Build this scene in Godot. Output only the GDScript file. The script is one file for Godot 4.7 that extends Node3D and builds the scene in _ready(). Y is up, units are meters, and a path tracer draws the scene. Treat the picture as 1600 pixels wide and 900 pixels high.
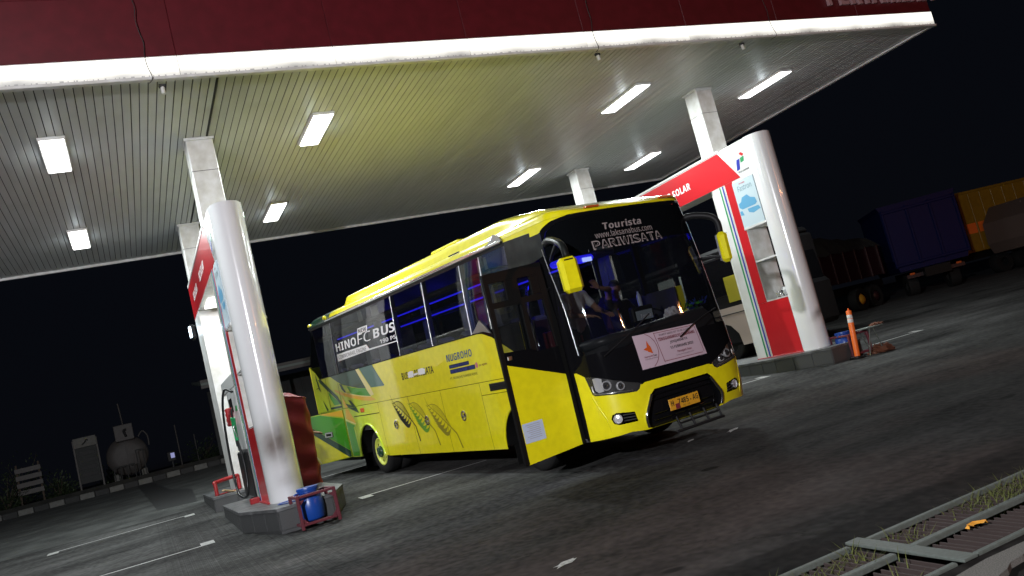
extends Node3D
# A coach at a filling station at night. y up, metres; the forecourt rises gently towards -z.

const EYE := 1.77
const SLOPE := 0.034
const SOFFIT := 7.28
const BW := 2.58          # bus width
const BZ := 1.0           # where the bus nose begins to curve
const LAMP := 31.0       # energy of each canopy lamp

var M := {}
var taken := {}
var rng := RandomNumberGenerator.new()

# ------------------------------------------------------------------ geometry collector
class Geo:
	var v := PackedVector3Array()
	var n := PackedVector3Array()
	var c := PackedColorArray()
	var uv := PackedVector2Array()
	var col := Color(1, 1, 1)
	func tri(a: Vector3, b: Vector3, d: Vector3, na: Vector3, nb: Vector3, nd: Vector3, ua := Vector2.ZERO, ub := Vector2.ZERO, ud := Vector2.ZERO) -> void:
		var g := (b - a).cross(d - a)
		if g.length_squared() < 1e-14:
			return
		if g.dot(na + nb + nd) > 0.0:
			v.append_array([a, d, b]); n.append_array([na, nd, nb]); uv.append_array([ua, ud, ub])
		else:
			v.append_array([a, b, d]); n.append_array([na, nb, nd]); uv.append_array([ua, ub, ud])
		c.append_array([col, col, col])
	func flat(a: Vector3, b: Vector3, d: Vector3, out: Vector3) -> void:
		var g := (b - a).cross(d - a).normalized()
		if g.dot(out) < 0.0:
			g = -g
		tri(a, b, d, g, g, g)
	func quad(a: Vector3, b: Vector3, d: Vector3, e: Vector3, out: Vector3) -> void:
		flat(a, b, d, out); flat(a, d, e, out)
	func squad(p: Array, q: Array) -> void:  # smooth quad
		tri(p[0], p[1], p[2], q[0], q[1], q[2]); tri(p[0], p[2], p[3], q[0], q[2], q[3])
	func box(at: Vector3, size: Vector3, bev := 0.0, t := Basis.IDENTITY) -> Geo:
		var h := size / 2
		var b := minf(bev, minf(h.x, minf(h.y, h.z)) * 0.95)
		var ax := [Vector3(1, 0, 0), Vector3(0, 1, 0), Vector3(0, 0, 1)]
		for i in 3:
			var j := (i + 1) % 3
			var k := (i + 2) % 3
			for s in [-1.0, 1.0]:
				var q := []
				for e in [[-1, -1], [1, -1], [1, 1], [-1, 1]]:
					var p: Vector3 = ax[i] * s * h[i] + ax[j] * e[0] * (h[j] - b) + ax[k] * e[1] * (h[k] - b)
					q.append(at + t * p)
				quad(q[0], q[1], q[2], q[3], t * (ax[i] * s))
		if b > 0.0:
			for i in 3:
				var j := (i + 1) % 3
				var k := (i + 2) % 3
				for s in [-1.0, 1.0]:
					for r in [-1.0, 1.0]:
						var q := []
						for e in [-1.0, 1.0]:
							q.append(at + t * (ax[i] * s * h[i] + ax[j] * r * (h[j] - b) + ax[k] * e * (h[k] - b)))
						for e in [1.0, -1.0]:
							q.append(at + t * (ax[i] * s * (h[i] - b) + ax[j] * r * h[j] + ax[k] * e * (h[k] - b)))
						quad(q[0], q[1], q[2], q[3], t * (ax[i] * s + ax[j] * r))
			for sx in [-1.0, 1.0]:
				for sy in [-1.0, 1.0]:
					for sz in [-1.0, 1.0]:
						var s := Vector3(sx, sy, sz)
						flat(at + t * (s * Vector3(h.x, h.y - b, h.z - b)), at + t * (s * Vector3(h.x - b, h.y, h.z - b)), at + t * (s * Vector3(h.x - b, h.y - b, h.z)), t * s)
		return self
	func bar(a: Vector3, b: Vector3, w: float, h: float, up := Vector3.UP, bev := 0.0) -> Geo:
		var z := (b - a).normalized()
		var x := up.cross(z)
		if x.length() < 1e-3:
			x = Vector3.RIGHT.cross(z)
		x = x.normalized()
		return box((a + b) / 2, Vector3(w, h, a.distance_to(b)), bev, Basis(x, z.cross(x), z))
	func tube(path: PackedVector3Array, r: float, seg := 10, r2 := -1.0, caps := true) -> Geo:
		var rings := []
		var x := Vector3.ZERO
		for i in path.size():
			var d := (path[mini(i + 1, path.size() - 1)] - path[maxi(i - 1, 0)]).normalized()
			if x == Vector3.ZERO:
				x = d.cross(Vector3.UP if absf(d.y) < 0.9 else Vector3.RIGHT).normalized()
			x = (x - d * x.dot(d)).normalized()
			var y := d.cross(x)
			var ring := []
			var rr := r if r2 < 0 else lerpf(r, r2, float(i) / (path.size() - 1))
			for k in seg:
				var a := TAU * k / seg
				ring.append([path[i] + (x * cos(a) + y * sin(a)) * rr, x * cos(a) + y * sin(a)])
			rings.append([ring, d])
		for i in path.size() - 1:
			for k in seg:
				var q: Array = [rings[i][0][k], rings[i][0][(k + 1) % seg], rings[i + 1][0][(k + 1) % seg], rings[i + 1][0][k]]
				squad([q[0][0], q[1][0], q[2][0], q[3][0]], [q[0][1], q[1][1], q[2][1], q[3][1]])
		if caps:
			for e in [0, path.size() - 1]:
				for k in seg:
					flat(path[e], rings[e][0][k][0], rings[e][0][(k + 1) % seg][0], -rings[e][1] if e == 0 else rings[e][1])
		return self
	func lathe(prof: Array, at: Vector3, axis := Vector3.UP, seg := 24, smooth := true) -> Geo:  # prof: [radius, along]
		var z := axis.normalized()
		var x := z.cross(Vector3.UP if absf(z.y) < 0.9 else Vector3.RIGHT).normalized()
		var y := z.cross(x)
		for i in prof.size() - 1:
			var a: Array = prof[i]
			var b: Array = prof[i + 1]
			var dr: float = b[0] - a[0]
			var dz: float = b[1] - a[1]
			var fn := Vector2(dz, -dr).normalized()
			var na := fn
			var nb := fn
			if smooth:
				if i > 0:
					var o: Array = prof[i - 1]
					var f2 := Vector2(a[1] - o[1], -(a[0] - o[0])).normalized()
					if f2.dot(fn) > 0.6: na = (fn + f2).normalized()
				if i < prof.size() - 2:
					var o: Array = prof[i + 2]
					var f2 := Vector2(o[1] - b[1], -(o[0] - b[0])).normalized()
					if f2.dot(fn) > 0.6: nb = (fn + f2).normalized()
			for k in seg:
				var t0 := TAU * k / seg
				var t1 := TAU * (k + 1) / seg
				var d0 := x * cos(t0) + y * sin(t0)
				var d1 := x * cos(t1) + y * sin(t1)
				squad([at + d0 * a[0] + z * a[1], at + d1 * a[0] + z * a[1], at + d1 * b[0] + z * b[1], at + d0 * b[0] + z * b[1]],
					[d0 * na.x + z * na.y, d1 * na.x + z * na.y, d1 * nb.x + z * nb.y, d0 * nb.x + z * nb.y])
		return self
	func extrude(poly: PackedVector2Array, o: Vector3, ux: Vector3, uy: Vector3, depth: float, bothcaps := true) -> Geo:
		var nn := ux.cross(uy).normalized()
		var t := Geometry2D.triangulate_polygon(poly)
		var P := func(p: Vector2, d: float) -> Vector3: return o + ux * p.x + uy * p.y + nn * d
		for i in range(0, t.size(), 3):
			flat(P.call(poly[t[i]], depth), P.call(poly[t[i + 1]], depth), P.call(poly[t[i + 2]], depth), nn)
			if bothcaps and depth != 0.0:
				flat(P.call(poly[t[i]], 0.0), P.call(poly[t[i + 1]], 0.0), P.call(poly[t[i + 2]], 0.0), -nn)
		if depth != 0.0:
			var cw := Geometry2D.is_polygon_clockwise(poly)
			for i in poly.size():
				var a := poly[i]
				var b := poly[(i + 1) % poly.size()]
				var e := Vector2((b - a).y, -(b - a).x) * (-1.0 if cw else 1.0)
				quad(P.call(a, 0.0), P.call(b, 0.0), P.call(b, depth), P.call(a, depth), ux * e.x + uy * e.y)
		return self
	func ball(at: Vector3, r: Vector3, seg := 14, rings := 8, lo := -PI / 2, hi := PI / 2) -> Geo:
		for i in rings:
			var a0 := lerpf(lo, hi, float(i) / rings)
			var a1 := lerpf(lo, hi, float(i + 1) / rings)
			for k in seg:
				var p := []
				var q := []
				for e in [[a0, k], [a0, k + 1], [a1, k + 1], [a1, k]]:
					var d := Vector3(cos(e[0]) * cos(TAU * e[1] / seg), sin(e[0]), cos(e[0]) * sin(TAU * e[1] / seg))
					p.append(at + d * r); q.append((d / r).normalized())
				squad(p, q)
		return self
	func mesh() -> ArrayMesh:
		var a := []
		a.resize(Mesh.ARRAY_MAX)
		a[Mesh.ARRAY_VERTEX] = v; a[Mesh.ARRAY_NORMAL] = n; a[Mesh.ARRAY_COLOR] = c; a[Mesh.ARRAY_TEX_UV] = uv
		var m := ArrayMesh.new()
		if v.size():
			m.add_surface_from_arrays(Mesh.PRIMITIVE_TRIANGLES, a)
		return m

# ------------------------------------------------------------------ scene helpers
func G() -> Geo: return Geo.new()
func numbered(called: String) -> String:
	var k: int = taken.get(called, 0)
	taken[called] = k + 1
	return called if k == 0 else "%s_%03d" % [called, k]
func meta(o: Node3D, label := "", category := "", group := "", kind := "") -> Node3D:
	if label: o.set_meta("label", label)
	if category: o.set_meta("category", category)
	if group: o.set_meta("group", group)
	if kind: o.set_meta("kind", kind)
	return o
func thing(called: String, label: String, category: String, at := Vector3.ZERO, group := "", b := Basis.IDENTITY) -> Node3D:
	var o := Node3D.new()
	o.name = numbered(called); add_child(o); o.transform = Transform3D(b, at)
	return meta(o, label, category, group)
func part(parent: Node3D, called: String, g: Variant, m: Material, label := "", at := Vector3.ZERO) -> MeshInstance3D:
	var o := MeshInstance3D.new()
	o.mesh = g.mesh() if g is Geo else g
	o.material_override = m
	if parent == self:
		o.name = numbered(called); add_child(o)
	else:
		var k := 0
		for s in parent.get_children():
			if String(s.name).begins_with(called) and String(s.name).trim_prefix(called).trim_prefix("_").is_valid_int() or String(s.name) == called: k += 1
		o.name = called if k == 0 else "%s_%03d" % [called, k]
		parent.add_child(o, true)
	o.position = at
	if label: o.set_meta("label", label)
	return o
func sub(parent: Node3D, called: String, at := Vector3.ZERO, b := Basis.IDENTITY) -> Node3D:
	var o := Node3D.new()
	var k := 0
	for s in parent.get_children():
		if String(s.name).begins_with(called): k += 1
	o.name = called if k == 0 else "%s_%03d" % [called, k]
	parent.add_child(o, true); o.transform = Transform3D(b, at)
	return o
func structure(called: String, g: Geo, m: Material) -> MeshInstance3D:
	var o := part(self, called, g, m)
	o.set_meta("kind", "structure")
	return o
func gy(z: float) -> float: return -SLOPE * clampf(z, -42.0, 12.0)
func on(x: float, z: float, up := 0.0) -> Vector3: return Vector3(x, gy(z) + up, z)
func pv(a: Array) -> PackedVector2Array:
	var p := PackedVector2Array()
	for e in a: p.append(e if e is Vector2 else Vector2(e[0], e[1]))
	return p
func p3(a: Array) -> PackedVector3Array:
	var p := PackedVector3Array()
	for e in a: p.append(e)
	return p
func curve(pts: Array, steps := 6) -> PackedVector3Array:   # Catmull-Rom through the points
	var out := PackedVector3Array()
	for i in pts.size() - 1:
		var a: Vector3 = pts[maxi(i - 1, 0)]
		var b: Vector3 = pts[i]
		var c: Vector3 = pts[i + 1]
		var d: Vector3 = pts[mini(i + 2, pts.size() - 1)]
		for k in steps:
			out.append(b.cubic_interpolate(c, a, d, float(k) / steps))
	out.append(pts[-1])
	return out
func mat(called: String, lin: Color, rough := 0.6, metal := 0.0, coat := 0.0) -> StandardMaterial3D:
	var m := StandardMaterial3D.new()
	m.resource_name = called
	m.albedo_color = lin.linear_to_srgb()
	m.roughness = rough; m.metallic = metal
	if coat > 0.0:
		m.clearcoat_enabled = true; m.clearcoat = coat; m.clearcoat_roughness = 0.04
	M[called] = m
	return m
func glow(called: String, lin: Color, energy: float) -> StandardMaterial3D:
	var m := mat(called, Color(0.3, 0.3, 0.3), 0.4)
	m.emission_enabled = true
	m.emission = lin.linear_to_srgb(); m.emission_energy_multiplier = energy
	return m
func glass(called: String, lin: Color, alpha: float, rough := 0.02) -> StandardMaterial3D:
	var m := mat(called, lin, rough)
	m.transparency = BaseMaterial3D.TRANSPARENCY_ALPHA
	m.albedo_color.a = alpha
	return m
func noise_tex(freq: float, seed_: int, lo: Color, hi: Color, size := 512, oct := 4, normal := false, bump := 4.0) -> NoiseTexture2D:
	var f := FastNoiseLite.new()
	f.frequency = freq; f.seed = seed_; f.fractal_octaves = oct
	var t := NoiseTexture2D.new()
	t.width = size; t.height = size; t.seamless = true; t.noise = f
	if normal:
		t.as_normal_map = true; t.bump_strength = bump
	else:
		var r := Gradient.new()
		r.set_color(0, lo); r.set_color(1, hi)
		t.color_ramp = r
	return t
func grain(m: StandardMaterial3D, scale: float, t: Texture2D, rough_t: Texture2D = null, nrm: Texture2D = null, ns := 0.5, world := true) -> StandardMaterial3D:
	m.uv1_triplanar = true; m.uv1_world_triplanar = world
	m.uv1_scale = Vector3.ONE * scale
	if t: m.albedo_texture = t
	if rough_t: m.roughness_texture = rough_t
	if nrm:
		m.normal_enabled = true; m.normal_texture = nrm; m.normal_scale = ns
	return m

# lettering: flat faces of a TextMesh, laid into the rectangle [0,w] x [0,h] and carried by the map to a surface
var fonts := {}
func lettering(g: Geo, s: String, w: float, h: float, map: Callable, bold := true, font := "Droid Sans", shear := 0.0) -> Geo:
	var key := font + str(bold)
	if not fonts.has(key):
		var f := SystemFont.new()
		f.font_names = PackedStringArray([font]); f.font_weight = 700 if bold else 400
		fonts[key] = f
	var t := TextMesh.new()
	t.text = s; t.font = fonts[key]; t.font_size = 32; t.pixel_size = 0.01; t.depth = 0.0; t.curve_step = 3.0
	var a := t.get_mesh_arrays()
	var vs: PackedVector3Array = a[Mesh.ARRAY_VERTEX]
	if vs.is_empty():
		return g
	var lo := Vector3.INF
	var hi := -Vector3.INF
	for p in vs:
		lo = lo.min(p); hi = hi.max(p)
	var ix: PackedInt32Array = a[Mesh.ARRAY_INDEX] if a[Mesh.ARRAY_INDEX] != null else PackedInt32Array(range(vs.size()))
	var q := []
	for p in vs:
		var u := (p.x - lo.x) / maxf(hi.x - lo.x, 1e-4) * w
		var y := (p.y - lo.y) / maxf(hi.y - lo.y, 1e-4) * h
		q.append(map.call(u + y * shear, y))     # [point, normal]
	for i in range(0, ix.size(), 3):
		var A: Array = q[ix[i]]
		var B: Array = q[ix[i + 1]]
		var C: Array = q[ix[i + 2]]
		g.tri(A[0], B[0], C[0], A[1], B[1], C[1])
	return g
func on_plane(o: Vector3, ux: Vector3, uy: Vector3) -> Callable:
	var nn := ux.cross(uy).normalized()
	return func(u: float, v: float) -> Array: return [o + ux * u + uy * v, nn]

# ------------------------------------------------------------------ bus skin: (s, y) -> point. s <= 0 left side (s = z - BZ), 0..LF nose, beyond that the right side
var FX := PackedFloat32Array()
var FF := PackedFloat32Array()
var FL := PackedFloat32Array()
var LF := 0.0
func nose_init() -> void:
	for i in 361:
		var th := PI * i / 360.0
		var c := cos(th)
		var s := sin(th)
		FX.append(-signf(c) * pow(absf(c), 0.4)); FF.append(pow(absf(s), 0.4))
		FL.append(0.0 if i == 0 else FL[i - 1] + Vector2((FX[i] - FX[i - 1]) * BW / 2, (FF[i] - FF[i - 1]) * 0.85).length())
	LF = FL[-1]
func ramp(x: float, k: Array) -> float:
	if x <= k[0][0]: return k[0][1]
	for i in k.size() - 1:
		if x <= k[i + 1][0]:
			return lerpf(k[i][1], k[i + 1][1], (x - k[i][0]) / (k[i + 1][0] - k[i][0]))
	return k[-1][1]
const ZC := [[0.0, 1.86], [0.35, 1.9], [0.6, 1.96], [1.0, 1.95], [1.5, 1.9], [1.75, 1.86], [2.5, 1.75], [3.0, 1.67], [3.34, 1.60], [3.6, 1.3]]
func side_in(y: float) -> float: return ramp(y, [[0.0, 0.02], [0.6, 0.0], [2.0, 0.0], [2.6, 0.012], [3.1, 0.04], [3.34, 0.06]])
func skin_at(s: float, y: float) -> Vector3:
	var si := side_in(y)
	if s <= 0.0: return Vector3(si, y, BZ + s)
	if s >= LF: return Vector3(BW - si, y, BZ - (s - LF))
	var lo := 0
	var hi := 360
	while hi - lo > 1:
		var mid := (lo + hi) >> 1
		if FL[mid] <= s: lo = mid
		else: hi = mid
	var k := (s - FL[lo]) / maxf(FL[hi] - FL[lo], 1e-6)
	var X := lerpf(FX[lo], FX[hi], k)
	var F := lerpf(FF[lo], FF[hi], k)
	return Vector3(BW / 2 + X * (BW / 2 - si), y, BZ + (ramp(y, ZC) - BZ) * F + 0.06 * (1.0 - X * X) * F)
func skin_n(s: float, y: float) -> Vector3:
	var e := 0.02
	var a := skin_at(s + e, y) - skin_at(s - e, y)
	var b := skin_at(s, y + e) - skin_at(s, y - e)
	return a.cross(b).normalized()
func skin_p(s: float, y: float, off: float) -> Vector3: return skin_at(s, y) + skin_n(s, y) * off
# a patch of skin inside polys and outside holes, cut to a grid so that it bends with the body
func skin(g: Geo, polys: Array, holes := [], off := 0.0, tint: Variant = null) -> Geo:
	var todo := []
	for p in polys: todo.append(pv(p) if p is Array else p)
	for h in holes:
		var hp: PackedVector2Array = pv(h) if h is Array else h
		var nxt := []
		for p in todo:
			for r in cut_out(p, hp): nxt.append(r)
		todo = nxt
	for p in todo:
		var lo := Vector2.INF
		var hi := -Vector2.INF
		for q in p:
			lo = lo.min(q); hi = hi.max(q)
		var xs := grid_lines(lo.x, hi.x, true)
		var ys := grid_lines(lo.y, hi.y, false)
		for i in xs.size() - 1:
			var col := Geometry2D.intersect_polygons(p, pv([[xs[i], lo.y - 1], [xs[i + 1], lo.y - 1], [xs[i + 1], hi.y + 1], [xs[i], hi.y + 1]]))
			for cp in col:
				for j in ys.size() - 1:
					for piece in Geometry2D.intersect_polygons(cp, pv([[xs[i] - 1, ys[j]], [xs[i + 1] + 1, ys[j]], [xs[i + 1] + 1, ys[j + 1]], [xs[i] - 1, ys[j + 1]]])):
						var t := Geometry2D.triangulate_polygon(piece)
						var P := []
						var N := []
						for q in piece:
							N.append(skin_n(q.x, q.y)); P.append(skin_at(q.x, q.y) + N[-1] * off)
						for k in range(0, t.size(), 3):
							var c0 := g.c.size()
							g.tri(P[t[k]], P[t[k + 1]], P[t[k + 2]], N[t[k]], N[t[k + 1]], N[t[k + 2]])
							if tint != null:
								for z in range(c0, g.c.size()): g.c[z] = tint.call(g.v[z])
	return g
# outside of a hole: split so that no polygon keeps a hole in it
func cut_out(p: PackedVector2Array, h: PackedVector2Array) -> Array:
	var out := []
	var lo := Vector2.INF
	var hi := -Vector2.INF
	for q in h:
		lo = lo.min(q); hi = hi.max(q)
	var m := (lo.x + hi.x) / 2
	for half in [pv([[-99, -99], [m, -99], [m, 99], [-99, 99]]), pv([[m, -99], [99, -99], [99, 99], [m, 99]])]:
		for a in Geometry2D.intersect_polygons(p, half):
			for b in Geometry2D.clip_polygons(a, h):
				if not Geometry2D.is_polygon_clockwise(b): out.append(b)
				else: out.append(b)
	return out
func grid_lines(lo: float, hi: float, along: bool) -> Array:
	var out := [lo]
	var x := lo
	while x < hi - 1e-5:
		var st := 0.5
		if along:
			if x > -0.02 and x < LF: st = 0.07 if (x < 0.9 or x > LF - 1.0) else 0.16
			elif x < -0.02: st = minf(0.6, -x)
		else:
			st = 0.14 if x > 2.0 else 0.25
		x = minf(x + st, hi)
		out.append(x)
	return out
func ZY(a: Array) -> Array:   # polygon given as (z, y) on the left side
	var o := []
	for e in a: o.append([e[0] - BZ, e[1]])
	return o
func on_left(z: float, y: float, off: float) -> Callable:
	return func(u: float, v: float) -> Array: return [skin_p(z + u - BZ, y + v, off), skin_n(z + u - BZ, y + v)]
func on_nose(s: float, y: float, off: float, rise := 0.0) -> Callable:
	return func(u: float, v: float) -> Array: return [skin_p(s + u, y + v + rise * u, off), skin_n(s + u, y + v)]
func mirror(a: Array, c := 1.78) -> Array:
	var o := []
	for e in a: o.push_front([2 * c - e[0], e[1]])
	return o
func arch(z: float, r: float, top: float, bottom: float) -> Array:
	var o := [[z - r - 0.04, bottom - 0.2]]
	for i in 15:
		var a := PI * (1.0 - i / 14.0)
		o.append([z + cos(a) * (r + 0.04 * (1 - sin(a))), bottom + 0.05 + sin(a) * (top - bottom - 0.05)])
	o.append([z + r + 0.04, bottom - 0.2])
	return o

func _ready() -> void:
	var cam := Camera3D.new()
	cam.name = "camera"
	cam.transform = Transform3D(Basis.from_euler(Vector3(0.103768, -0.442063, -0.248225), EULER_ORDER_YXZ), Vector3(0, EYE, 0))
	cam.fov = 37.754; cam.near = 0.1; cam.far = 1200.0
	add_child(cam)
	var we := WorldEnvironment.new()
	we.name = "environment"
	var env := Environment.new()
	env.background_mode = Environment.BG_SKY
	var sky := Sky.new()
	var sm := ProceduralSkyMaterial.new()
	sm.sky_top_color = Color(0.035, 0.045, 0.07); sm.sky_horizon_color = Color(0.038, 0.045, 0.065); sm.sky_curve = 0.2
	sm.ground_bottom_color = Color(0.02, 0.02, 0.02); sm.ground_horizon_color = Color(0.03, 0.03, 0.035)
	sm.sun_angle_max = 1.0
	sky.sky_material = sm
	env.sky = sky
	env.background_energy_multiplier = 0.75
	env.tonemap_mode = Environment.TONE_MAPPER_LINEAR
	env.tonemap_exposure = 1.0
	env.sdfgi_enabled = true; env.ssao_enabled = true; env.ssil_enabled = true
	we.environment = env
	add_child(we)
	var moon := DirectionalLight3D.new()  # faint directional light added to act as ambient sky glow
	moon.name = "moon"
	moon.light_energy = 0.004; moon.light_angular_distance = 10.0; moon.light_color = Color(0.8, 0.88, 1.0); moon.shadow_enabled = true
	moon.rotation_degrees = Vector3(-55, 30, 0)
	add_child(moon)
	bus_paint()
	station_paint()
	build_ground()
	build_canopy()
	build_islands()
	build_portal(0)
	build_portal(1)
	var bus := build_bus()
	build_dispenser()
	build_island_things()
	build_people(bus)
	build_back()

# ------------------------------------------------------------------ the filling station
func station_paint() -> void:
	var speck := noise_tex(0.25, 3, Color(0.55, 0.55, 0.55), Color(1, 1, 1), 512, 3)
	var bumps := noise_tex(0.30, 4, Color.BLACK, Color.WHITE, 512, 3, true, 3.0)
	var cloud := noise_tex(0.012, 21, Color(0.5, 0.5, 0.5), Color(1, 1, 1), 512, 5)
	var dirt := noise_tex(0.02, 31, Color(0.86, 0.85, 0.82), Color(1, 1, 1), 512, 5)
	mat("soffit", Color(0.56, 0.56, 0.53), 0.42)
	mat("soffit_gap", Color(0.03, 0.03, 0.028), 0.9)
	mat("white_steel", Color(0.66, 0.66, 0.66), 0.38); grain(M["white_steel"], 0.35, dirt)
	mat("white_gloss", Color(0.72, 0.72, 0.72), 0.22, 0.0, 0.7); grain(M["white_gloss"], 0.3, noise_tex(0.01, 71, Color(0.86, 0.85, 0.84), Color(1, 1, 1), 256, 4))
	mat("nose_white", Color(0.72, 0.72, 0.73), 0.2, 0.0, 0.7).vertex_color_use_as_albedo = true
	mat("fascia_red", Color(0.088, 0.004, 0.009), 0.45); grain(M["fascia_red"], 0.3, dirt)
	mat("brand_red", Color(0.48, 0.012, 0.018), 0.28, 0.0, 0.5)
	mat("brand_green", Color(0.01, 0.22, 0.07), 0.35)
	mat("brand_blue", Color(0.012, 0.02, 0.28), 0.35)
	mat("letter_white", Color(0.8, 0.8, 0.8), 0.4)
	mat("letter_dim", Color(0.35, 0.20, 0.21), 0.4)
	mat("island_stone", Color(0.085, 0.088, 0.09), 0.45); grain(M["island_stone"], 0.9, speck, null, bumps, 0.3)
	mat("island_top", Color(0.17, 0.175, 0.18), 0.4); grain(M["island_top"], 0.5, cloud, null, bumps, 0.25)
	mat("pump_white", Color(0.62, 0.63, 0.62), 0.35, 0.0, 0.4)
	mat("pump_black", Color(0.014, 0.014, 0.015), 0.42); grain(M["pump_black"], 1.5, noise_tex(0.05, 77, Color(0.6, 0.6, 0.6), Color(1, 1, 1), 256, 4))
	mat("hose", Color(0.008, 0.008, 0.009), 0.4)
	mat("red_steel", Color(0.30, 0.012, 0.016), 0.4)
	mat("crate_red", Color(0.13, 0.022, 0.035), 0.5); grain(M["crate_red"], 3.0, dirt)
	mat("blue_plastic", Color(0.008, 0.055, 0.30), 0.32)
	mat("red_cover", Color(0.16, 0.007, 0.008), 0.5)
	mat("piping", Color(0.30, 0.07, 0.065), 0.5)
	mat("bollard_orange", Color(0.85, 0.16, 0.02), 0.45)
	mat("reflective", Color(0.62, 0.62, 0.60), 0.35)
	mat("sack_brown", Color(0.10, 0.032, 0.014), 0.9)
	mat("plank", Color(0.55, 0.38, 0.22), 0.7)
	mat("poster_pale", Color(0.44, 0.53, 0.58), 0.35)
	mat("poster_blue", Color(0.10, 0.30, 0.48), 0.35)
	mat("poster_white", Color(0.72, 0.76, 0.78), 0.35)
	mat("poster_word", Color(0.10, 0.19, 0.22), 0.35)
	mat("poster_mid", Color(0.30, 0.48, 0.60), 0.35)
	mat("steel_grate", Color(0.12, 0.14, 0.13), 0.6, 0.2); grain(M["steel_grate"], 2.0, dirt)
	mat("rust_bar", Color(0.032, 0.021, 0.019), 0.7)
	mat("pit", Color(0.008, 0.008, 0.008), 0.9)
	mat("grass", Color(0.075, 0.085, 0.016), 0.8); M["grass"].backlight_enabled = true; M["grass"].backlight = Color(0.2, 0.25, 0.06)
	mat("peel", Color(0.75, 0.33, 0.03), 0.6)
	mat("paint_white", Color(0.62, 0.62, 0.60), 0.55); grain(M["paint_white"], 0.7, noise_tex(0.06, 12, Color(0.55, 0.55, 0.55), Color(1, 1, 1), 512, 4))
	mat("kerb_white", Color(0.12, 0.12, 0.115), 0.8); grain(M["kerb_white"], 0.5, dirt)
	mat("kerb_black", Color(0.02, 0.02, 0.02), 0.8)
	mat("soil", Color(0.018, 0.017, 0.014), 0.95); grain(M["soil"], 0.3, cloud)
	mat("yard", Color(0.075, 0.078, 0.074), 0.9); grain(M["yard"], 0.12, cloud, null, bumps, 0.3)
	mat("asphalt_patch", Color(0.022, 0.022, 0.022), 0.7)
	mat("concrete_edge", Color(0.22, 0.21, 0.19), 0.85); grain(M["concrete_edge"], 0.8, speck, null, bumps, 0.5)
	mat("cable", Color(0.02, 0.02, 0.02), 0.6)
	mat("truck_blue", Color(0.0025, 0.006, 0.045), 0.42).metallic_specular = 0.25
	mat("truck_yellow", Color(0.30, 0.165, 0.010), 0.45); grain(M["truck_yellow"], 0.4, dirt)
	mat("truck_red", Color(0.018, 0.003, 0.004), 0.45)
	mat("tarpaulin", Color(0.010, 0.010, 0.008), 0.85)
	mat("cab_beige", Color(0.10, 0.072, 0.06), 0.45)
	mat("coach_cream", Color(0.33, 0.27, 0.23), 0.35)
	mat("tank_pale", Color(0.048, 0.043, 0.042), 0.6); grain(M["tank_pale"], 0.6, dirt)
	mat("leaf", Color(0.018, 0.032, 0.008), 0.7); M["leaf"].backlight_enabled = true; M["leaf"].backlight = Color(0.06, 0.1, 0.02)
	mat("bark", Color(0.05, 0.035, 0.025), 0.9)
	mat("shed_wall", Color(0.022, 0.024, 0.024), 0.8)
	mat("shed_roof", Color(0.09, 0.11, 0.10), 0.6)
	glow("lamp_face", Color(1.0, 1.0, 0.98), 5.0)
	glow("lamp_edge", Color(0.98, 1.0, 0.92), 2.2)
	glow("flood_face", Color(0.75, 0.9, 1.0), 4.0)
	glow("white_lamp", Color(1.0, 0.96, 1.0), 10.0)
	glow("street_face", Color(1.0, 0.45, 0.12), 10.0)
	glow("screen_face", Color(0.30, 0.32, 0.75), 0.5)

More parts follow.
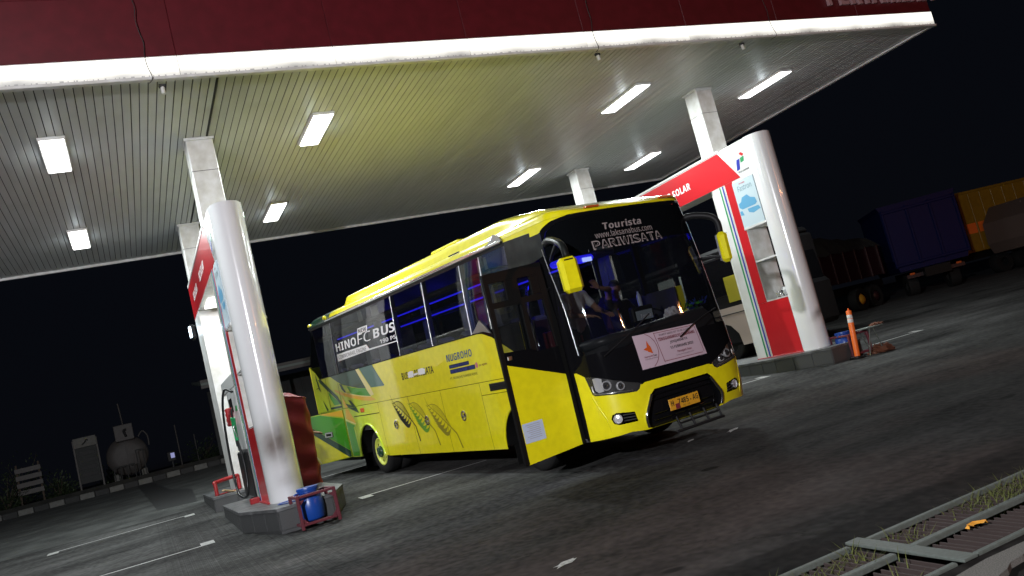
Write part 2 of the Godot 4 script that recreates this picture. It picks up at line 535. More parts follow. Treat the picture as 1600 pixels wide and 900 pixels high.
func forecourt_paint() -> void:
	var W := 1900
	var H := 1112
	var q := 1400.0 / W
	var im := Image.create(W, H, false, Image.FORMAT_RGB8)
	var n1 := FastNoiseLite.new(); n1.seed = 9; n1.frequency = 0.006; n1.fractal_octaves = 5
	var n2 := FastNoiseLite.new(); n2.seed = 19; n2.frequency = 0.22; n2.fractal_octaves = 2
	var n3 := FastNoiseLite.new(); n3.seed = 29; n3.frequency = 0.02; n3.fractal_octaves = 4
	# [x, z, half length, half width, angle, strength] of oil and tyre stains
	var stains := [[-0.45, -16.3, 0.55, 0.07, 0.05, 0.75], [0.25, -17.7, 0.35, 0.05, 0.1, 0.6], [-0.3, -17.0, 1.3, 0.5, 0.0, 0.3], [1.0, -14.4, 0.22, 0.03, 0.3, 0.8], [5.8, -12.3, 1.6, 0.6, 0.1, 0.45], [6.6, -13.5, 1.0, 2.0, 0.1, 0.4], [9.5, -12.0, 2.0, 0.5, 0.15, 0.2], [3.0, -11.0, 2.4, 0.25, -0.2, 0.22], [4.6, -8.2, 2.8, 0.3, 0.05, 0.2], [9.0, -8.5, 2.5, 0.4, 0.1, 0.25], [7.0, -6.6, 1.6, 0.35, 0.1, 0.2], [1.0, -11.5, 1.8, 0.3, 0.1, 0.2], [15.0, -12.6, 1.5, 0.25, 0.0, 0.35]]
	var dice := RandomNumberGenerator.new()
	dice.seed = 17
	for i in 46: stains.append([dice.randf_range(-4.0, 18.0), dice.randf_range(-19.0, -3.0), dice.randf_range(0.05, 0.22), dice.randf_range(0.03, 0.10), dice.randf_range(-0.6, 0.6), dice.randf_range(0.25, 0.7)])
	for i in 14: stains.append([dice.randf_range(0.0, 16.0), dice.randf_range(-14.0, -5.0), dice.randf_range(1.2, 3.4), dice.randf_range(0.08, 0.2), dice.randf_range(-0.25, 0.35), dice.randf_range(0.12, 0.3)])
	for i in 8: stains.append([dice.randf_range(1.0, 15.0), dice.randf_range(-13.0, -5.5), dice.randf_range(0.5, 1.4), dice.randf_range(0.25, 0.6), dice.randf_range(-0.3, 0.3), -dice.randf_range(0.12, 0.35)])
	var mul := PackedFloat32Array()
	mul.resize(W * H); mul.fill(1.0)
	for s in stains:
		var reach: float = maxf(s[2], s[3]) * 1.25
		var c := cos(s[4])
		var sn := sin(s[4])
		for j in range(maxi(0, int((s[1] - reach + 20.7) / 22.0 * H)), mini(H, int((s[1] + reach + 20.7) / 22.0 * H) + 1)):
			for i in range(maxi(0, int((s[0] - reach + 10.0) / 38.0 * W)), mini(W, int((s[0] + reach + 10.0) / 38.0 * W) + 1)):
				var dx: float = -10.0 + 38.0 * i / W - s[0]
				var dz: float = -20.7 + 22.0 * j / H - s[1]
				var u: float = (dx * c + dz * sn) / s[2]
				var v: float = (-dx * sn + dz * c) / s[3]
				var r := u * u + v * v + 0.8 * n3.get_noise_2d(i * 1.5 * q, j * 3.0 * q)
				if r < 1.0: mul[j * W + i] *= 1.0 - s[5] * smoothstep(1.0, 0.3, r)
	var n4 := FastNoiseLite.new(); n4.seed = 57; n4.frequency = 0.009; n4.fractal_octaves = 3
	for j in H:
		for i in W:
			var x := -10.0 + 38.0 * i / W
			var z := -20.7 + 22.0 * j / H
			var a := n1.get_noise_2d(i * q, j * 1.6 * q)
			var b := n2.get_noise_2d(i * q * 0.94 + j * q * 0.34, j * q * 0.94 - i * q * 0.34)
			var d := n3.get_noise_2d(i * 0.5 * q, j * 2.2 * q)
			var k := 0.078 * (1.0 + 0.80 * a + 0.50 * b + 0.50 * d) * mul[j * W + i]
			# hairline cracks where the surface has aged
			var cr := absf(n4.get_noise_2d(i * q + 9.0 * b, j * q + 9.0 * b))
			if cr < 0.007 and a > -0.12: k *= 0.60
			# fresh tar band along the drain, with a ragged edge
			var edge := -5.05 + 0.16 * sin(x * 1.7) + 0.35 * a + 0.12 * d
			if z > edge and z < -3.2: k *= lerpf(1.0, 0.55, smoothstep(edge, edge + 0.08, z))
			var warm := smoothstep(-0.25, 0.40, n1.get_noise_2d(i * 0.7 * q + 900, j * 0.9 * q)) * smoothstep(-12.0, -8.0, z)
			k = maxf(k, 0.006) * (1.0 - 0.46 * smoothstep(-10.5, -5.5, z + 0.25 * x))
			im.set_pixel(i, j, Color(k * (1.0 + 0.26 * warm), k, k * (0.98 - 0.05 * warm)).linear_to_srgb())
	var t := ImageTexture.create_from_image(im)
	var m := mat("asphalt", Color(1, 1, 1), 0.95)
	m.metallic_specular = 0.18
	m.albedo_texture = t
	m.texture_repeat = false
	m.normal_enabled = true
	m.uv1_triplanar = false
	m.roughness_texture = noise_tex(0.012, 44, Color(0.82, 0.82, 0.82), Color(1, 1, 1), 512, 4)
	m.normal_enabled = false
	m.heightmap_enabled = false
	var fine := noise_tex(0.35, 91, Color(0.62, 0.62, 0.62), Color(1, 1, 1), 512, 3)
	m.detail_enabled = true; m.detail_blend_mode = BaseMaterial3D.BLEND_MODE_MUL; m.detail_uv_layer = BaseMaterial3D.DETAIL_UV_2
	m.detail_albedo = fine; m.uv2_triplanar = true; m.uv2_world_triplanar = true; m.uv2_scale = Vector3.ONE * 0.55

func sheet(g: Geo, x0: float, x1: float, z0: float, z1: float, lift := 0.0) -> Geo:
	var zs := [z0]
	for z in [-42.0, 12.0]:
		if z > z0 and z < z1: zs.append(z)
	zs.append(z1)
	for i in zs.size() - 1:
		var a := Vector3(x0, gy(zs[i]) + lift, zs[i])
		var b := Vector3(x1, gy(zs[i]) + lift, zs[i])
		var c := Vector3(x1, gy(zs[i + 1]) + lift, zs[i + 1])
		var d := Vector3(x0, gy(zs[i + 1]) + lift, zs[i + 1])
		var n := (b - a).cross(d - a).normalized()
		if n.y < 0: n = -n
		var U := func(p: Vector3) -> Vector2:
			return Vector2((p.x + 10.0) / 38.0, (p.z + 20.7) / 22.0)
		g.tri(a, b, c, n, n, n, U.call(a), U.call(b), U.call(c))
		g.tri(a, c, d, n, n, n, U.call(a), U.call(c), U.call(d))
	return g

func build_ground() -> void:
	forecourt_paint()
	# forecourt with the slot of the drain left open
	var dz0 := -4.47
	var dz1 := -3.62
	var f := G()
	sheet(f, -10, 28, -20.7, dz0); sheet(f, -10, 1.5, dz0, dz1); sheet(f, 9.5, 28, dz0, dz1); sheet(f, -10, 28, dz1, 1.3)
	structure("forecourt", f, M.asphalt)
	var g := G()
	sheet(g, -60, -10, -20.7, 1.3); sheet(g, 28, 90, -20.7, 1.3); sheet(g, -60, 90, 1.3, 60)
	sheet(g, -60, 90, -38.2, -20.7)
	structure("yard_pavement", g, M.yard)
	var far := G()
	sheet(far, -60, 90, -500, -38.2); sheet(far, -500, -60, -500, 300); sheet(far, 90, 500, -500, 300); sheet(far, -60, 90, 60, 300)
	structure("ground", far, M.soil)
	structure("dark_patch", G().extrude(pv([[-0.35, 37.4], [0.1, 23.0], [1.0, 22.5], [1.15, 27.5], [0.6, 30.0], [0.25, 36.7]]), Vector3(0, 0.005, 0), Vector3.RIGHT, Vector3(0, SLOPE, -1), 0.0), M.asphalt_patch)
	structure("pavement_joint", sheet(G(), -10, 28, -20.74, -20.66, 0.004), M.soil)
	# drain
	var pit := G()
	var y0 := gy(-4.05)
	pit.quad(Vector3(1.5, y0 - 0.5, dz0), Vector3(9.5, y0 - 0.5, dz0), Vector3(9.5, y0 - 0.5, dz1), Vector3(1.5, y0 - 0.5, dz1), Vector3.UP)
	for z in [dz0, dz1]: pit.quad(Vector3(1.5, y0 - 0.5, z), Vector3(9.5, y0 - 0.5, z), Vector3(9.5, gy(z), z), Vector3(1.5, gy(z), z), Vector3(0, 0, -4.05 - z))
	structure("drain_channel", pit, M.pit)
	var D := thing("drain_grate", "greenish steel drain grate in two rows of bars with grass growing through", "drain grate", Vector3(4.1, gy(-4.05) + 0.004, -4.05), "", Basis(Vector3.RIGHT, atan(SLOPE)))
	var xa := -2.5
	var xb := 5.2
	for r in [[-0.40, 0.055], [-0.035, 0.07], [0.40, 0.055]]:
		part(D, "grate_rail", G().box(Vector3(-0.07 + (xa) / 2, -0.012, r[0]), Vector3(-xa - 0.02, 0.04, r[1] * 0.75), 0.006), M.steel_grate)
		part(D, "grate_rail", G().box(Vector3(0.07 + (xb) / 2, -0.005, r[0] + 0.012), Vector3(xb - 0.02, 0.04, r[1] * 0.75), 0.006), M.steel_grate)
	part(D, "grate_cross_plate", G().box(Vector3(0.0, 0.012, 0.0), Vector3(0.12, 0.02, 0.90), 0.004), M.steel_grate)
	var bar := G().box(Vector3.ZERO, Vector3(0.012, 0.045, 0.30), 0.003).mesh()
	rng.seed = 5
	for row in [-0.215, 0.185]:
		var x := -1.6
		while x < 3.4:
			if absf(x) > 0.08:
				var b := part(D, "grate_bar", bar, M.rust_bar, "", Vector3(x, -0.035 + rng.randf_range(-0.006, 0.003), row))
				b.rotation.y = rng.randf_range(-0.03, 0.03)
			x += 0.066
	# grass in the far row
	var gr := G()
	for i in 2600:
		var x := 4.1 + rng.randf_range(-1.7, 3.4)
		if absf(x - 4.1) < 0.12: continue
		if sin(x * 5.0) + sin(x * 2.3 + 1.0) < rng.randf_range(-1.6, 1.3): continue
		var z := -4.05 + rng.randf_range(-0.34, -0.08)
		if rng.randf() < 0.06: z = -4.05 + rng.randf_range(0.05, 0.33)
		var p := Vector3(x, gy(z) - 0.08, z)
		var a := rng.randf() * TAU
		var d := Vector3(cos(a) * 0.6, 1.0, sin(a) * 0.6).normalized() * rng.randf_range(0.09, 0.20)
		var s := Vector3(-sin(a), 0, cos(a)) * 0.004
		var mid := p + d * 0.55
		var tip := p + d + Vector3(cos(a), -0.3, sin(a)) * 0.05
		gr.quad(p - s, p + s, mid + s * 0.8, mid - s * 0.8, Vector3(0, 0.3, 1)); gr.flat(mid - s * 0.8, mid + s * 0.8, tip, Vector3(0, 0.4, 1))
	meta(part(self, "grass_tufts", gr, M.grass), "straggly green grass growing up through the drain grate", "grass", "", "stuff")
	var peel := G()
	for i in 14:
		var a0 := 0.1 + 2.7 * i / 14.0
		var a1 := 0.1 + 2.7 * (i + 1) / 14.0
		for q in [[0.055, 0.105, 0.015, 0.03], [0.105, 0.12, 0.03, 0.0]]:
			var w0 := 1.0 + 0.12 * sin(i * 1.3)
			var w1 := 1.0 + 0.12 * sin((i + 1) * 1.3)
			peel.quad(Vector3(cos(a0) * q[0], q[2], -sin(a0) * q[0]), Vector3(cos(a1) * q[0], q[2], -sin(a1) * q[0]), Vector3(cos(a1) * q[1] * w1, q[3], -sin(a1) * q[1] * w1), Vector3(cos(a0) * q[1] * w0, q[3], -sin(a0) * q[1] * w0), Vector3.UP)
	var pe := part(self, "fruit_peel", peel, M.peel, "", on(4.60, -3.90, 0.02))
	pe.scale = Vector3.ONE * 0.68
	meta(pe, "curl of orange fruit peel lying on the drain grate", "peel")
	# broken pale concrete edge below the grate
	var ce := pv([[3.55, -3.58], [3.9, -3.61], [4.2, -3.60], [4.33, -3.585], [4.25, -3.53], [4.12, -3.52], [4.02, -3.48], [3.9, -3.47], [3.82, -3.43], [3.6, -3.38], [3.2, -3.34], [2.9, -3.4], [2.9, -3.6]])
	structure("broken_concrete_edge", G().extrude(ce, Vector3(0, gy(-3.5) - 0.052, 0.27), Vector3.RIGHT, Vector3(0, -SLOPE, 1).normalized(), -0.034), M.concrete_edge)
	# painted bay lines, each with its hooked end
	var line := func(x0: float, x1: float, z: float, hook0: float, hook1: float) -> void:
		var p := G()
		sheet(p, x0, x1, z - 0.035, z + 0.035, 0.005)
		if hook0 != 0.0: sheet(p, x0, x0 + 0.20, minf(z - 0.036, z - 0.036 + hook0) if hook0 < 0 else z + 0.036, z - 0.036 if hook0 < 0 else z + 0.036 + hook0, 0.005)
		if hook1 != 0.0: sheet(p, x1 - 0.20, x1, z - 0.036 + hook1 if hook1 < 0 else z + 0.036, z - 0.036 if hook1 < 0 else z + 0.036 + hook1, 0.005)
		structure("road_marking", p, M.paint_white)
	line.call(-1.98, 0.76, -19.5, 0.3, 0.28)
	line.call(-2.4, 0.75, -13.98, 0.0, -0.30)
	line.call(3.05, 5.4, -14.2, 0.25, 0.0)
	line.call(10.9, 12.1, -14.25, 0.0, -0.25)
	line.call(15.2, 17.05, -14.4, 0.0, -0.25)
	line.call(3.3, 9.6, -19.5, 0.0, 0.0)
	for s in [[2.88, -6.40, 0.17, 0.06, 0.35], [7.32, -9.68, 0.22, 0.06, 0.5], [6.75, -9.9, 0.14, 0.04, 0.5]]:
		var t := PackedVector2Array()
		for i in 10:
			var a := TAU * i / 10
			t.append(Vector2(cos(a) * s[2] * (0.7 + 0.3 * sin(i * 2.3)), sin(a) * s[3] * (0.75 + 0.25 * cos(i * 3.1))).rotated(s[4]))
		structure("paint_scrap", G().extrude(t, on(s[0], s[1], 0.006), Vector3.RIGHT, Vector3(0, SLOPE, -1).normalized(), 0.0), M.paint_white)

func lamp_fixture(at: Vector3, label: String) -> void:
	var L := thing("canopy_light", label, "ceiling light", at, "canopy lights")
	var w := 0.36
	var d := 1.56
	for s in [-1.0, 1.0]:
		part(L, "frame_side", G().box(Vector3(s * (w / 2 + 0.012), -0.02, 0), Vector3(0.024, 0.055, d + 0.048), 0.004), M.white_steel)
		part(L, "frame_end", G().box(Vector3(0, -0.02, s * (d / 2 + 0.012)), Vector3(w, 0.055, 0.024), 0.004), M.white_steel)
	part(L, "diffuser", G().box(Vector3(0, -0.045, 0), Vector3(w - 0.004, 0.045, d - 0.004), 0.006), M.lamp_face)
	var a := AreaLight3D.new()
	a.name = "lamp_glow"; a.area_size = Vector2(w - 0.03, d - 0.03); a.light_energy = LAMP; a.light_color = Color(0.94, 0.98, 0.98)
	a.shadow_enabled = true; a.area_range = 60.0; a.area_attenuation = 2.0
	L.add_child(a); a.position = Vector3(0, -0.085, 0); a.rotation_degrees = Vector3(-90, 0, 0)
	# spill light that grazes the slats around the fitting
	var o := OmniLight3D.new()
	o.name = "lamp_spill"; o.light_energy = LAMP * 0.0035; o.light_size = 0.08; o.omni_range = 30.0; o.omni_attenuation = 2.0; o.shadow_enabled = true; o.light_color = Color(0.93, 0.98, 1.0)
	L.add_child(o); o.position = Vector3(0, -0.22, 0)

func build_canopy() -> void:
	var x0 := -3.2
	var x1 := 18.0
	var z0 := -23.86
	var z1 := -12.5
	var C := thing("station_canopy", "wide filling station canopy with slatted ceiling and red fascia over a glowing white band", "canopy", Vector3(x0, SOFFIT, z1))
	var w := x1 - x0
	var d := z1 - z0
	part(C, "roof_deck", G().box(Vector3(w / 2, 0.62, -d / 2), Vector3(w - 0.2, 1.1, d - 0.2)), M.soffit_gap)
	var slat := G().box(Vector3(0, 0.006, 0), Vector3(0.112, 0.014, d - 0.16), 0.004).mesh()
	var n := int(w / 0.125)
	rng.seed = 11
	var tones := []
	for i in 4:
		var m := mat("soffit_%d" % i, Color(0.52 + 0.008 * i, 0.535 + 0.008 * i, 0.535 + 0.008 * i), 0.40 + 0.02 * i)
		tones.append(grain(m, 0.25, noise_tex(0.006, 60 + i, Color(0.92, 0.92, 0.91), Color(1, 1, 1), 256, 4)))
	for i in n:
		part(C, "ceiling_slat", slat, tones[rng.randi() % 4], "", Vector3(0.08 + i * 0.125, rng.randf_range(-0.002, 0.002), -d / 2))
	# fascia: red panels over the lit band, panel by panel, on front, back and both ends
	var im := Image.create(512, 64, false, Image.FORMAT_RGB8)
	var nz := FastNoiseLite.new(); nz.seed = 3; nz.frequency = 0.02
	for y in 64:
		for x in 512:
			var v := y / 63.0
			var k := 1.0 - 0.30 * smoothstep(0.45, 1.0, v) - 0.06 * nz.get_noise_2d(x, y * 2)
			k -= 0.22 * exp(-pow((x - 150) / 60.0, 2)) * smoothstep(0.35, 1.0, v)
			k -= 0.14 * exp(-pow((x - 390) / 30.0, 2)) * smoothstep(0.2, 1.0, v)
			if v > 0.9 and sin(x * 0.35 + nz.get_noise_2d(x, 0) * 6.0) > 0.75: k *= 0.6
			im.set_pixel(x, y, Color(k, k * 0.99, k * 0.965))
	var band := glow("lit_band", Color(1, 1, 0.96), 1.4)
	band.emission_operator = BaseMaterial3D.EMISSION_OP_MULTIPLY
	band.emission_texture = ImageTexture.create_from_image(im)
	var cells := 9
	var pw := w / cells
	for i in cells:
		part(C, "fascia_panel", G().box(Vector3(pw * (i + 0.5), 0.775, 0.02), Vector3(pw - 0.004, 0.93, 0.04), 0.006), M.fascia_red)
		var q := G()
		var a := Vector3(pw * i + 0.004, -0.02, 0.055)
		var b := Vector3(pw * (i + 1) - 0.004, -0.02, 0.055)
		var up := Vector3(0, 0.31, 0.0)
		var u0 := fmod(i * 0.37, 1.0)
		var u1 := u0 + (0.75 if i % 2 == 0 else -0.9)
		q.tri(a, b, b + up, Vector3.BACK, Vector3.BACK, Vector3.BACK, Vector2(u0, 1), Vector2(u1, 1), Vector2(u1, 0))
		q.tri(a, b + up, a + up, Vector3.BACK, Vector3.BACK, Vector3.BACK, Vector2(u0, 1), Vector2(u1, 0), Vector2(u0, 0))
		var pnl := part(C, "lit_band_panel", q, band)
		part(pnl, "band_top", G().box(Vector3(pw * (i + 0.5), 0.295, 0.03), Vector3(pw - 0.008, 0.012, 0.05)), M.white_steel)
		part(pnl, "band_back", G().box(Vector3(pw * (i + 0.5), 0.135, 0.02), Vector3(pw - 0.008, 0.30, 0.02)), M.white_steel)
		var al := AreaLight3D.new()
		al.name = "band_glow" if i == 0 else "band_glow_%03d" % i
		al.area_size = Vector2(pw - 0.1, 0.26); al.light_energy = 0.5; al.shadow_enabled = true; al.area_range = 60.0; al.area_attenuation = 2.0
		C.add_child(al, true); al.position = Vector3(pw * (i + 0.5), 0.135, 0.075); al.rotation_degrees = Vector3(0, 180, 0)
	part(C, "front_trim", G().box(Vector3(w / 2, -0.03, 0.015), Vector3(w + 0.06, 0.045, 0.11), 0.01), M.white_steel)
	part(C, "front_trim", G().box(Vector3(w / 2, 1.25, 0.01), Vector3(w + 0.06, 0.03, 0.09), 0.01), M.fascia_red)
	part(C, "back_trim", G().box(Vector3(w / 2, 0.0, -d + 0.02), Vector3(w, 0.12, 0.06), 0.01), M.white_steel)
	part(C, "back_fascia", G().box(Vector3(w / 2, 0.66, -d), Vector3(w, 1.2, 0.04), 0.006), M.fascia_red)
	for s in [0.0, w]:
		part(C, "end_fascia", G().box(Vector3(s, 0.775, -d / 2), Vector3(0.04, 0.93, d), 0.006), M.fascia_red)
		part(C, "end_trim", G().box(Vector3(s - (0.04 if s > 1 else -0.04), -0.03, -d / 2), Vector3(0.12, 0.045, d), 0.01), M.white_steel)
		part(C, "end_band", G().box(Vector3(s + (0.03 if s > 1 else -0.03), 0.135, -d / 2), Vector3(0.05, 0.30, d - 0.02), 0.006), M.white_steel)
	for x in [5.25, 15.2]:
		part(C, "ceiling_joint", G().box(Vector3(x, -0.006, -d / 2), Vector3(0.035, 0.012, d - 0.2), 0.003), M.soffit_gap if x < 10 else M.white_steel)
	# raised sign letters along the right end of the fascia
	var tm := TextMesh.new()
	var sf := SystemFont.new(); sf.font_names = PackedStringArray(["Droid Sans"]); sf.font_weight = 700
	tm.text = "PERTAMINA"; tm.font = sf; tm.font_size = 48; tm.pixel_size = 0.0136; tm.depth = 0.07
	var lt := part(C, "sign_letters", tm, M.letter_dim, "", Vector3(18.55 + 1.15, 0.78, 0.08))
	lt.scale = Vector3(0.92, 1.0, 1.0)
	# loose cables over the fascia, and small fittings under its edge
	for q in [[1.15, 0.06], [4.25, 0.05], [12.0, -0.04], [16.2, 0.1]]:
		var c := []
		for i in 8:
			var t := i / 7.0
			c.append(Vector3(q[0] + q[1] * t + 0.02 * sin(i * 2.0), 1.25 - 1.29 * t, 0.075 + 0.012 * sin(i * 1.1)))
		c.append(Vector3(q[0] + q[1] * 0.4, -0.07, -0.02))
		part(C, "loose_cable", G().tube(curve(c, 3), 0.0055, 6), M.cable)
	var k := 0
	for x in [1.05, 4.45, 12.1, 15.6]:
		var S := thing("camera_bracket", ["small white sensor hanging under the left end of the lit canopy edge", "small pale sensor under the canopy edge in front of the second ceiling light", "small sensor under the canopy edge right of the bus roof", "small sensor under the canopy edge nearest its right corner"][k], "sensor", Vector3(x0 + x, SOFFIT - 0.02, z1 - 0.18), "sensors under the canopy edge")
		part(S, "bracket", G().box(Vector3(0, -0.04, 0), Vector3(0.10, 0.05, 0.06), 0.008), M.cable)
		part(S, "sensor_body", G().tube(p3([Vector3(0, -0.06, 0), Vector3(0.0, -0.17, 0.02)]), 0.032, 10), M.white_steel)
		k += 1
	var names := ["front left ceiling light, nearest the left end of the canopy", "front ceiling light right of the left column", "front ceiling light left of the right column, over the bus nose", "front ceiling light at the right end of the canopy", "rear ceiling light at the left end, the smallest in view", "rear ceiling light just right of the left pylon top", "rear ceiling light above the bus roof, left of the far column", "rear ceiling light behind the right column"]
	k = 0
	for z in [-15.28, -20.95]:
		for x in [-0.38, 4.05, 11.13, 15.27]:
			lamp_fixture(Vector3(x, SOFFIT, z), names[k]); k += 1
	k = 0
	for q in [[1.91, -15.38], [13.27, -15.38], [1.99, -21.2], [13.1, -21.2]]:
		var P := thing("canopy_column", ["front left white canopy column behind the left pylon", "front right white canopy column rising behind the diesel pylon", "rear left canopy column half hidden behind the front one", "far right canopy column standing behind the bus roof"][k], "column", on(q[0], q[1]), "canopy columns")
		var h: float = SOFFIT - gy(q[1])
		part(P, "shaft", G().box(Vector3(0, h / 2, 0), Vector3(0.46, h, 0.46), 0.012), M.white_steel)
		part(P, "cladding_joint", G().box(Vector3(0, h - 0.62, 0), Vector3(0.468, 0.008, 0.468)), M.island_stone)
		part(P, "cap", G().box(Vector3(0, h - 0.03, 0), Vector3(0.52, 0.05, 0.52), 0.006), M.white_steel)
		k += 1

func build_islands() -> void:
	for i in 3:
		var xc: float = [1.93, 13.27, 1.75][i]
		var poly := pv([[-0.74, 1.05], [-0.36, 2.42], [0.42, 2.45], [0.85, 1.15], [0.85, -2.0], [-0.74, -2.0]])
		var zc := -15.1
		if i == 1: poly = pv([[-0.85, 0.75], [-0.42, 1.95], [0.42, 1.95], [0.85, 0.75], [0.85, -7.0], [-0.85, -7.0]])
		if i == 2:
			poly = pv([[-0.62, 0.3], [0.75, 0.3], [0.75, -3.0], [-0.62, -3.0]]); zc = -18.7
		var I := thing("pump_island", ["chamfered dark stone kerb island under the left pylon", "long dark stone kerb island under the diesel pylon on the right", "low dark kerb island behind the left pylon, under the pump's rear leg"][i], "island", on(xc, zc), "pump islands")
		var h := 0.28
		var front := PackedVector2Array()
		for q in poly: front.append(Vector2(q.x, -q.y))
		part(I, "island_kerb", G().extrude(front, Vector3(0, -0.15, 0), Vector3.RIGHT, Vector3.FORWARD, h + 0.11, false), M.island_stone)
		var inner := Geometry2D.offset_polygon(front, 0.02)
		var topp: PackedVector2Array = inner[0]
		part(I, "island_top", G().extrude(topp, Vector3(0, h - 0.04, 0), Vector3.RIGHT, Vector3.FORWARD, 0.045), M.island_top)
		# facing tiles of the kerb
		for e in poly.size():
			var a := front[e]
			var b := front[(e + 1) % front.size()]
			var m := maxi(1, int(a.distance_to(b) / 0.42))
			var c2 := Geometry2D.is_polygon_clockwise(front)
			for t in m:
				var p := a.lerp(b, (t + 0.5) / m)
				var dir := (b - a).normalized()
				var nn := Vector2(dir.y, -dir.x) * (-1.0 if c2 else 1.0)
				var P := Vector3(p.x + nn.x * 0.006, 0.10, -(p.y + nn.y * 0.006))
				var bx := Vector3(dir.x, 0, -dir.y)
				part(I, "kerb_tile", G().box(P, Vector3(a.distance_to(b) / m - 0.008, 0.27, 0.014), 0.004, Basis(bx, Vector3.UP, bx.cross(Vector3.UP))), M.island_stone)

func build_portal(i: int) -> void:
	var xc: float = [1.92, 13.26][i]
	var hw: float = [0.275, 0.295][i]
	var base := gy(-14.6) + 0.285
	var P := thing("pump_portal", ["white and red pump pylon with a smooth rounded front, on the left island", "red and white diesel pump portal with poster and round white front, right of the bus"][i], "pump pylon", Vector3(xc, base, 0), "pump pylons")
	var top := 5.64 - base
	var beam := 4.85 - base
	# round nose
	var g := G()
	var prof := []
	for k in 21:
		var a := PI * k / 20.0
		prof.append([Vector3(-cos(a) * hw, 0, -14.02 + pow(sin(a), 0.8) * 0.40), Vector3(-cos(a) / hw, 0, sin(a) / 0.40).normalized()])
	var levels := [0.0]
	while levels[-1] < top - 0.09: levels.append(levels[-1] + 0.07)
	levels.append(top - 0.02)
	var nz := FastNoiseLite.new(); nz.seed = 6 + i; nz.frequency = 1.6
	var soot_and_band := func(p: Vector3) -> Color:   # rubbed, sooty patch left by bumpers on the left nose; slanted darker band on right
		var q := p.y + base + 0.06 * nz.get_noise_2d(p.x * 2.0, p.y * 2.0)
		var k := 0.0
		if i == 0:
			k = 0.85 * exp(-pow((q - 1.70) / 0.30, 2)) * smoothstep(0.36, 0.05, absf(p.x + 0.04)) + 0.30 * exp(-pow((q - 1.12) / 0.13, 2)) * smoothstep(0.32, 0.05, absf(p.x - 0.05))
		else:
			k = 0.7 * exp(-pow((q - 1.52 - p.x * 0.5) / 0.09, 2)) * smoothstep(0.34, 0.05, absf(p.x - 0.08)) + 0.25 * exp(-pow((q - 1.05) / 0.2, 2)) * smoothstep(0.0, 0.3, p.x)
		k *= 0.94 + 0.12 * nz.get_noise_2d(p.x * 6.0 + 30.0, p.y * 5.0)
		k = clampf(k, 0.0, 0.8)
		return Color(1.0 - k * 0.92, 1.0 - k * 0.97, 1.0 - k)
	for k in 20:
		var a: Array = prof[k]
		var b: Array = prof[k + 1]
		for r in levels.size():
			var y0: float = levels[r]
			var y1: float = levels[r + 1] if r + 1 < levels.size() else top
			var f1 := 1.0 if r + 1 < levels.size() else 0.93
			var s := func(p: Vector3, f: float, yy: float) -> Vector3: return Vector3(p.x * f, yy, -14.02 + (p.z + 14.02) * f)
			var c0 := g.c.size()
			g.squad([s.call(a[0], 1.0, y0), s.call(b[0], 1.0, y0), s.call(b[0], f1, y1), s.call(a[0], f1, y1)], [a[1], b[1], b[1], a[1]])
			for z in range(c0, g.c.size()): g.c[z] = soot_and_band.call(g.v[z])
		g.flat(Vector3(0, top, -14.02), Vector3(a[0].x * 0.93, top, -14.02 + (a[0].z + 14.02) * 0.93), Vector3(b[0].x * 0.93, top, -14.02 + (b[0].z + 14.02) * 0.93), Vector3.UP)
	g.quad(Vector3(-hw, 0, -14.02), Vector3(hw, 0, -14.02), Vector3(hw, top, -14.02), Vector3(-hw, top, -14.02), Vector3.FORWARD)
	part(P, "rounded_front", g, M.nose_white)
	var W := 2 * hw - 0.012
	var blk := func(z0: float, called: String, z1: float, y0: float, y1: float, m: String, ww := -1.0) -> void:
		part(P, called, G().box(Vector3(0, (y0 + y1) / 2, (z0 + z1) / 2), Vector3(W if ww < 0 else ww, y1 - y0, absf(z1 - z0)), 0.004), M[m])
	var lo := 2.02 - base
	var hi := 3.70 - base
	blk.call(-14.024, "base_block", -15.47, 0.0, lo, "white_steel")
	blk.call(-14.70, "rear_wall", -15.47, lo + 0.001, hi, "white_steel")
	blk.call(-14.024, "upper_block", -15.47, hi + 0.001, top - 0.01, "white_steel")
	blk.call(-15.472, "beam", -20.5 if i == 0 else -20.95, beam, top - 0.03, "white_steel")
	blk.call(-14.9, "beam_cap", -20.52, top - 0.029, top + 0.02, "white_steel", W + 0.03)
	if i == 0: blk.call(-19.25, "rear_leg", -20.48, 0.0, beam - 0.001, "white_steel")
	blk.call(-14.03, "shelf", -14.72, 2.93 - base, 2.97 - base, "white_gloss")
	blk.call(-14.03, "tray", -14.72, lo + 0.002, lo + 0.03, "white_gloss")
	for s in [-1.0, 1.0]:
		var uz := Vector3(0, 0, s)      # left-to-right as seen from that side
		var o := Vector3(s * (W / 2), -base, 0)
		var pl := func(poly: Array, called: String, m: String, th := 0.006, off := 0.0) -> MeshInstance3D:
			# the sheet is described in (z, y); ux points so that ux x up leaves the panel
			var pts := []
			for e in poly: pts.append([-s * e[0], e[1]])
			return part(P, called, G().extrude(pv(pts), o + Vector3(s * off, 0, 0), Vector3(0, 0, -s), Vector3.UP, th), M[m])
		pl.call([[-14.026, base + 0.02], [-15.00, base + 0.02], [-15.00, 2.02], [-14.026, 2.02]], "red_panel", "brand_red")
		pl.call([[-14.71, 2.024], [-15.00, 2.024], [-15.00, 4.85], [-14.74, 4.85], [-14.74, 3.70], [-14.71, 3.70]], "red_panel", "brand_red")
		pl.call([[-14.42, 4.854], [-20.49, 4.854], [-20.49, 5.59], [-14.96, 5.59]], "red_panel", "brand_red")
		pl.call([[-14.026, 4.80], [-14.36, 4.80], [-14.945, 5.59], [-14.026, 5.59]], "white_corner_panel", "white_gloss")
		pl.call([[-15.035, base + 0.02], [-15.468, base + 0.02], [-15.468, 4.846], [-15.035, 4.846]], "white_panel", "white_gloss")
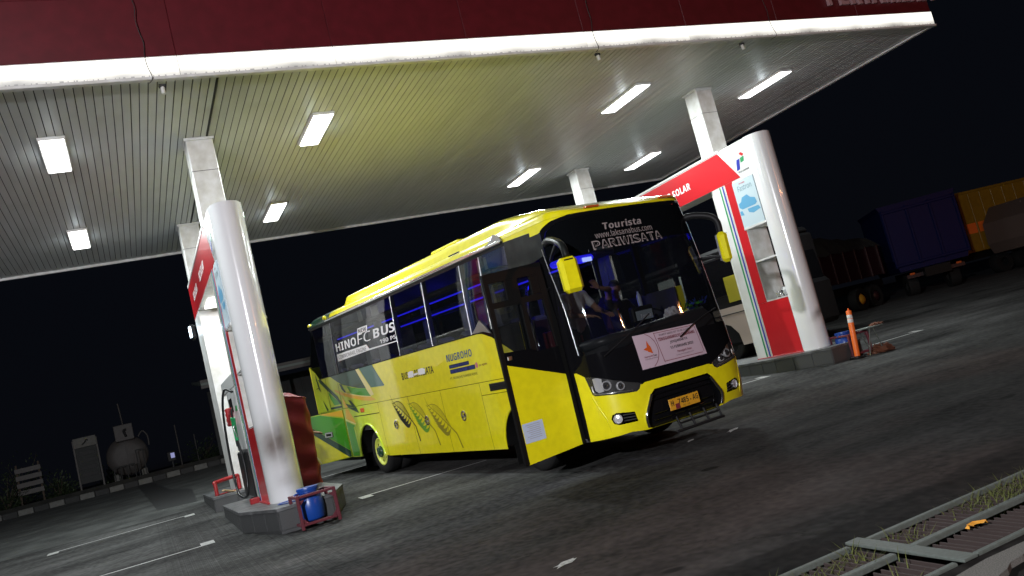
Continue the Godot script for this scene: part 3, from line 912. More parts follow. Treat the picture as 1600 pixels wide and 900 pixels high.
		pl.call([[-15.06, base + 0.02], [-15.105, base + 0.02], [-15.105, 4.84], [-15.06, 4.84]], "blue_stripe", "brand_blue", 0.003, 0.006)
		pl.call([[-15.16, base + 0.02], [-15.205, base + 0.02], [-15.205, 4.84], [-15.16, 4.84]], "green_stripe", "brand_green", 0.003, 0.006)
		# emblem: three slanted tiles and a short word
		pl.call([[-14.27, 5.35], [-14.19, 5.28], [-14.115, 5.30], [-14.20, 5.375]], "emblem_red", "brand_red", 0.003, 0.007)
		pl.call([[-14.27, 5.255], [-14.145, 5.265], [-14.17, 5.16], [-14.28, 5.15]], "emblem_green", "brand_green", 0.003, 0.007)
		pl.call([[-14.395, 5.245], [-14.29, 5.25], [-14.355, 5.02], [-14.465, 5.015]], "emblem_blue", "brand_blue", 0.003, 0.007)
		var fl := func(z: float, y: float, off: float) -> Callable: return on_plane(Vector3(s * (W / 2 + off), y - base, z), Vector3(0, 0, -s), Vector3.UP)
		part(P, "emblem_lettering", lettering(G(), "PERTAMINA", 0.36, 0.045, fl.call(-14.25 + s * 0.18, 4.94, 0.008)), M.black_print)
		part(P, "beam_lettering", lettering(G(), "BIO SOLAR", 1.22, 0.17, fl.call(-16.8 + s * 0.61, 5.13, 0.008)), M.letter_white)
		if i == 0: part(P, "beam_lettering", lettering(G(), "BIO SOLAR", 1.22, 0.17, fl.call(-18.9 + s * 0.61, 5.13, 0.008)), M.letter_white)
		# poster
		var ps := pl.call([[-14.03, 3.73], [-14.735, 3.73], [-14.735, 4.79], [-14.03, 4.79]], "poster", "poster_pale", 0.022) as MeshInstance3D
		part(ps, "poster_frame", G().box(Vector3(s * (W / 2 + 0.012), 3.72 - base, -14.382), Vector3(0.035, 0.05, 0.72), 0.006), M.white_gloss)
		part(ps, "poster_lettering", lettering(G(), "Fastron", 0.46, 0.12, fl.call(-14.40 + s * 0.20, 4.56, 0.0235), false), M.poster_word)
		part(ps, "poster_lettering", lettering(G(), "PERTAMINA", 0.2, 0.03, fl.call(-14.36 + s * 0.16, 4.71, 0.0235), true), M.brand_red)
		var art := G()
		var shape := func(poly: Array, off: float) -> void:
			var pts := []
			for e in poly: pts.append([-s * e[0], e[1]])
			art.extrude(pv(pts), o + Vector3(s * off, 0, 0), Vector3(0, 0, -s), Vector3.UP, 0.0)
		shape.call([[-14.70, 4.22], [-14.69, 4.30], [-14.60, 4.33], [-14.54, 4.42], [-14.36, 4.44], [-14.28, 4.36], [-14.14, 4.31], [-14.11, 4.20], [-14.18, 4.16], [-14.62, 4.16]], 0.0235)
		shape.call([[-14.72, 4.13], [-14.64, 4.13], [-14.60, 4.02], [-14.72, 4.04]], 0.0235)
		shape.call([[-14.46, 4.13], [-14.10, 4.12], [-14.05, 4.04], [-14.30, 4.00], [-14.44, 4.05]], 0.0235)
		part(ps, "poster_picture", art, M.poster_blue)
		art = G()
		shape.call([[-14.72, 3.76], [-14.05, 3.76], [-14.05, 3.95], [-14.20, 3.88], [-14.40, 3.93], [-14.72, 3.86]], 0.0236)
		shape.call([[-14.62, 4.50], [-14.16, 4.54], [-14.18, 4.51], [-14.60, 4.47]], 0.0238)
		part(ps, "poster_picture", art, M.poster_mid)
		art = G()
		shape.call([[-14.53, 4.34], [-14.50, 4.40], [-14.44, 4.41], [-14.44, 4.34]], 0.0242)
		shape.call([[-14.42, 4.34], [-14.42, 4.415], [-14.36, 4.415], [-14.31, 4.35]], 0.0242)
		for c in [-14.58, -14.24]: shape.call([[c - 0.05, 4.17], [c - 0.03, 4.21], [c + 0.03, 4.21], [c + 0.05, 4.17], [c + 0.03, 4.13], [c - 0.03, 4.13]], 0.0242)
		part(ps, "poster_picture", art, M.poster_white)
		for b in [[-14.60, 3.86, 0.16, 0.16], [-14.36, 3.88, 0.10, 0.24], [-14.24, 3.90, 0.09, 0.2], [-14.13, 3.92, 0.08, 0.17]]:
			art = G()
			shape.call([[b[0] - b[2] / 2, b[1]], [b[0] + b[2] / 2, b[1]], [b[0] + b[2] / 2, b[1] + b[3] * 0.7], [b[0] + b[2] * 0.2, b[1] + b[3] * 0.85], [b[0] + b[2] * 0.2, b[1] + b[3]], [b[0] - b[2] * 0.2, b[1] + b[3]], [b[0] - b[2] * 0.2, b[1] + b[3] * 0.85], [b[0] - b[2] / 2, b[1] + b[3] * 0.7]], 0.0242)
			part(ps, "poster_bottle", art, M.poster_white)
	# lamp under the beam
	var bl := part(P, "beam_lamp", G().box(Vector3(0, beam - 0.03, -18.3), Vector3(0.34, 0.05, 1.1), 0.01), M.lamp_edge)
	var al := AreaLight3D.new()
	al.name = "beam_lamp_glow"; al.area_size = Vector2(0.32, 1.05); al.light_energy = 3.0; al.shadow_enabled = true; al.area_range = 60.0; al.area_attenuation = 2.0
	bl.add_child(al); al.position = Vector3(0, beam - 0.065, -18.3); al.rotation_degrees = Vector3(-90, 0, 0)
	# toe plates
	part(P, "toe_plate", G().box(Vector3(0, 0.02, -14.75), Vector3(W + 0.08, 0.04, 1.5), 0.008), M.red_steel)
	if i == 0:
		part(P, "foot_bracket", G().box(Vector3(-hw - 0.09, 0.06, -15.15), Vector3(0.16, 0.10, 0.12), 0.01), M.red_steel)

func build_dispenser() -> void:
	var D := thing("fuel_dispenser", "white fuel dispenser with black lower half, hose and green nozzle on the left island", "fuel pump", on(1.92, -16.6, 0.285))
	var w := 0.50
	part(D, "lower_cabinet", G().box(Vector3(0, 0.42, 0), Vector3(w + 0.04, 0.84, 1.75), 0.03), M.pump_black)
	part(D, "upper_cabinet", G().box(Vector3(0, 1.42, 0.05), Vector3(w, 1.16, 1.60), 0.03), M.pump_white)
	part(D, "head_box", G().box(Vector3(0, 2.12, -0.15), Vector3(w, 0.26, 2.6), 0.02), M.pump_white)
	part(D, "head_end_plate", G().box(Vector3(0, 2.12, -1.462), Vector3(w - 0.06, 0.2, 0.02), 0.004), M.satin_chrome)
	part(D, "display_window", G().box(Vector3(-w / 2 - 0.004, 1.72, -0.25), Vector3(0.012, 0.26, 0.55), 0.004), M.bus_black)
	part(D, "door_seam", G().box(Vector3(-w / 2 - 0.001, 1.42, -0.55), Vector3(0.006, 1.1, 0.01)), M.island_stone)
	part(D, "side_hatch", G().box(Vector3(-w / 2 - 0.004, 1.25, -0.95 + 0.28), Vector3(0.012, 0.6, 0.2), 0.004), M.satin_chrome)
	part(D, "green_label", G().box(Vector3(-w / 2 - 0.003, 1.62, 0.52), Vector3(0.008, 0.09, 0.28), 0.002), M.brand_green)
	part(D, "nozzle_boot", G().box(Vector3(-w / 2 - 0.06, 1.52, -0.32), Vector3(0.13, 0.34, 0.22), 0.02), M.red_steel)
	for k in 3:
		part(D, "boot_highlight", G().box(Vector3(-w / 2 - 0.127, 1.62 - k * 0.1, -0.36), Vector3(0.012, 0.05, 0.10), 0.004), M.letter_white)
	var nz := sub(D, "nozzle", Vector3(-w / 2 - 0.09, 1.25, 0.42))
	part(nz, "nozzle_body", G().tube(curve([Vector3(0, 0.22, 0.06), Vector3(0, 0.10, 0.02), Vector3(0, -0.06, 0.0), Vector3(0.0, -0.20, 0.04)], 4), 0.045, 10, 0.03), M.brand_green)
	part(nz, "nozzle_guard", G().tube(curve([Vector3(0, 0.08, 0.04), Vector3(-0.03, 0.02, 0.12), Vector3(0, -0.14, 0.10)], 4), 0.012, 8), M.satin_chrome)
	part(nz, "nozzle_spout", G().tube(curve([Vector3(0, 0.20, 0.06), Vector3(0, 0.32, 0.03), Vector3(0.04, 0.40, 0.0)], 4), 0.018, 8), M.bus_dark)
	part(D, "hose", G().tube(curve([Vector3(-w / 2 - 0.02, 1.92, 0.62), Vector3(-w / 2 - 0.14, 1.98, 0.45), Vector3(-w / 2 - 0.2, 1.6, 0.10), Vector3(-w / 2 - 0.22, 0.9, -0.15), Vector3(-w / 2 - 0.22, 0.3, -0.15), Vector3(-w / 2 - 0.2, 0.06, 0.15), Vector3(-w / 2 - 0.12, 0.10, 0.65), Vector3(-w / 2 - 0.07, 0.6, 0.60), Vector3(-w / 2 - 0.09, 1.05, 0.45)], 6), 0.022, 10), M.hose)
	# floodlight on the beam end
	var F := thing("floodlight", "small lit floodlight bracketed on the rear end of the left pylon beam", "floodlight", Vector3(1.56, 4.62, -20.75))
	part(F, "lamp_housing", G().box(Vector3(0, 0, 0), Vector3(0.12, 0.34, 0.30), 0.03), M.bus_dark)
	part(F, "lamp_face", G().box(Vector3(-0.05, 0.0, 0.10), Vector3(0.05, 0.26, 0.14), 0.01), M.flood_face)
	part(F, "bracket", G().tube(p3([Vector3(0.05, 0.1, 0), Vector3(0.22, 0.22, 0.2)]), 0.02, 8), M.bus_dark)
	var o := OmniLight3D.new()
	o.name = "flood_glow"; o.light_energy = 0.25; o.light_size = 0.06; o.light_color = Color(0.8, 0.9, 1.0); o.omni_range = 40.0; o.omni_attenuation = 2.0; o.shadow_enabled = true
	F.add_child(o); o.position = Vector3(-0.12, 0, 0.12)

func build_island_things() -> void:
	# fitted red cover over a narrow pump
	var Cv := thing("covered_pump", "tall pump under a fitted red vinyl cover beside the left pylon", "covered pump", on(2.64, -16.1, 0.12))
	var g := G()
	var rows := 26
	var seg := 40
	rng.seed = 77
	var ring := func(t: float, k: int) -> Vector3:
		var a := TAU * k / seg
		var c := Vector2(cos(a), sin(a))
		var e := 0.45
		var hx := 0.25 - 0.03 * (1 - t)
		var hz := 0.30 - 0.03 * (1 - t)
		var p := Vector2(signf(c.x) * pow(absf(c.x), e) * hx, signf(c.y) * pow(absf(c.y), e) * hz)
		var wr := 0.014 * sin(a * 5.0 + t * 9.0) + 0.012 * sin(a * 3.0 - t * 23.0) + 0.016 * sin(t * 31.0 + a * 2.0) * (1 - t)
		p += p.normalized() * wr
		return Vector3(p.x, t * 1.82 - 0.28 * (p.x + 0.2) * t * t, p.y)
	for i in rows:
		for k in seg:
			var q := []
			var nn := []
			for e in [[i, k], [i, k + 1], [i + 1, k + 1], [i + 1, k]]:
				var t: float = e[0] / float(rows)
				q.append(ring.call(t, e[1]))
				var du: Vector3 = ring.call(t, e[1] + 1) - ring.call(t, e[1] - 1)
				var dv: Vector3 = ring.call(minf(t + 0.04, 1.04), e[1]) - ring.call(t - 0.04, e[1])
				nn.append(dv.cross(du).normalized())
			g.squad(q, nn)
	for k in seg:
		var a: Vector3 = ring.call(1.0, k)
		var b: Vector3 = ring.call(1.0, k + 1)
		g.quad(a, b, b * Vector3(0.6, 1, 0.6) + Vector3(0, 0.05, 0), a * Vector3(0.6, 1, 0.6) + Vector3(0, 0.05, 0), Vector3.UP)
		g.flat(b * Vector3(0.6, 1, 0.6) + Vector3(0, 0.05, 0), a * Vector3(0.6, 1, 0.6) + Vector3(0, 0.05, 0), Vector3(0, 1.86, 0), Vector3.UP)
	part(Cv, "vinyl_cover", g, M.red_cover)
	var pip := []
	for k in seg + 1: pip.append(ring.call(1.0, k) * Vector3(1.01, 1, 1.01))
	part(Cv, "seam_piping", G().tube(p3(pip), 0.008, 6, -1.0, false), M.piping)
	part(Cv, "pump_foot", G().box(Vector3(0, -0.08, 0.0), Vector3(0.34, 0.2, 0.42), 0.02), M.bus_dark)
	# crates with a jerry tub, left and right
	var crate := func(at: Vector3, turn: float, label: String, dims: Vector3) -> void:
		var C := thing("tub_stand", label, "stand", at, "tub stands", Basis(Vector3.UP, turn))
		for sx in [-1.0, 1.0]:
			for sz in [-1.0, 1.0]:
				part(C, "leg", G().box(Vector3(sx * dims.x / 2, dims.y / 2, sz * dims.z / 2), Vector3(0.045, dims.y, 0.045), 0.006), M.crate_red)
		for y in [0.07, dims.y - 0.02]:
			for sz in [-1.0, 1.0]:
				part(C, "rail", G().box(Vector3(0, y, sz * dims.z / 2), Vector3(dims.x - 0.047, 0.04, 0.04), 0.006), M.crate_red)
			for sx in [-1.0, 1.0]:
				part(C, "rail", G().box(Vector3(sx * dims.x / 2, y, 0), Vector3(0.04, 0.04, dims.z - 0.047), 0.006), M.crate_red)
		for k in 3: part(C, "floor_bar", G().box(Vector3((k - 1) * dims.x * 0.27, 0.07, 0), Vector3(0.03, 0.02, dims.z - 0.047), 0.004), M.crate_red)
		for sx in [-1.0, 1.0]:
			for y in [0.09, dims.y - 0.07]:
				part(C, "gusset", G().extrude(pv([[0, 0], [0.07, 0], [0, 0.07]]) if y < 0.2 else pv([[0, 0], [0, -0.07], [0.07, 0]]), Vector3(-sx * (dims.x / 2 - 0.022), y, dims.z / 2 - 0.01), Vector3(sx, 0, 0), Vector3.UP, 0.012 * sx), M.crate_red)
	crate.call(on(2.07, -12.62), deg_to_rad(4.0), "maroon steel stand holding a blue tub before the left island", Vector3(0.53, 0.48, 0.46))
	crate.call(on(13.62, -13.35), deg_to_rad(80.0), "pale red steel stand holding a blue tub behind the orange bollard", Vector3(0.62, 0.50, 0.46))
	var tub := func(at: Vector3, label: String) -> void:
		var T := thing("water_tub", label, "tub", at, "blue tubs")
		part(T, "tub_body", G().lathe([[0.0, 0.0], [0.15, 0.0], [0.175, 0.03], [0.185, 0.20], [0.175, 0.33], [0.14, 0.385], [0.125, 0.395]], Vector3.ZERO, Vector3.UP, 32), M.blue_plastic)
		part(T, "tub_collar", G().lathe([[0.125, 0.39], [0.145, 0.40], [0.145, 0.42], [0.128, 0.425]], Vector3.ZERO, Vector3.UP, 32), M.blue_plastic)
		part(T, "tub_lid", G().lathe([[0.155, 0.425], [0.16, 0.445], [0.155, 0.47], [0.0, 0.475]], Vector3.ZERO, Vector3.UP, 32), M.blue_plastic)
		part(T, "tub_handle", G().tube(curve([Vector3(-0.15, 0.36, 0.05), Vector3(-0.21, 0.40, 0.05), Vector3(-0.12, 0.42, 0.05)], 5), 0.012, 8), M.blue_plastic)
	tub.call(on(2.03, -12.64, 0.085), "blue plastic water tub in the maroon stand on the left")
	tub.call(on(13.58, -13.45, 0.085), "blue plastic water tub beside the orange bollard")
	# basin lip at the foot of the left pylon
	var bs := thing("blue_basin", "shallow blue plastic basin at the foot of the left pylon", "basin", on(1.90, -13.30, 0.285))
	part(bs, "basin_bowl", G().lathe([[0.0, 0.01], [0.16, 0.01], [0.21, 0.06], [0.235, 0.065], [0.235, 0.075], [0.20, 0.07], [0.15, 0.02], [0.0, 0.018]], Vector3.ZERO, Vector3.UP, 32), M.blue_plastic)
	# red guard loop and wedge behind the left pylon
	var gd := thing("guard_rail", "low red steel guard loop on the rear kerb island at left", "guard rail", on(1.35, -19.0, 0.285))
	part(gd, "rail_loop", G().tube(curve([Vector3(-0.12, 0, 0.25), Vector3(-0.12, 0.22, 0.25), Vector3(-0.10, 0.26, 0.2), Vector3(0.35, 0.28, -0.2), Vector3(0.38, 0.24, -0.22), Vector3(0.38, 0, -0.22)], 4), 0.04, 10), M.red_steel)
	part(gd, "floor_plate", G().box(Vector3(0.13, 0.006, 0.0), Vector3(0.62, 0.012, 0.16), 0.003, Basis(Vector3.UP, 0.75)), M.red_steel)
	var pk := part(self, "wood_plank", G().box(Vector3(0, 0.05, 0), Vector3(0.06, 0.03, 0.75), 0.006, Basis(Vector3.UP, -0.5) * Basis(Vector3.RIGHT, -0.18)), M.plank, "", on(1.5, -18.6, 0.27))
	meta(pk, "pale wooden plank leaning on the rear kerb island at left", "plank")
	# bollard
	var Bo := thing("traffic_bollard", "orange plastic traffic bollard with white bands and black base, leaning slightly", "bollard", on(13.30, -12.95), "", Basis(Vector3(0, 0, 1), deg_to_rad(-7.0)))
	part(Bo, "post", G().lathe([[0.052, 0.04], [0.055, 0.06], [0.056, 0.60], [0.056, 0.97], [0.050, 0.99], [0.0, 0.995]], Vector3.ZERO, Vector3.UP, 28), M.bollard_orange)
	for y in [0.74, 0.825]: part(Bo, "white_band", G().lathe([[0.0562, y], [0.0575, y + 0.002], [0.0575, y + 0.073], [0.0562, y + 0.075]], Vector3.ZERO, Vector3.UP, 28), M.reflective)
	part(Bo, "top_ring", G().tube(curve([Vector3(-0.015, 0.99, 0), Vector3(-0.01, 1.03, 0), Vector3(0.01, 1.03, 0), Vector3(0.015, 0.99, 0)], 4), 0.006, 6), M.bollard_orange)
	part(Bo, "rubber_base", G().lathe([[0.16, 0.0], [0.16, 0.025], [0.12, 0.045], [0.056, 0.05]], Vector3.ZERO, Vector3.UP, 28), M.bus_rubber)
	# squeegee board and brown sacks round the right stand
	var sq := thing("brown_sack", "crumpled brown sack slumped on the ground right of the orange bollard", "sack", on(13.95, -12.9))
	part(sq, "sack_body", lump(Vector3(0.28, 0.16, 0.22), 3), M.sack_brown)
	var sq2 := thing("brown_sack", "dark brown rag heaped at the foot of the right pylon", "rag", on(13.35, -14.0, 0.285))
	part(sq2, "sack_body", lump(Vector3(0.16, 0.07, 0.14), 4), M.sack_brown)
	var fr := thing("folding_rack", "thin grey folding rack leaning over the tub right of the bollard", "rack", on(13.68, -12.95))
	for s in [-1.0, 1.0]:
		part(fr, "rack_leg", G().tube(p3([Vector3(0.22, 0.0, s * 0.16), Vector3(0.05, 0.53, s * 0.20)]), 0.012, 8), M.steel_grate)
		part(fr, "rack_leg", G().tube(p3([Vector3(-0.2, 0.0, s * 0.16), Vector3(-0.05, 0.53, s * 0.20)]), 0.012, 8), M.steel_grate)
	part(fr, "rack_top", G().box(Vector3(0.1, 0.545, 0), Vector3(0.50, 0.02, 0.42), 0.006), M.steel_grate)
	part(fr, "dark_cloth", lump(Vector3(0.14, 0.05, 0.12), 9), M.sack_brown, "", Vector3(0.36, 0.56, 0.0))
	# kettle-like funnel in the niche of the right pylon
	var kt := thing("steel_funnel", "small steel funnel lying in the niche of the diesel pylon", "funnel", Vector3(13.12, 2.06, -14.3))
	part(kt, "funnel_cone", G().lathe([[0.10, 0.0], [0.11, 0.01], [0.10, 0.02], [0.03, 0.05], [0.02, 0.12]], Vector3(0, 0.1, 0.05), Vector3(-0.2, 0.1, -1), 20), M.chrome)
	part(kt, "funnel_hook", G().tube(curve([Vector3(0, 0.0, -0.15), Vector3(0, 0.10, -0.2), Vector3(0, 0.12, -0.12), Vector3(0, 0.02, -0.05)], 5), 0.012, 8), M.chrome)

func lump(r: Vector3, sd: int) -> Geo:
	var g := G()
	var n := FastNoiseLite.new(); n.seed = sd; n.frequency = 2.2
	var f := func(i: int, k: int) -> Vector3:
		var a := PI / 2 * i / 8.0
		var d := Vector3(cos(a) * cos(TAU * k / 20), sin(a), cos(a) * sin(TAU * k / 20))
		return d * r * (1.0 + 0.55 * n.get_noise_3dv(d))
	for i in 8:
		for k in 20:
			g.quad(f.call(i, k), f.call(i, k + 1), f.call(i + 1, k + 1), f.call(i + 1, k), f.call(i, k))
	return g

# ------------------------------------------------------------------ the coach
func bus_paint() -> void:
	var fl := noise_tex(0.02, 5, Color(0.93, 0.93, 0.93), Color(1, 1, 1), 512, 5)
	for e in [["yellow", Color(0.84, 0.76, 0.008)], ["yellow_print", Color(1, 1, 1)], ["lime", Color(0.42, 0.56, 0.03)], ["leaf_green", Color(0.055, 0.30, 0.012)], ["deep_green", Color(0.006, 0.045, 0.022)], ["teal", Color(0.03, 0.12, 0.10)], ["amber_print", Color(0.75, 0.42, 0.03)], ["cream_line", Color(0.80, 0.70, 0.28)], ["olive", Color(0.28, 0.25, 0.02)], ["feather_green", Color(0.12, 0.33, 0.015)]]:
		var m := mat(e[0], e[1], 0.3, 0.0, 0.9)
		m.clearcoat_roughness = 0.06
		if e[0].begins_with("yellow"):
			grain(m, 0.6, fl)
	M["yellow_print"].vertex_color_use_as_albedo = true
	mat("bus_black", Color(0.005, 0.005, 0.006), 0.08)
	mat("bus_rubber", Color(0.006, 0.006, 0.006), 0.5)
	mat("bus_dark", Color(0.012, 0.012, 0.013), 0.5)
	mat("dark_panel", Color(0.028, 0.032, 0.030), 0.35)
	grain(M["dark_panel"], 1.2, noise_tex(0.01, 8, Color(0.45, 0.45, 0.45), Color(1, 1, 1), 256, 4))
	mat("chrome", Color(0.75, 0.75, 0.76), 0.14, 1.0)
	mat("satin_chrome", Color(0.5, 0.5, 0.5), 0.3, 1.0)
	mat("tyre", Color(0.014, 0.014, 0.014), 0.75)
	mat("rim_paint", Color(0.55, 0.60, 0.10), 0.35)
	mat("white_print", Color(0.78, 0.78, 0.80), 0.4)
	mat("grey_print", Color(0.26, 0.23, 0.23), 0.5)
	mat("blue_print", Color(0.008, 0.07, 0.24), 0.4)
	mat("navy_print", Color(0.008, 0.015, 0.07), 0.4)
	mat("royal_print", Color(0.03, 0.07, 0.45), 0.4)
	mat("black_print", Color(0.012, 0.012, 0.010), 0.45)
	mat("pink_print", Color(0.55, 0.18, 0.22), 0.4)
	mat("maroon_print", Color(0.16, 0.02, 0.03), 0.5)
	mat("amber_lens", Color(0.55, 0.10, 0.02), 0.15, 0.0, 0.8)
	mat("plate_yellow", Color(0.60, 0.30, 0.02), 0.4)
	mat("paper", Color(0.47, 0.37, 0.44), 0.55)
	mat("document", Color(0.46, 0.54, 0.70), 0.3)
	mat("curtain", Color(0.30, 0.34, 0.32), 0.9)
	M["curtain"].backlight_enabled = true; M["curtain"].backlight = Color(0.4, 0.42, 0.42)
	mat("seat_cloth", Color(0.05, 0.01, 0.022), 0.9)
	mat("head_cloth", Color(0.16, 0.16, 0.19), 0.9)
	mat("cabin", Color(0.045, 0.045, 0.05), 0.8)
	mat("dash", Color(0.05, 0.05, 0.055), 0.38)
	mat("lens_dark", Color(0.02, 0.02, 0.02), 0.2, 0.4)
	mat("reflector", Color(0.55, 0.55, 0.57), 0.22, 0.35)
	glass("side_glass", Color(0.004, 0.005, 0.006), 0.68)
	M["side_glass"].metallic_specular = 0.34
	glass("front_glass", Color(0.004, 0.005, 0.006), 0.62)
	M["front_glass"].metallic_specular = 0.4
	for q in ["bus_black", "bus_rubber", "bus_dark", "dark_panel", "tyre"]: M[q].metallic_specular = 0.28
	glass("lamp_glass", Color(0.3, 0.3, 0.3), 0.08)
	glow("blue_led", Color(0.02, 0.015, 1.0), 1.6)
	glow("pale_led", Color(0.35, 0.45, 1.0), 3.0)
	glow("dash_screen", Color(0.04, 0.07, 0.09), 0.6)

func lime_fade(p: Vector3) -> Color:   # the print on the flank runs from yellow to lime towards the tail
	var k := smoothstep(-4.7, -6.3, p.z) * (1.0 - 0.35 * smoothstep(1.3, 1.9, p.y))
	return Color(0.84, 0.76, 0.008).lerp(Color(0.50, 0.64, 0.04), k)

func decal(B: Node3D, called: String, zy: Array, m: String, off := 0.003) -> void:
	part(B, called, skin(G(), [ZY(zy)], [], off), M[m])

func build_bus() -> Node3D:
	nose_init()

	var yaw := deg_to_rad(8.3)
	var up := Vector3(0, 1, SLOPE).normalized()
	var f := Vector3(sin(yaw), 0, cos(yaw))
	f = (f - up * f.dot(up)).normalized()
	var b := Basis(up.cross(f).normalized(), up, f)
	var at := Vector3(5.02, gy(-11.07), -11.07) - b.x * 0.06
	var B := thing("coach_bus", "yellow tour coach with lime and green tail graphics and its front door open", "bus", at, "", b)
	bus_flank(B)
	bus_right(B)
	bus_roof(B)
	bus_nose(B)
	bus_door(B)
	bus_wheels(B)
	bus_cabin(B)
	return B

func bus_flank(B: Node3D) -> void:
	var e := 0.004
	var ra := ZY(arch(-5.88, 0.53, 1.01, 0.37))
	var fa := ZY(arch(-0.12, 0.57, 1.01, 0.37))
	var fade := func(p: Vector3) -> Color: return lime_fade(p)
	# upper side panel, then the hatches below it, each its own sheet with an open gap between
	var up := [[-8.52, 1.415 + e], [0.36, 1.415 + e], [0.36, 2.15], [-8.01, 2.15], [-8.21, 2.31], [-8.50, 2.45]]
	part(B, "side_panel", skin(G(), [ZY(up)], [], 0.0, fade), M.yellow_print)
	part(B, "rear_quarter_panel", skin(G(), [ZY([[-7.0, 0.38], [-5.12 - e, 0.38], [-5.12 - e, 1.415 - e], [-8.52, 1.415 - e], [-8.52, 1.40], [-7.0, 1.395]])], [ra], 0.0, fade), M.yellow_print)
	var z := [-5.12, -3.74, -2.46, -1.13]
	for i in 3:
		var d := part(B, "luggage_door", skin(G(), [ZY([[z[i] + e, 0.37], [z[i + 1] - e, 0.37], [z[i + 1] - e, 1.415 - e], [z[i] + e, 1.415 - e]])], [], 0.0, fade), M.yellow_print)
		var c := Vector3(0, 0.945, [-4.46, -3.15, -1.82][i])
		part(d, "latch_ring", G().lathe([[0.085, 0.0], [0.085, 0.014], [0.07, 0.022], [0.056, 0.016], [0.05, -0.01]], c, Vector3.LEFT, 24), M.chrome)
		part(d, "latch_cup", G().lathe([[0.05, -0.004], [0.02, 0.002], [0.0, 0.002]], c, Vector3.LEFT, 20), M.bus_black)
		part(d, "latch_button", G().box(c + Vector3(-0.008, -0.012, 0), Vector3(0.02, 0.03, 0.045), 0.006), M.satin_chrome)
	part(B, "front_quarter_panel", skin(G(), [ZY([[-1.13 + e, 0.37], [0.36, 0.37], [0.36, 1.215 - e], [-1.13 + e, 1.215 - e]])], [fa], 0.0, fade), M.yellow_print)
	part(B, "fuse_hatch", skin(G(), [ZY([[-1.13 + e, 1.215 + e], [0.36, 1.215 + e], [0.36, 1.415 - e], [-1.13 + e, 1.415 - e]])], [], 0.0, fade), M.yellow_print)
	part(B, "gap_backing", skin(G(), [ZY([[-7.0, 0.39], [0.36, 0.39], [0.36, 2.1], [-8.45, 2.1], [-8.45, 1.37], [-7.0, 1.37]])], [ra, fa], -0.02), M.bus_rubber)
	# raised wheel arch lips
	for w in [[-5.88, 0.53, 1.01], [-0.12, 0.57, 1.01]]:
		var path := []
		for i in 17:
			var a := PI * (1.0 - i / 16.0)
			path.append(Vector3(-0.004, 0.40 + sin(a) * (w[2] - 0.38), w[0] + cos(a) * (w[1] + 0.025 + 0.04 * (1 - sin(a)))))
		part(B, "arch_lip", G().tube(p3(path), 0.02, 8), M.lime if w[0] < -3 else M.yellow)
		var liner := G()
		for i in 16:
			var a0 := PI * i / 16.0
			var a1 := PI * (i + 1) / 16.0
			var p0 := Vector3(0, 0.42 + sin(a0) * 0.60, w[0] + cos(a0) * 0.57)
			var p1 := Vector3(0, 0.42 + sin(a1) * 0.60, w[0] + cos(a1) * 0.57)
			liner.quad(p0, p1, p1 + Vector3(0.7, 0, 0), p0 + Vector3(0.7, 0, 0), Vector3(0, 0.5, w[0]) - p0)
		part(B, "wheel_arch_liner", liner, M.bus_rubber)
	# vent by the front arch, marker lamp
	var vt := part(B, "side_vent", G().box(Vector3(0.0, 1.315, -0.58), Vector3(0.012, 0.115, 0.52), 0.004), M.bus_dark)
	for i in 4: part(vt, "vent_slat", G().box(Vector3(-0.008, 1.275 + i * 0.027, -0.58), Vector3(0.01, 0.008, 0.5), 0.002), M.bus_rubber)
	part(B, "side_marker", G().box(Vector3(-0.008, 1.315, -5.94), Vector3(0.02, 0.085, 0.17), 0.008), M.amber_lens)
	# seams of the rear louvre panel
	for s in [[[-7.64, 2.13], [-7.68, 1.42]], [[-6.95, 1.96], [-6.985, 1.42]], [[-6.45, 1.212], [-5.13, 1.212]], [[-8.30, 1.955], [-8.16, 1.965]]]:
		var a := Vector2(s[0][0], s[0][1])
		var c := Vector2(s[1][0], s[1][1])
		var nn := (c - a).orthogonal().normalized() * 0.007
		decal(B, "panel_seam", [a + nn, c + nn, c - nn, a - nn], "bus_rubber", 0.006)
	# printed tail graphics
	decal(B, "tail_graphic", [[-7.34, 2.148], [-5.86, 2.148], [-5.52, 1.73], [-5.9, 1.765], [-6.23, 1.82], [-6.75, 1.92], [-6.95, 1.99]], "deep_green")
	decal(B, "tail_graphic", [[-5.86, 2.148], [-5.71, 2.148], [-5.29, 1.72], [-5.20, 1.58], [-5.38, 1.56], [-5.52, 1.73]], "cream_line")
	decal(B, "tail_graphic", [[-5.67, 2.148], [-4.99, 2.148], [-4.61, 1.71], [-4.67, 1.70], [-5.27, 1.72]], "teal")
	decal(B, "tail_graphic", [[-6.75, 1.905], [-6.23, 1.81], [-5.9, 1.76], [-5.54, 1.73], [-5.36, 1.56], [-5.8, 1.59], [-6.14, 1.65], [-6.56, 1.73]], "leaf_green")
	decal(B, "tail_graphic", [[-6.75, 1.905], [-6.50, 1.86], [-6.35, 1.69], [-6.56, 1.73]], "lime", 0.005)
	decal(B, "tail_graphic", [[-7.25, 1.86], [-6.91, 1.775], [-6.64, 1.72], [-6.15, 1.64], [-5.8, 1.59], [-5.36, 1.545], [-5.15, 1.47], [-5.43, 1.47], [-5.84, 1.51], [-6.35, 1.6], [-6.88, 1.7], [-7.2, 1.80]], "amber_print", 0.004)
	decal(B, "tail_graphic", [[-6.70, 1.75], [-6.64, 1.735], [-6.15, 1.655], [-5.8, 1.605], [-5.36, 1.56], [-5.36, 1.545], [-5.8, 1.585], [-6.15, 1.635], [-6.64, 1.715]], "cream_line", 0.006)
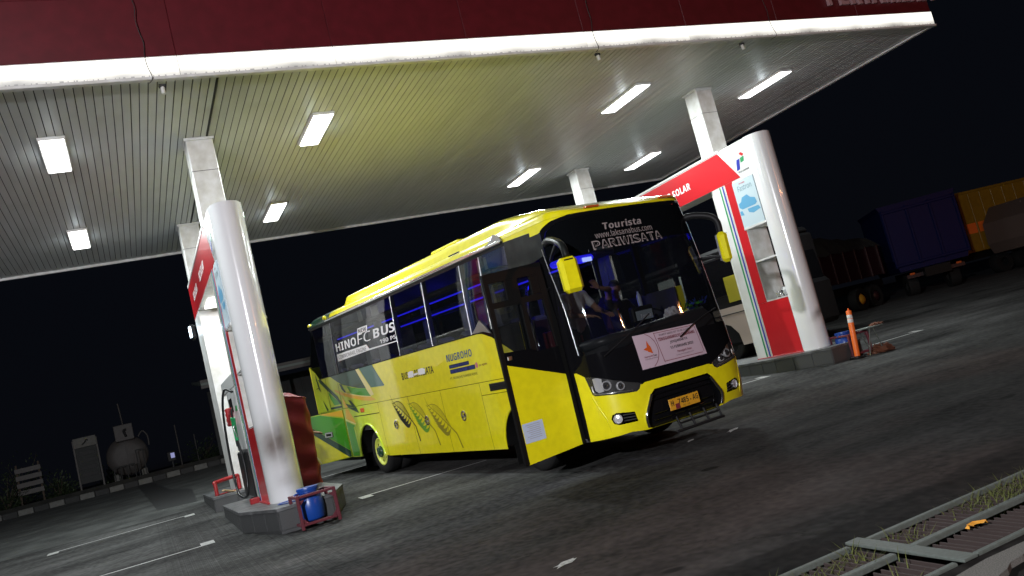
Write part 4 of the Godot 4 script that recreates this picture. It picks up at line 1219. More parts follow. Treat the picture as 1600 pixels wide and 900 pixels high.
	for e2 in [[[-8.21, 2.3], [-8.04, 1.86], [-8.15, 1.93], [-8.22, 2.16]], [[-8.09, 2.148], [-7.93, 2.14], [-7.12, 1.7], [-6.98, 1.55], [-7.01, 1.49], [-7.22, 1.64], [-8.02, 2.07]], [[-7.67, 1.49], [-7.01, 1.49], [-6.95, 1.445], [-7.66, 1.445]], [[-8.06, 1.69], [-7.82, 1.45], [-7.91, 1.42], [-7.97, 1.5]], [[-6.88, 1.95], [-6.75, 1.92], [-6.6, 1.74], [-6.67, 1.74], [-6.81, 1.83]]]:
		decal(B, "tail_graphic", e2, "deep_green", 0.0075)
	decal(B, "tail_graphic", [[-6.58, 1.575], [-6.43, 1.555], [-6.25, 1.42], [-6.64, 1.42], [-6.77, 1.52], [-6.44, 1.45]], "deep_green", 0.0075)
	decal(B, "tail_graphic", [[-6.64, 1.405], [-6.23, 1.405], [-6.14, 1.27]], "deep_green", 0.0055)
	decal(B, "tail_graphic", [[-7.63, 1.83], [-7.0, 1.52], [-7.42, 1.52], [-7.57, 1.67]], "leaf_green", 0.0055)
	decal(B, "tail_graphic", [[-6.86, 1.67], [-6.76, 1.54], [-6.68, 1.42], [-6.83, 1.42], [-6.91, 1.53]], "amber_print", 0.0055)
	decal(B, "tail_graphic", [[-6.93, 1.20], [-6.42, 1.07], [-6.50, 1.17], [-6.70, 1.395], [-6.85, 1.395]], "amber_print", 0.003)
	decal(B, "tail_graphic", [[-6.93, 1.19], [-6.42, 1.07], [-6.46, 1.05], [-6.95, 1.16]], "cream_line", 0.005)
	decal(B, "tail_graphic", [[-6.96, 1.15], [-6.5, 1.03], [-6.52, 0.62], [-6.62, 0.40], [-6.96, 0.40]], "leaf_green", 0.003)
	decal(B, "tail_graphic", [[-6.60, 1.00], [-6.5, 1.02], [-6.50, 0.62], [-6.56, 0.45]], "lime", 0.005)
	# rice-ear prints
	var ear := func(top: Vector2, foot: Vector2, tail: Vector2, wide: float, m1: String, m2: String) -> void:
		var leaves := G()
		var fine := G()
		var ax := foot - top
		for i in 9:
			var k := 0.04 + i * 0.12
			var o := top + ax * k
			var sc: float = lerpf(0.16, 1.0, k) * wide
			var tip := o + Vector2(-0.50, 0.06) * sc
			var up_ := []
			var dn := []
			for j in 11:
				var t := j / 10.0
				var p := tip.lerp(o, t)
				var sag := -0.085 * sin(t * PI) * sc + 0.02 * sin(t * TAU) * sc
				dn.append(p + Vector2(0, sag - 0.066 * sin(pow(t, 1.2) * PI) * sc))
				up_.push_front(p + Vector2(0, sag + 0.004))
			dn.append_array(up_)
			skin(leaves, [ZY(dn)], [], 0.005)
		var pr := Vector2(0.56, 0.83)
		var rim := []
		for i in 9:
			var k := i / 8.0
			rim.append(top + ax * (0.05 + 0.95 * k) + pr * 0.145 * wide * sin(pow(k, 0.8) * PI))
		for i in 8:
			var nn: Vector2 = (rim[i + 1] - rim[i]).orthogonal().normalized() * 0.0055
			skin(fine, [ZY([rim[i] + nn, rim[i + 1] + nn, rim[i + 1] - nn, rim[i] - nn])], [], 0.006)
			if i > 0:
				var q: Vector2 = rim[i]
				var e2 := top + ax * minf(0.05 + 0.95 * i / 8.0 + 0.16, 1.0)
				var n2 := (e2 - q).orthogonal().normalized() * 0.0055
				skin(fine, [ZY([q + n2, e2 + n2 * 0.7, e2 - n2 * 0.7, q - n2])], [], 0.0062)
				var q3: Vector2 = rim[i].lerp(rim[i + 1], 0.5)
				var e3 := top + ax * minf(0.11 + 0.95 * i / 8.0 + 0.16, 1.0)
				skin(fine, [ZY([q3 + n2, e3 + n2 * 0.7, e3 - n2 * 0.7, q3 - n2])], [], 0.0064)
		var pts := [top + Vector2(-0.06, 0.14), top, top + ax * 0.5 + pr * 0.01, foot, foot.lerp(tail, 0.45) + Vector2(0.045, 0.05), tail]
		for i in pts.size() - 1:
			var nn: Vector2 = (pts[i + 1] - pts[i]).orthogonal().normalized()
			var w0 := 0.003 + 0.0028 * i
			var w1 := 0.003 + 0.0028 * (i + 1)
			skin(fine, [ZY([pts[i] + nn * w0, pts[i + 1] + nn * w1, pts[i + 1] - nn * w1, pts[i] - nn * w0])], [], 0.0068)
		part(B, "rice_ear_leaves", leaves, M[m2]); part(B, "rice_ear_stem", fine, M[m1])
	ear.call(Vector2(-4.40, 1.36), Vector2(-3.78, 0.99), Vector2(-3.60, 0.60), 1.0, "black_print", "black_print")
	ear.call(Vector2(-3.72, 1.30), Vector2(-3.08, 0.87), Vector2(-2.87, 0.50), 1.0, "olive", "feather_green")
	ear.call(Vector2(-3.02, 1.22), Vector2(-2.34, 0.78), Vector2(-2.10, 0.43), 1.0, "olive", "olive")
	# lettering on the flank
	part(B, "lettering", lettering(G(), "BUS PARIWISATA", 1.27, 0.125, on_left(-3.78, 1.72, 0.004)), M.black_print)
	var shine := part(B, "letter_overlay", skin(G(), [ZY([[-3.52, 1.735], [-3.30, 1.73], [-3.27, 1.835], [-3.40, 1.845], [-3.50, 1.83]]), ZY([[-3.10, 1.745], [-2.84, 1.74], [-2.80, 1.825], [-2.92, 1.85], [-3.08, 1.84]]), ZY([[-3.28, 1.75], [-3.11, 1.76], [-3.11, 1.79], [-3.28, 1.785]])], [], 0.0065), M.white_print)
	shine.set_meta("label", "bright silver foil patches stuck over the letters")
	part(B, "lettering", lettering(G(), "NUGROHO", 0.84, 0.115, on_left(-1.98, 1.84, 0.004), true, "Droid Sans", 0.12), M.blue_print)
	decal(B, "contact_label", [[-1.95, 1.725], [-1.285, 1.725], [-1.28, 1.785], [-1.945, 1.785]], "navy_print")
	decal(B, "contact_label", [[-1.95, 1.64], [-1.125, 1.64], [-1.12, 1.708], [-1.945, 1.708]], "navy_print")
	part(B, "lettering", lettering(G(), "www.nugroho-trans.com", 0.60, 0.035, on_left(-1.92, 1.737, 0.005), false), M.royal_print)
	part(B, "lettering", lettering(G(), "081392 222 8286 - 0823", 0.76, 0.038, on_left(-1.92, 1.655, 0.005), false), M.royal_print)
	part(B, "round_badge", skin(G(), [ZY([[-1.10, 1.66], [-1.07, 1.64], [-1.035, 1.66], [-1.03, 1.70], [-1.05, 1.735], [-1.09, 1.73], [-1.11, 1.70]])], [], 0.003), M.pink_print)
	part(B, "lettering", lettering(G(), "po. ngroho", 0.24, 0.045, on_left(-0.99, 1.655, 0.004), true), M.maroon_print)
	part(B, "lettering", lettering(G(), "PT. NUGROHO SUMBER REJEKI", 0.89, 0.045, on_left(-1.99, 1.54, 0.004), false), M.black_print)
	decal(B, "sill_sweep", [[-0.97, 2.156], [-0.70, 2.125], [-0.45, 2.04], [-0.2, 1.90], [0.05, 1.76], [0.36, 1.60], [0.36, 2.156]], "bus_black", 0.003)
	part(B, "sill_trim", G().extrude(pv([[-0.95, 2.165], [-0.80, 2.25], [-0.67, 2.335], [-0.55, 2.24], [-0.42, 2.10], [-0.62, 2.155]]), Vector3(-0.002, 0, 0), Vector3(0, 0, 1), Vector3(0, 1, 0), 0.02), M.satin_chrome)
	# window band: panes, pillars, rails
	var zs := [-6.83, -3.68, -2.37, -1.03, -0.42, 0.36]
	part(B, "window_pane", skin(G(), [ZY([[-8.50, 2.455], [-8.21, 2.315], [-8.01, 2.155], [-6.83, 2.155], [-6.83, 3.24], [-8.07, 3.24]])], [], -0.004), M.side_glass)
	for i in 5:
		part(B, "window_pane", skin(G(), [ZY([[zs[i] + 0.002, 2.155], [zs[i + 1] - 0.002, 2.155], [zs[i + 1] - 0.002, 3.24], [zs[i] + 0.002, 3.24]])], [], -0.004), M.side_glass)
	for i in 6:
		part(B, "window_pillar", G().bar(skin_p(zs[i] - BZ, 2.14, -0.045), skin_p(zs[i] - BZ, 3.26, -0.045), 0.07, 0.06, Vector3.FORWARD, 0.006), M.dash)
		if i < 5: part(B, "window_bead", G().tube(p3([skin_p(zs[i] - BZ + 0.02, 2.16, 0.003), skin_p(zs[i] - BZ + 0.02, 2.7, 0.003), skin_p(zs[i] - BZ + 0.02, 3.24, 0.003)]), 0.008, 8), M.satin_chrome)
	part(B, "window_seal", skin(G(), [ZY([[-8.09, 3.24], [0.36, 3.24], [0.36, 3.285], [-8.07, 3.285]])], [], 0.002), M.bus_rubber)
	part(B, "window_seal", skin(G(), [ZY([[-8.0, 2.142], [0.36, 2.142], [0.36, 2.158], [-8.0, 2.158]])], [], 0.008), M.bus_rubber)
	var rail := []
	for i in 13: rail.append(skin_p(lerpf(-7.0, 0.30, i / 12.0) - BZ, 3.318, 0.004))
	part(B, "chrome_rail", G().tube(p3(rail), 0.036, 12), M.chrome)
	var rail2 := []
	for i in 4: rail2.append(skin_p(lerpf(-8.04, -7.0, i / 3.0) - BZ, 3.318, 0.003))
	part(B, "tail_rail", G().tube(p3(rail2), 0.036, 10), M.deep_green)
	part(B, "chrome_flare", G().extrude(pv([[-0.25, 3.32], [0.36, 3.315], [0.31, 3.37], [0.24, 3.42], [0.16, 3.45], [0.08, 3.39], [-0.05, 3.35]]), Vector3(0.055, 0, 0), Vector3(0, 0, 1), Vector3(0, 1, 0), 0.03), M.satin_chrome)
	# window lettering
	part(B, "window_lettering", lettering(G(), "HINO", 1.13, 0.17, on_left(-6.66, 2.60, 0.004)), M.white_print)
	part(B, "window_lettering", lettering(G(), "FC", 0.66, 0.19, on_left(-5.46, 2.60, 0.004), false, "Droid Sans", 0.25), M.white_print)
	part(B, "window_lettering", lettering(G(), "BUS", 0.98, 0.17, on_left(-4.65, 2.61, 0.004), true, "Droid Sans", 0.2), M.white_print)
	part(B, "window_lettering", lettering(G(), "190 PS", 0.72, 0.075, on_left(-4.40, 2.475, 0.004), true), M.white_print)
	decal(B, "window_badge", [[-5.40, 2.79], [-4.90, 2.795], [-4.85, 2.905], [-5.36, 2.905]], "white_print", 0.004)
	part(B, "window_lettering", lettering(G(), "NEW", 0.40, 0.075, on_left(-5.33, 2.81, 0.006), true), M.bus_dark)
	decal(B, "window_badge", [[-6.67, 2.40], [-5.02, 2.425], [-3.67, 2.42], [-3.67, 2.437], [-4.95, 2.455], [-5.05, 2.55], [-6.67, 2.55]], "white_print", 0.004)
	part(B, "window_lettering", lettering(G(), "COMMONRAIL ENGINE", 1.5, 0.075, on_left(-6.60, 2.44, 0.006), false, "Droid Sans", 0.15), M.bus_dark)
	# rear face, tail cap and the swung-out hatch
	var rear := G()
	var prof := [[-8.54, 0.40], [-8.54, 2.45], [-8.08, 3.33]]
	for i in 2:
		var a: Array = prof[i]
		var c: Array = prof[i + 1]
		if i == 1:
			part(B, "rear_window", G().extrude(pv([[0.05, 0.0], [BW - 0.05, 0.0], [BW - 0.08, 0.99], [0.08, 0.99]]), Vector3(0, 2.45, -8.53), Vector3.RIGHT, Vector3(0, 0.88, 0.46).normalized(), 0.01), M.bus_black)
			continue
		rear.quad(Vector3(0.02, a[1], a[0]), Vector3(BW - 0.02, a[1], a[0]), Vector3(BW - 0.05, c[1], c[0]), Vector3(0.05, c[1], c[0]), Vector3(0, 0.2, -1))
	part(B, "rear_panel", rear, M.lime)
	part(B, "rear_corner_post", G().tube(p3([Vector3(0.03, 1.40, -8.52), Vector3(0.03, 2.0, -8.52), Vector3(0.03, 2.47, -8.50)]), 0.035, 8), M.yellow)
	part(B, "rear_step", G().box(Vector3(0.9, 0.33, -7.72), Vector3(1.5, 0.10, 1.5), 0.01), M.bus_dark)
	part(B, "hatch_bay", G().box(Vector3(0.65, 0.86, -7.75), Vector3(0.9, 1.0, 1.4), 0.0), M.bus_rubber)
	var ph := deg_to_rad(14.0)
	var ux := Vector3(-sin(ph), 0, -cos(ph))
	var H := sub(B, "rear_hatch", Vector3(-0.004, 0, -7.03))
	var P := func(a: Array, off: float) -> Geo:   # the flap is seen from outside with its hinge on the right
		var q := []
		for e3 in a: q.append([-e3[0], e3[1]])
		return G().extrude(pv(q), Vector3.ZERO + Vector3(-cos(ph), 0, sin(ph)) * off, -ux, Vector3.UP, 0.002)
	part(H, "hatch_panel", G().extrude(pv([[-1.43, 0.30], [-0.006, 0.385], [-0.006, 1.395], [-1.43, 1.395]]), Vector3(-cos(ph), 0, sin(ph)) * -0.03, -ux, Vector3.UP, 0.03), M.lime)
	part(H, "hatch_print", P.call([[1.425, 1.38], [0.88, 1.375], [0.01, 1.21], [0.01, 0.53], [1.425, 1.22]], 0.002), M.leaf_green)
	part(H, "hatch_print", P.call([[1.425, 1.21], [0.01, 0.52], [0.01, 0.40], [0.10, 0.395], [1.425, 1.065]], 0.0025), M.deep_green)
	part(H, "hatch_print", P.call([[1.425, 1.06], [0.10, 0.395], [1.425, 0.305]], 0.002), M.yellow)
	part(H, "hatch_print", P.call([[0.86, 1.39], [0.01, 1.39], [0.01, 1.24], [0.86, 1.385]], 0.002), M.amber_print)
	part(H, "hatch_print", P.call([[1.42, 0.62], [1.15, 0.33], [1.18, 0.325], [1.42, 0.585]], 0.005), M.cream_line)
	var hc := ux * 0.67 + Vector3(0, 0.925, 0) + Vector3(-cos(ph), 0, sin(ph)) * 0.004
	var hb := Basis(-ux, Vector3.UP, Vector3(-cos(ph), 0, sin(ph)))
	part(H, "hatch_handle", G().box(hc, Vector3(0.30, 0.12, 0.024), 0.035, hb), M.chrome)
	part(H, "hatch_handle_cup", G().box(hc + hb.z * 0.006, Vector3(0.2, 0.06, 0.02), 0.008, hb), M.bus_dark)

func bus_right(B: Node3D) -> void:
	var e := LF
	var zs := func(a: Array) -> Array:
		var o := []
		for q in a: o.append([e + BZ - q[0], q[1]])
		return o
	part(B, "right_side_panel", skin(G(), [zs.call([[-8.52, 0.38], [0.99, 0.38], [0.99, 2.15], [-8.52, 2.15]])], [zs.call(arch(-5.88, 0.53, 1.01, 0.37)), zs.call(arch(-0.12, 0.57, 1.01, 0.37))], 0.0), M.yellow)
	var z := [-8.1, -6.6, -5.1, -3.6, -2.1, -0.75, 0.25, 0.98]
	for i in 7:
		part(B, "right_window_pane", skin(G(), [zs.call([[z[i], 2.155], [z[i + 1], 2.155], [z[i + 1], 3.24], [z[i], 3.24]])], [], -0.004), M.front_glass if i > 4 else M.side_glass)
		part(B, "right_window_pillar", G().bar(skin_p(e + BZ - z[i], 2.14, -0.05), skin_p(e + BZ - z[i], 3.26, -0.05), 0.09, 0.05, Vector3.FORWARD), M.bus_rubber)
	part(B, "right_window_rail", G().bar(skin_p(e + BZ + 0.75, 2.95, -0.03), skin_p(e + 0.02, 2.95, -0.03), 0.03, 0.05), M.bus_rubber)
	part(B, "right_window_seal", skin(G(), [zs.call([[-8.09, 3.24], [0.99, 3.24], [0.99, 3.335], [-8.05, 3.335]])], [], 0.0), M.bus_rubber)

func bus_roof(B: Node3D) -> void:
	var g := G()
	var side := [[0.0, 0.0], [0.012, 0.045], [0.03, 0.085], [0.06, 0.10], [0.10, 0.108], [0.125, 0.20], [0.16, 0.285], [0.22, 0.325], [0.40, 0.35], [0.8, 0.375], [1.25, 0.385]]
	var low := [[0.0, 0.0], [0.012, 0.045], [0.03, 0.085], [0.06, 0.105], [0.14, 0.15], [0.3, 0.19], [0.6, 0.225], [1.25, 0.25]]
	var front := [[0.0, 0.0], [0.02, 0.035], [0.08, 0.075], [0.25, 0.125], [0.6, 0.21], [1.0, 0.29], [1.5, 0.36], [2.2, 0.40], [3.0, 0.42]]
	var zmax := 1.0 + (ramp(3.34, ZC) - BZ) + 0.06
	var H := func(x: float, z: float, xl: float, xr: float) -> float:
		var d := minf(x - xl, xr - x)
		var w := smoothstep(-6.16, -6.0, z) * (1.0 - smoothstep(-0.1, 0.9, z) * 0.6)
		var a := lerpf(ramp(d, low), ramp(d, side), w)
		var zf := zmax - 0.06 * pow((x - BW / 2) / (BW / 2), 2.0)
		var q := ramp(maxf(zf - z, 0.0), front)
		if z > -1.6:
			var k := 0.035
			var h := clampf(0.5 + 0.5 * (q - a) / k, 0.0, 1.0)
			a = maxf(lerpf(q, a, h) - k * h * (1.0 - h), 0.0)
		return a
	var rows := []
	for z in [-8.08, -8.05, -8.0, -7.9, -7.6, -7.2, -6.8, -6.5, -6.25, -6.16, -6.12, -6.08, -6.04, -6.0, -5.9, -5.5, -5.0, -4.5, -4.0, -3.5, -3.0, -2.5, -2.0, -1.6, -1.2, -0.9, -0.6, -0.3, -0.1, 0.05, 0.2, 0.35, 0.5, 0.65, 0.8, 0.92]:
		rows.append([0.06, BW - 0.06, z])
	for i in 60:
		var s := LF / 2 * i / 60.0
		var p := skin_at(s, 3.34)
		rows.append([p.x, BW - p.x, p.z])
	var vs := []
	for t in [0.0, 0.012, 0.03, 0.06, 0.09, 0.105, 0.13, 0.16, 0.20, 0.28, 0.4, 0.6, 0.8, 1.0, 1.25]: vs.append(t)
	var pts := []
	for r in rows:
		var line := []
		var half: float = (r[1] - r[0]) / 2
		for t in vs:
			var x: float = r[0] + minf(t, 1.25) / 1.25 * half if half < 1.0 else r[0] + (t if t < 1.2 else half)
			line.append(Vector3(x, 3.34 + H.call(x, r[2], r[0], r[1]) - (0.25 * smoothstep(-8.0, -8.08, r[2])), r[2]))
		for i in range(vs.size() - 2, -1, -1):
			var q: Vector3 = line[i]
			line.append(Vector3(BW - q.x, q.y, q.z))
		pts.append(line)
	var R: int = pts.size()
	var K: int = pts[0].size()
	var N := []
	for i in R:
		var nl := []
		for j in K:
			var a: Vector3 = pts[mini(i + 1, R - 1)][j] - pts[maxi(i - 1, 0)][j]
			var c: Vector3 = pts[i][mini(j + 1, K - 1)] - pts[i][maxi(j - 1, 0)]
			var n := a.cross(c)
			nl.append(n.normalized() if n.length() > 1e-9 else Vector3.UP)
			if nl[-1].y < 0: nl[-1] = -nl[-1]
		N.append(nl)
	var tail := G()
	for i in R - 1:
		for j in K - 1:
			var t := tail if pts[i][j].z < -7.05 else g
			t.squad([pts[i][j], pts[i + 1][j], pts[i + 1][j + 1], pts[i][j + 1]], [N[i][j], N[i + 1][j], N[i + 1][j + 1], N[i][j + 1]])
	part(B, "roof", g, M.yellow)
	part(B, "tail_roof", tail, M.deep_green)
	part(B, "tail_lamp_cap", G().ball(Vector3(0.06, 3.36, -8.05), Vector3(0.05, 0.045, 0.07)), M.yellow)
	part(B, "tail_lamp_cap", G().ball(Vector3(0.05, 3.39, -7.05), Vector3(0.04, 0.05, 0.07)), M.yellow)
	part(B, "roof_hatch", G().box(Vector3(BW / 2, 3.745, -2.2), Vector3(1.5, 0.06, 1.0), 0.025), M.yellow)
	part(B, "roof_vent", G().box(Vector3(0.095, 3.452, -1.15), Vector3(0.02, 0.02, 0.34), 0.004), M.bus_dark)
	for c in [0.70, 2.05]:
		part(B, "roof_marker", G().box(Vector3(c, 3.395, ramp(3.34, ZC) + (0.03 if c < 1.5 else 0.03)), Vector3(0.24, 0.028, 0.05), 0.008), M.amber_lens)

func bus_nose(B: Node3D) -> void:
	var hl := [[0.463, 1.232], [0.55, 1.220], [0.663, 1.192], [0.824, 1.125], [1.00, 1.055], [1.164, 1.003], [1.115, 0.945], [1.067, 0.918], [0.88, 0.935], [0.711, 0.957], [0.55, 0.972], [0.517, 1.0], [0.488, 1.12]]
	var hr := mirror(hl)
	var hlc := []   # the cut runs past the top edge so that no sliver is left over
	for q in hl: hlc.append([q[0], q[1] + (0.03 if q[1] > 1.0 and q[0] > 0.45 and q[0] < 1.17 and q[1] > 1.0 + (1.164 - q[0]) * 0.1 else 0.0)])
	var hrc := mirror(hlc)
	var grille := [[1.325, 0.89], [2.279, 0.89], [2.327, 0.85], [2.445, 0.60], [2.445, 0.46], [2.35, 0.41], [1.20, 0.41], [1.115, 0.46], [1.115, 0.60], [1.245, 0.83]]
	var fl := [[0.679, 0.655], [0.70, 0.70], [0.75, 0.718], [0.97, 0.685], [0.99, 0.56], [0.76, 0.565], [0.70, 0.59]]
	var fr := mirror(fl)
	var top := [[0.345, 1.30], [0.42, 1.262], [0.463, 1.235], [0.824, 1.128], [1.164, 0.985], [1.212, 1.003], [2.348, 1.003], [2.396, 0.985], [2.736, 1.128], [3.097, 1.235], [3.2, 1.27], [LF - 0.02, 1.30]]
	var bump := [[0.30, 0.40], [0.9, 0.445], [1.1, 0.42], [2.45, 0.42], [2.65, 0.445], [LF - 0.02, 0.42]]
	var outline := bump.duplicate()
	var rev := top.duplicate()
	rev.reverse()
	outline.append_array(rev)
	outline.append([0.30, 1.30])
	part(B, "front_bumper", skin(G(), [outline], [hlc, hrc, grille, fl, fr], 0.0), M.yellow)
	# lower lip turned under the bumper
	var lip := G()
	for i in 40:
		var s0 := lerpf(0.3, LF - 0.3, i / 40.0)
		var s1 := lerpf(0.3, LF - 0.3, (i + 1) / 40.0)
		var y0 := ramp(s0, bump)
		var y1 := ramp(s1, bump)
		lip.quad(skin_p(s0, y0, 0), skin_p(s1, y1, 0), skin_p(s1, y1 - 0.03, -0.12), skin_p(s0, y0 - 0.03, -0.12), Vector3(0, -1, 0.3))
	part(B, "bumper_lip", lip, M.yellow)
	# black mask between bumper and windscreen, with corner posts
	var gl := [[0.47, 1.50], [LF - 0.47, 1.50], [LF - 0.45, 2.2], [LF - 0.40, 2.7], [LF - 0.34, 3.0], [LF - 0.48, 3.18], [LF - 0.75, 3.27], [LF / 2, 3.325], [0.75, 3.27], [0.48, 3.18], [0.34, 3.0], [0.36, 2.7], [0.45, 2.2]]
	var mask := top.duplicate()
	for q in mask: q = q
	mask = []
	for q in top: mask.append([q[0], q[1] + 0.004])
	mask.append_array([[LF - 0.02, 2.15], [LF - 0.02, 3.336], [0.345, 3.336]])
	part(B, "front_mask", skin(G(), [mask], [hl, hr, gl], 0.0), M.bus_black)
	part(B, "mask_backing", skin(G(), [[[0.34, 0.5], [LF - 0.3, 0.5], [LF - 0.3, 1.49], [0.34, 1.49]]], [], -0.15), M.bus_rubber)
	# yellow forehead corners over the posts
	for m in [false, true]:
		var c := [[0.02, 3.20], [0.30, 3.20], [0.40, 3.24], [0.62, 3.30], [0.9, 3.336], [0.02, 3.336]]
		if m:
			var o := []
			for q in c: o.push_front([LF - q[0], q[1]])
			c = o
		part(B, "forehead_corner", skin(G(), [c], [], 0.004), M.yellow)
	# windscreen with a printed sun band
	part(B, "windscreen", skin(G(), [gl], [], -0.006), M.front_glass)
	part(B, "sun_band", skin(G(), Geometry2D.intersect_polygons(pv(gl), pv([[0.0, 2.835], [LF, 2.82], [LF, 3.4], [0.0, 3.4]])), [], -0.010), M.bus_black)
	var bead := []
	for q in [[0.30, 2.98], [0.36, 2.7], [0.455, 2.2], [0.475, 1.75], [0.475, 1.52]]: bead.append(skin_p(q[0], q[1], 0.006))
	part(B, "windscreen_bead", G().tube(curve(bead, 4), 0.007, 8), M.satin_chrome)
	part(B, "lettering", lettering(G(), "Tourista", 0.70, 0.10, on_nose(1.36, 3.05, 0.002), true, "Droid Sans", 0.25), M.grey_print)
	part(B, "lettering", lettering(G(), "www.laksanabus.com", 1.02, 0.085, on_nose(1.20, 2.945, 0.002), false), M.grey_print)
	# hollow capitals: a grey letter with a smaller black one on it
	var word := "PARIWISATA"
	var wd := [0.125, 0.125, 0.125, 0.05, 0.16, 0.05, 0.12, 0.125, 0.125, 0.125]
	var s := 1.115
	var big := G()
	var small := G()
	for i in word.length():
		var w: float = wd[i]
		lettering(big, word[i], w, 0.12, on_nose(s, 2.80, 0.002))
		lettering(small, word[i], maxf(w - 0.034, 0.016), 0.088, on_nose(s + minf(0.017, w * 0.34), 2.816, 0.005), false)
		s += w + 0.011
	part(B, "lettering", big, M.white_print if false else M.grey_print)
	part(B, "lettering_inset", small, M.bus_black)
	# wipers
	for p in [[[0.80, 1.44], [1.25, 1.66], [1.60, 1.83]], [[1.98, 1.44], [2.40, 1.60], [2.85, 1.70]]]:
		var a := []
		for q in p: a.append(skin_p(q[0], q[1], 0.03))
		part(B, "wiper", G().tube(curve(a, 4), 0.009, 6), M.bus_dark)
	# headlights
	for m in [false, true]:
		var L := sub(B, "headlight")
		var h := hl if not m else hr
		var X := func(q: Array) -> Array: return [3.56 - q[0], q[1]] if m else q
		part(L, "lamp_bowl", skin(G(), [h], [], -0.075), M.lens_dark)
		var ring := G()
		for i in h.size():
			var a: Array = h[i]
			var c: Array = h[(i + 1) % h.size()]
			ring.quad(skin_p(a[0], a[1], 0.0), skin_p(c[0], c[1], 0.0), skin_p(c[0], c[1], -0.075), skin_p(a[0], a[1], -0.075), skin_p(1.78, 1.0, 0.1) - skin_p(a[0], a[1], 0))
		part(L, "lamp_rim", ring, M.bus_black)
		var refl := [[0.535, 1.19], [0.60, 1.195], [0.67, 1.17], [0.655, 1.08], [0.66, 1.01], [0.58, 1.0], [0.535, 1.04]]
		var rr := []
		for q in refl: rr.append(X.call(q))
		part(L, "reflector", skin(G(), [rr], [], -0.05), M.reflector)
		for q in [[0.715, 1.075, 0.062], [0.888, 1.035, 0.055]]:
			var c: Array = X.call(q)
			var at := skin_p(c[0], c[1], -0.035)
			var nn := skin_n(c[0], c[1]).lerp(Vector3(0, 0, 1), 0.5).normalized()
			var k := G().lathe([[q[2], -0.02], [q[2], 0.012], [q[2] * 0.86, 0.018], [q[2] * 0.72, 0.0]], at, nn, 28)
			part(L, "projector_ring", k, M.reflector)
			part(L, "projector_lens", G().lathe([[q[2] * 0.7, 0.0], [q[2] * 0.6, 0.02], [q[2] * 0.35, 0.034], [0.0, 0.04]], at, nn, 24), M.bus_black)
		var bars := []
		for q in [[0.52, 1.10], [0.53, 1.01], [0.60, 0.985], [0.80, 0.968], [1.03, 0.945]]:
			var c: Array = X.call(q)
			bars.append(skin_p(c[0], c[1], -0.02))
		part(L, "light_strip", G().tube(curve(bars, 5), 0.012, 8), M.satin_chrome)
		part(L, "lamp_lens", skin(G(), [h], [], 0.004), M.lamp_glass)
		# fog lamp
		var F := sub(B, "fog_lamp")
		var fp := fl if not m else fr
		part(F, "fog_bezel", skin(G(), [fp], [], -0.06), M.bus_black)
		var fc: Array = X.call([0.752, 0.64])
		var fat := skin_p(fc[0], fc[1], -0.03)
		part(F, "fog_lens", G().lathe([[0.058, -0.02], [0.058, 0.018], [0.048, 0.022], [0.044, 0.006], [0.0, 0.012]], fat, skin_n(fc[0], fc[1]), 24), M.reflector)
		for i in 3:
			var a: Array = X.call([0.82, 0.60 + i * 0.038])
			var c: Array = X.call([0.975, 0.59 + i * 0.036])
			part(F, "fog_slat", G().bar(skin_p(a[0], a[1], -0.012), skin_p(c[0], c[1], -0.012), 0.02, 0.014, Vector3.UP, 0.004), M.satin_chrome)
		# pressed crease on the bumper
		var cr := []
		for q in [[0.50, 0.98], [0.56, 0.82], [0.625, 0.66], [0.66, 0.50]]:
			var c: Array = X.call(q)
			cr.append(skin_p(c[0], c[1], -0.006))
		part(B, "bumper_crease", G().tube(curve(cr, 4), 0.010, 8), M.yellow)
	# grille
	part(B, "grille_recess", skin(G(), [grille], [], -0.055), M.bus_black)
	var gr := G()
	for i in grille.size():
		var a: Array = grille[i]
		var c: Array = grille[(i + 1) % grille.size()]
		gr.quad(skin_p(a[0], a[1], 0.0), skin_p(c[0], c[1], 0.0), skin_p(c[0], c[1], -0.06), skin_p(a[0], a[1], -0.06), skin_p(1.78, 0.65, 0.0) - skin_p(a[0], a[1], 0))
	part(B, "grille_rim", gr, M.bus_black)
	for y in [0.50, 0.58, 0.76, 0.82]:
		part(B, "grille_bar", G().bar(skin_p(1.24, y, -0.035), skin_p(2.32, y, -0.035), 0.03, 0.022, Vector3.UP, 0.006), M.bus_black)
	for m in [false, true]:
		var a := []
		for q in [[1.255, 0.835], [1.185, 0.72], [1.12, 0.61], [1.11, 0.53], [1.13, 0.45]]:
			a.append(skin_p(3.56 - q[0] if m else q[0], q[1], 0.006))
		part(B, "grille_trim", G().tube(curve(a, 5), 0.020, 10), M.chrome)
	# number plate
	var n0 := skin_n(1.74, 0.635)
	var pc := skin_p(1.74, 0.635, 0.012)
	var px := Vector3.UP.cross(n0).normalized()
	var pb := Basis(px, n0.cross(px), n0)
	var pl := part(B, "number_plate", G().box(pc, Vector3(0.53, 0.145, 0.012), 0.004, pb), M.plate_yellow)
	var pm := func(x: float, y: float) -> Callable: return on_plane(pc + pb * Vector3(x, y, 0.0075), pb.x, pb.y)
	part(pl, "plate_lettering", lettering(G(), "H", 0.045, 0.07, pm.call(-0.235, -0.02)), M.black_print)
	part(pl, "plate_lettering", lettering(G(), "7485", 0.19, 0.07, pm.call(-0.115, -0.02)), M.black_print)
	part(pl, "plate_lettering", lettering(G(), "AG", 0.10, 0.07, pm.call(0.145, -0.02)), M.black_print)
	part(pl, "plate_mud", G().box(pc + pb * Vector3(-0.13, -0.035, 0.0065), Vector3(0.075, 0.065, 0.003), 0.0, pb), M.maroon_print)
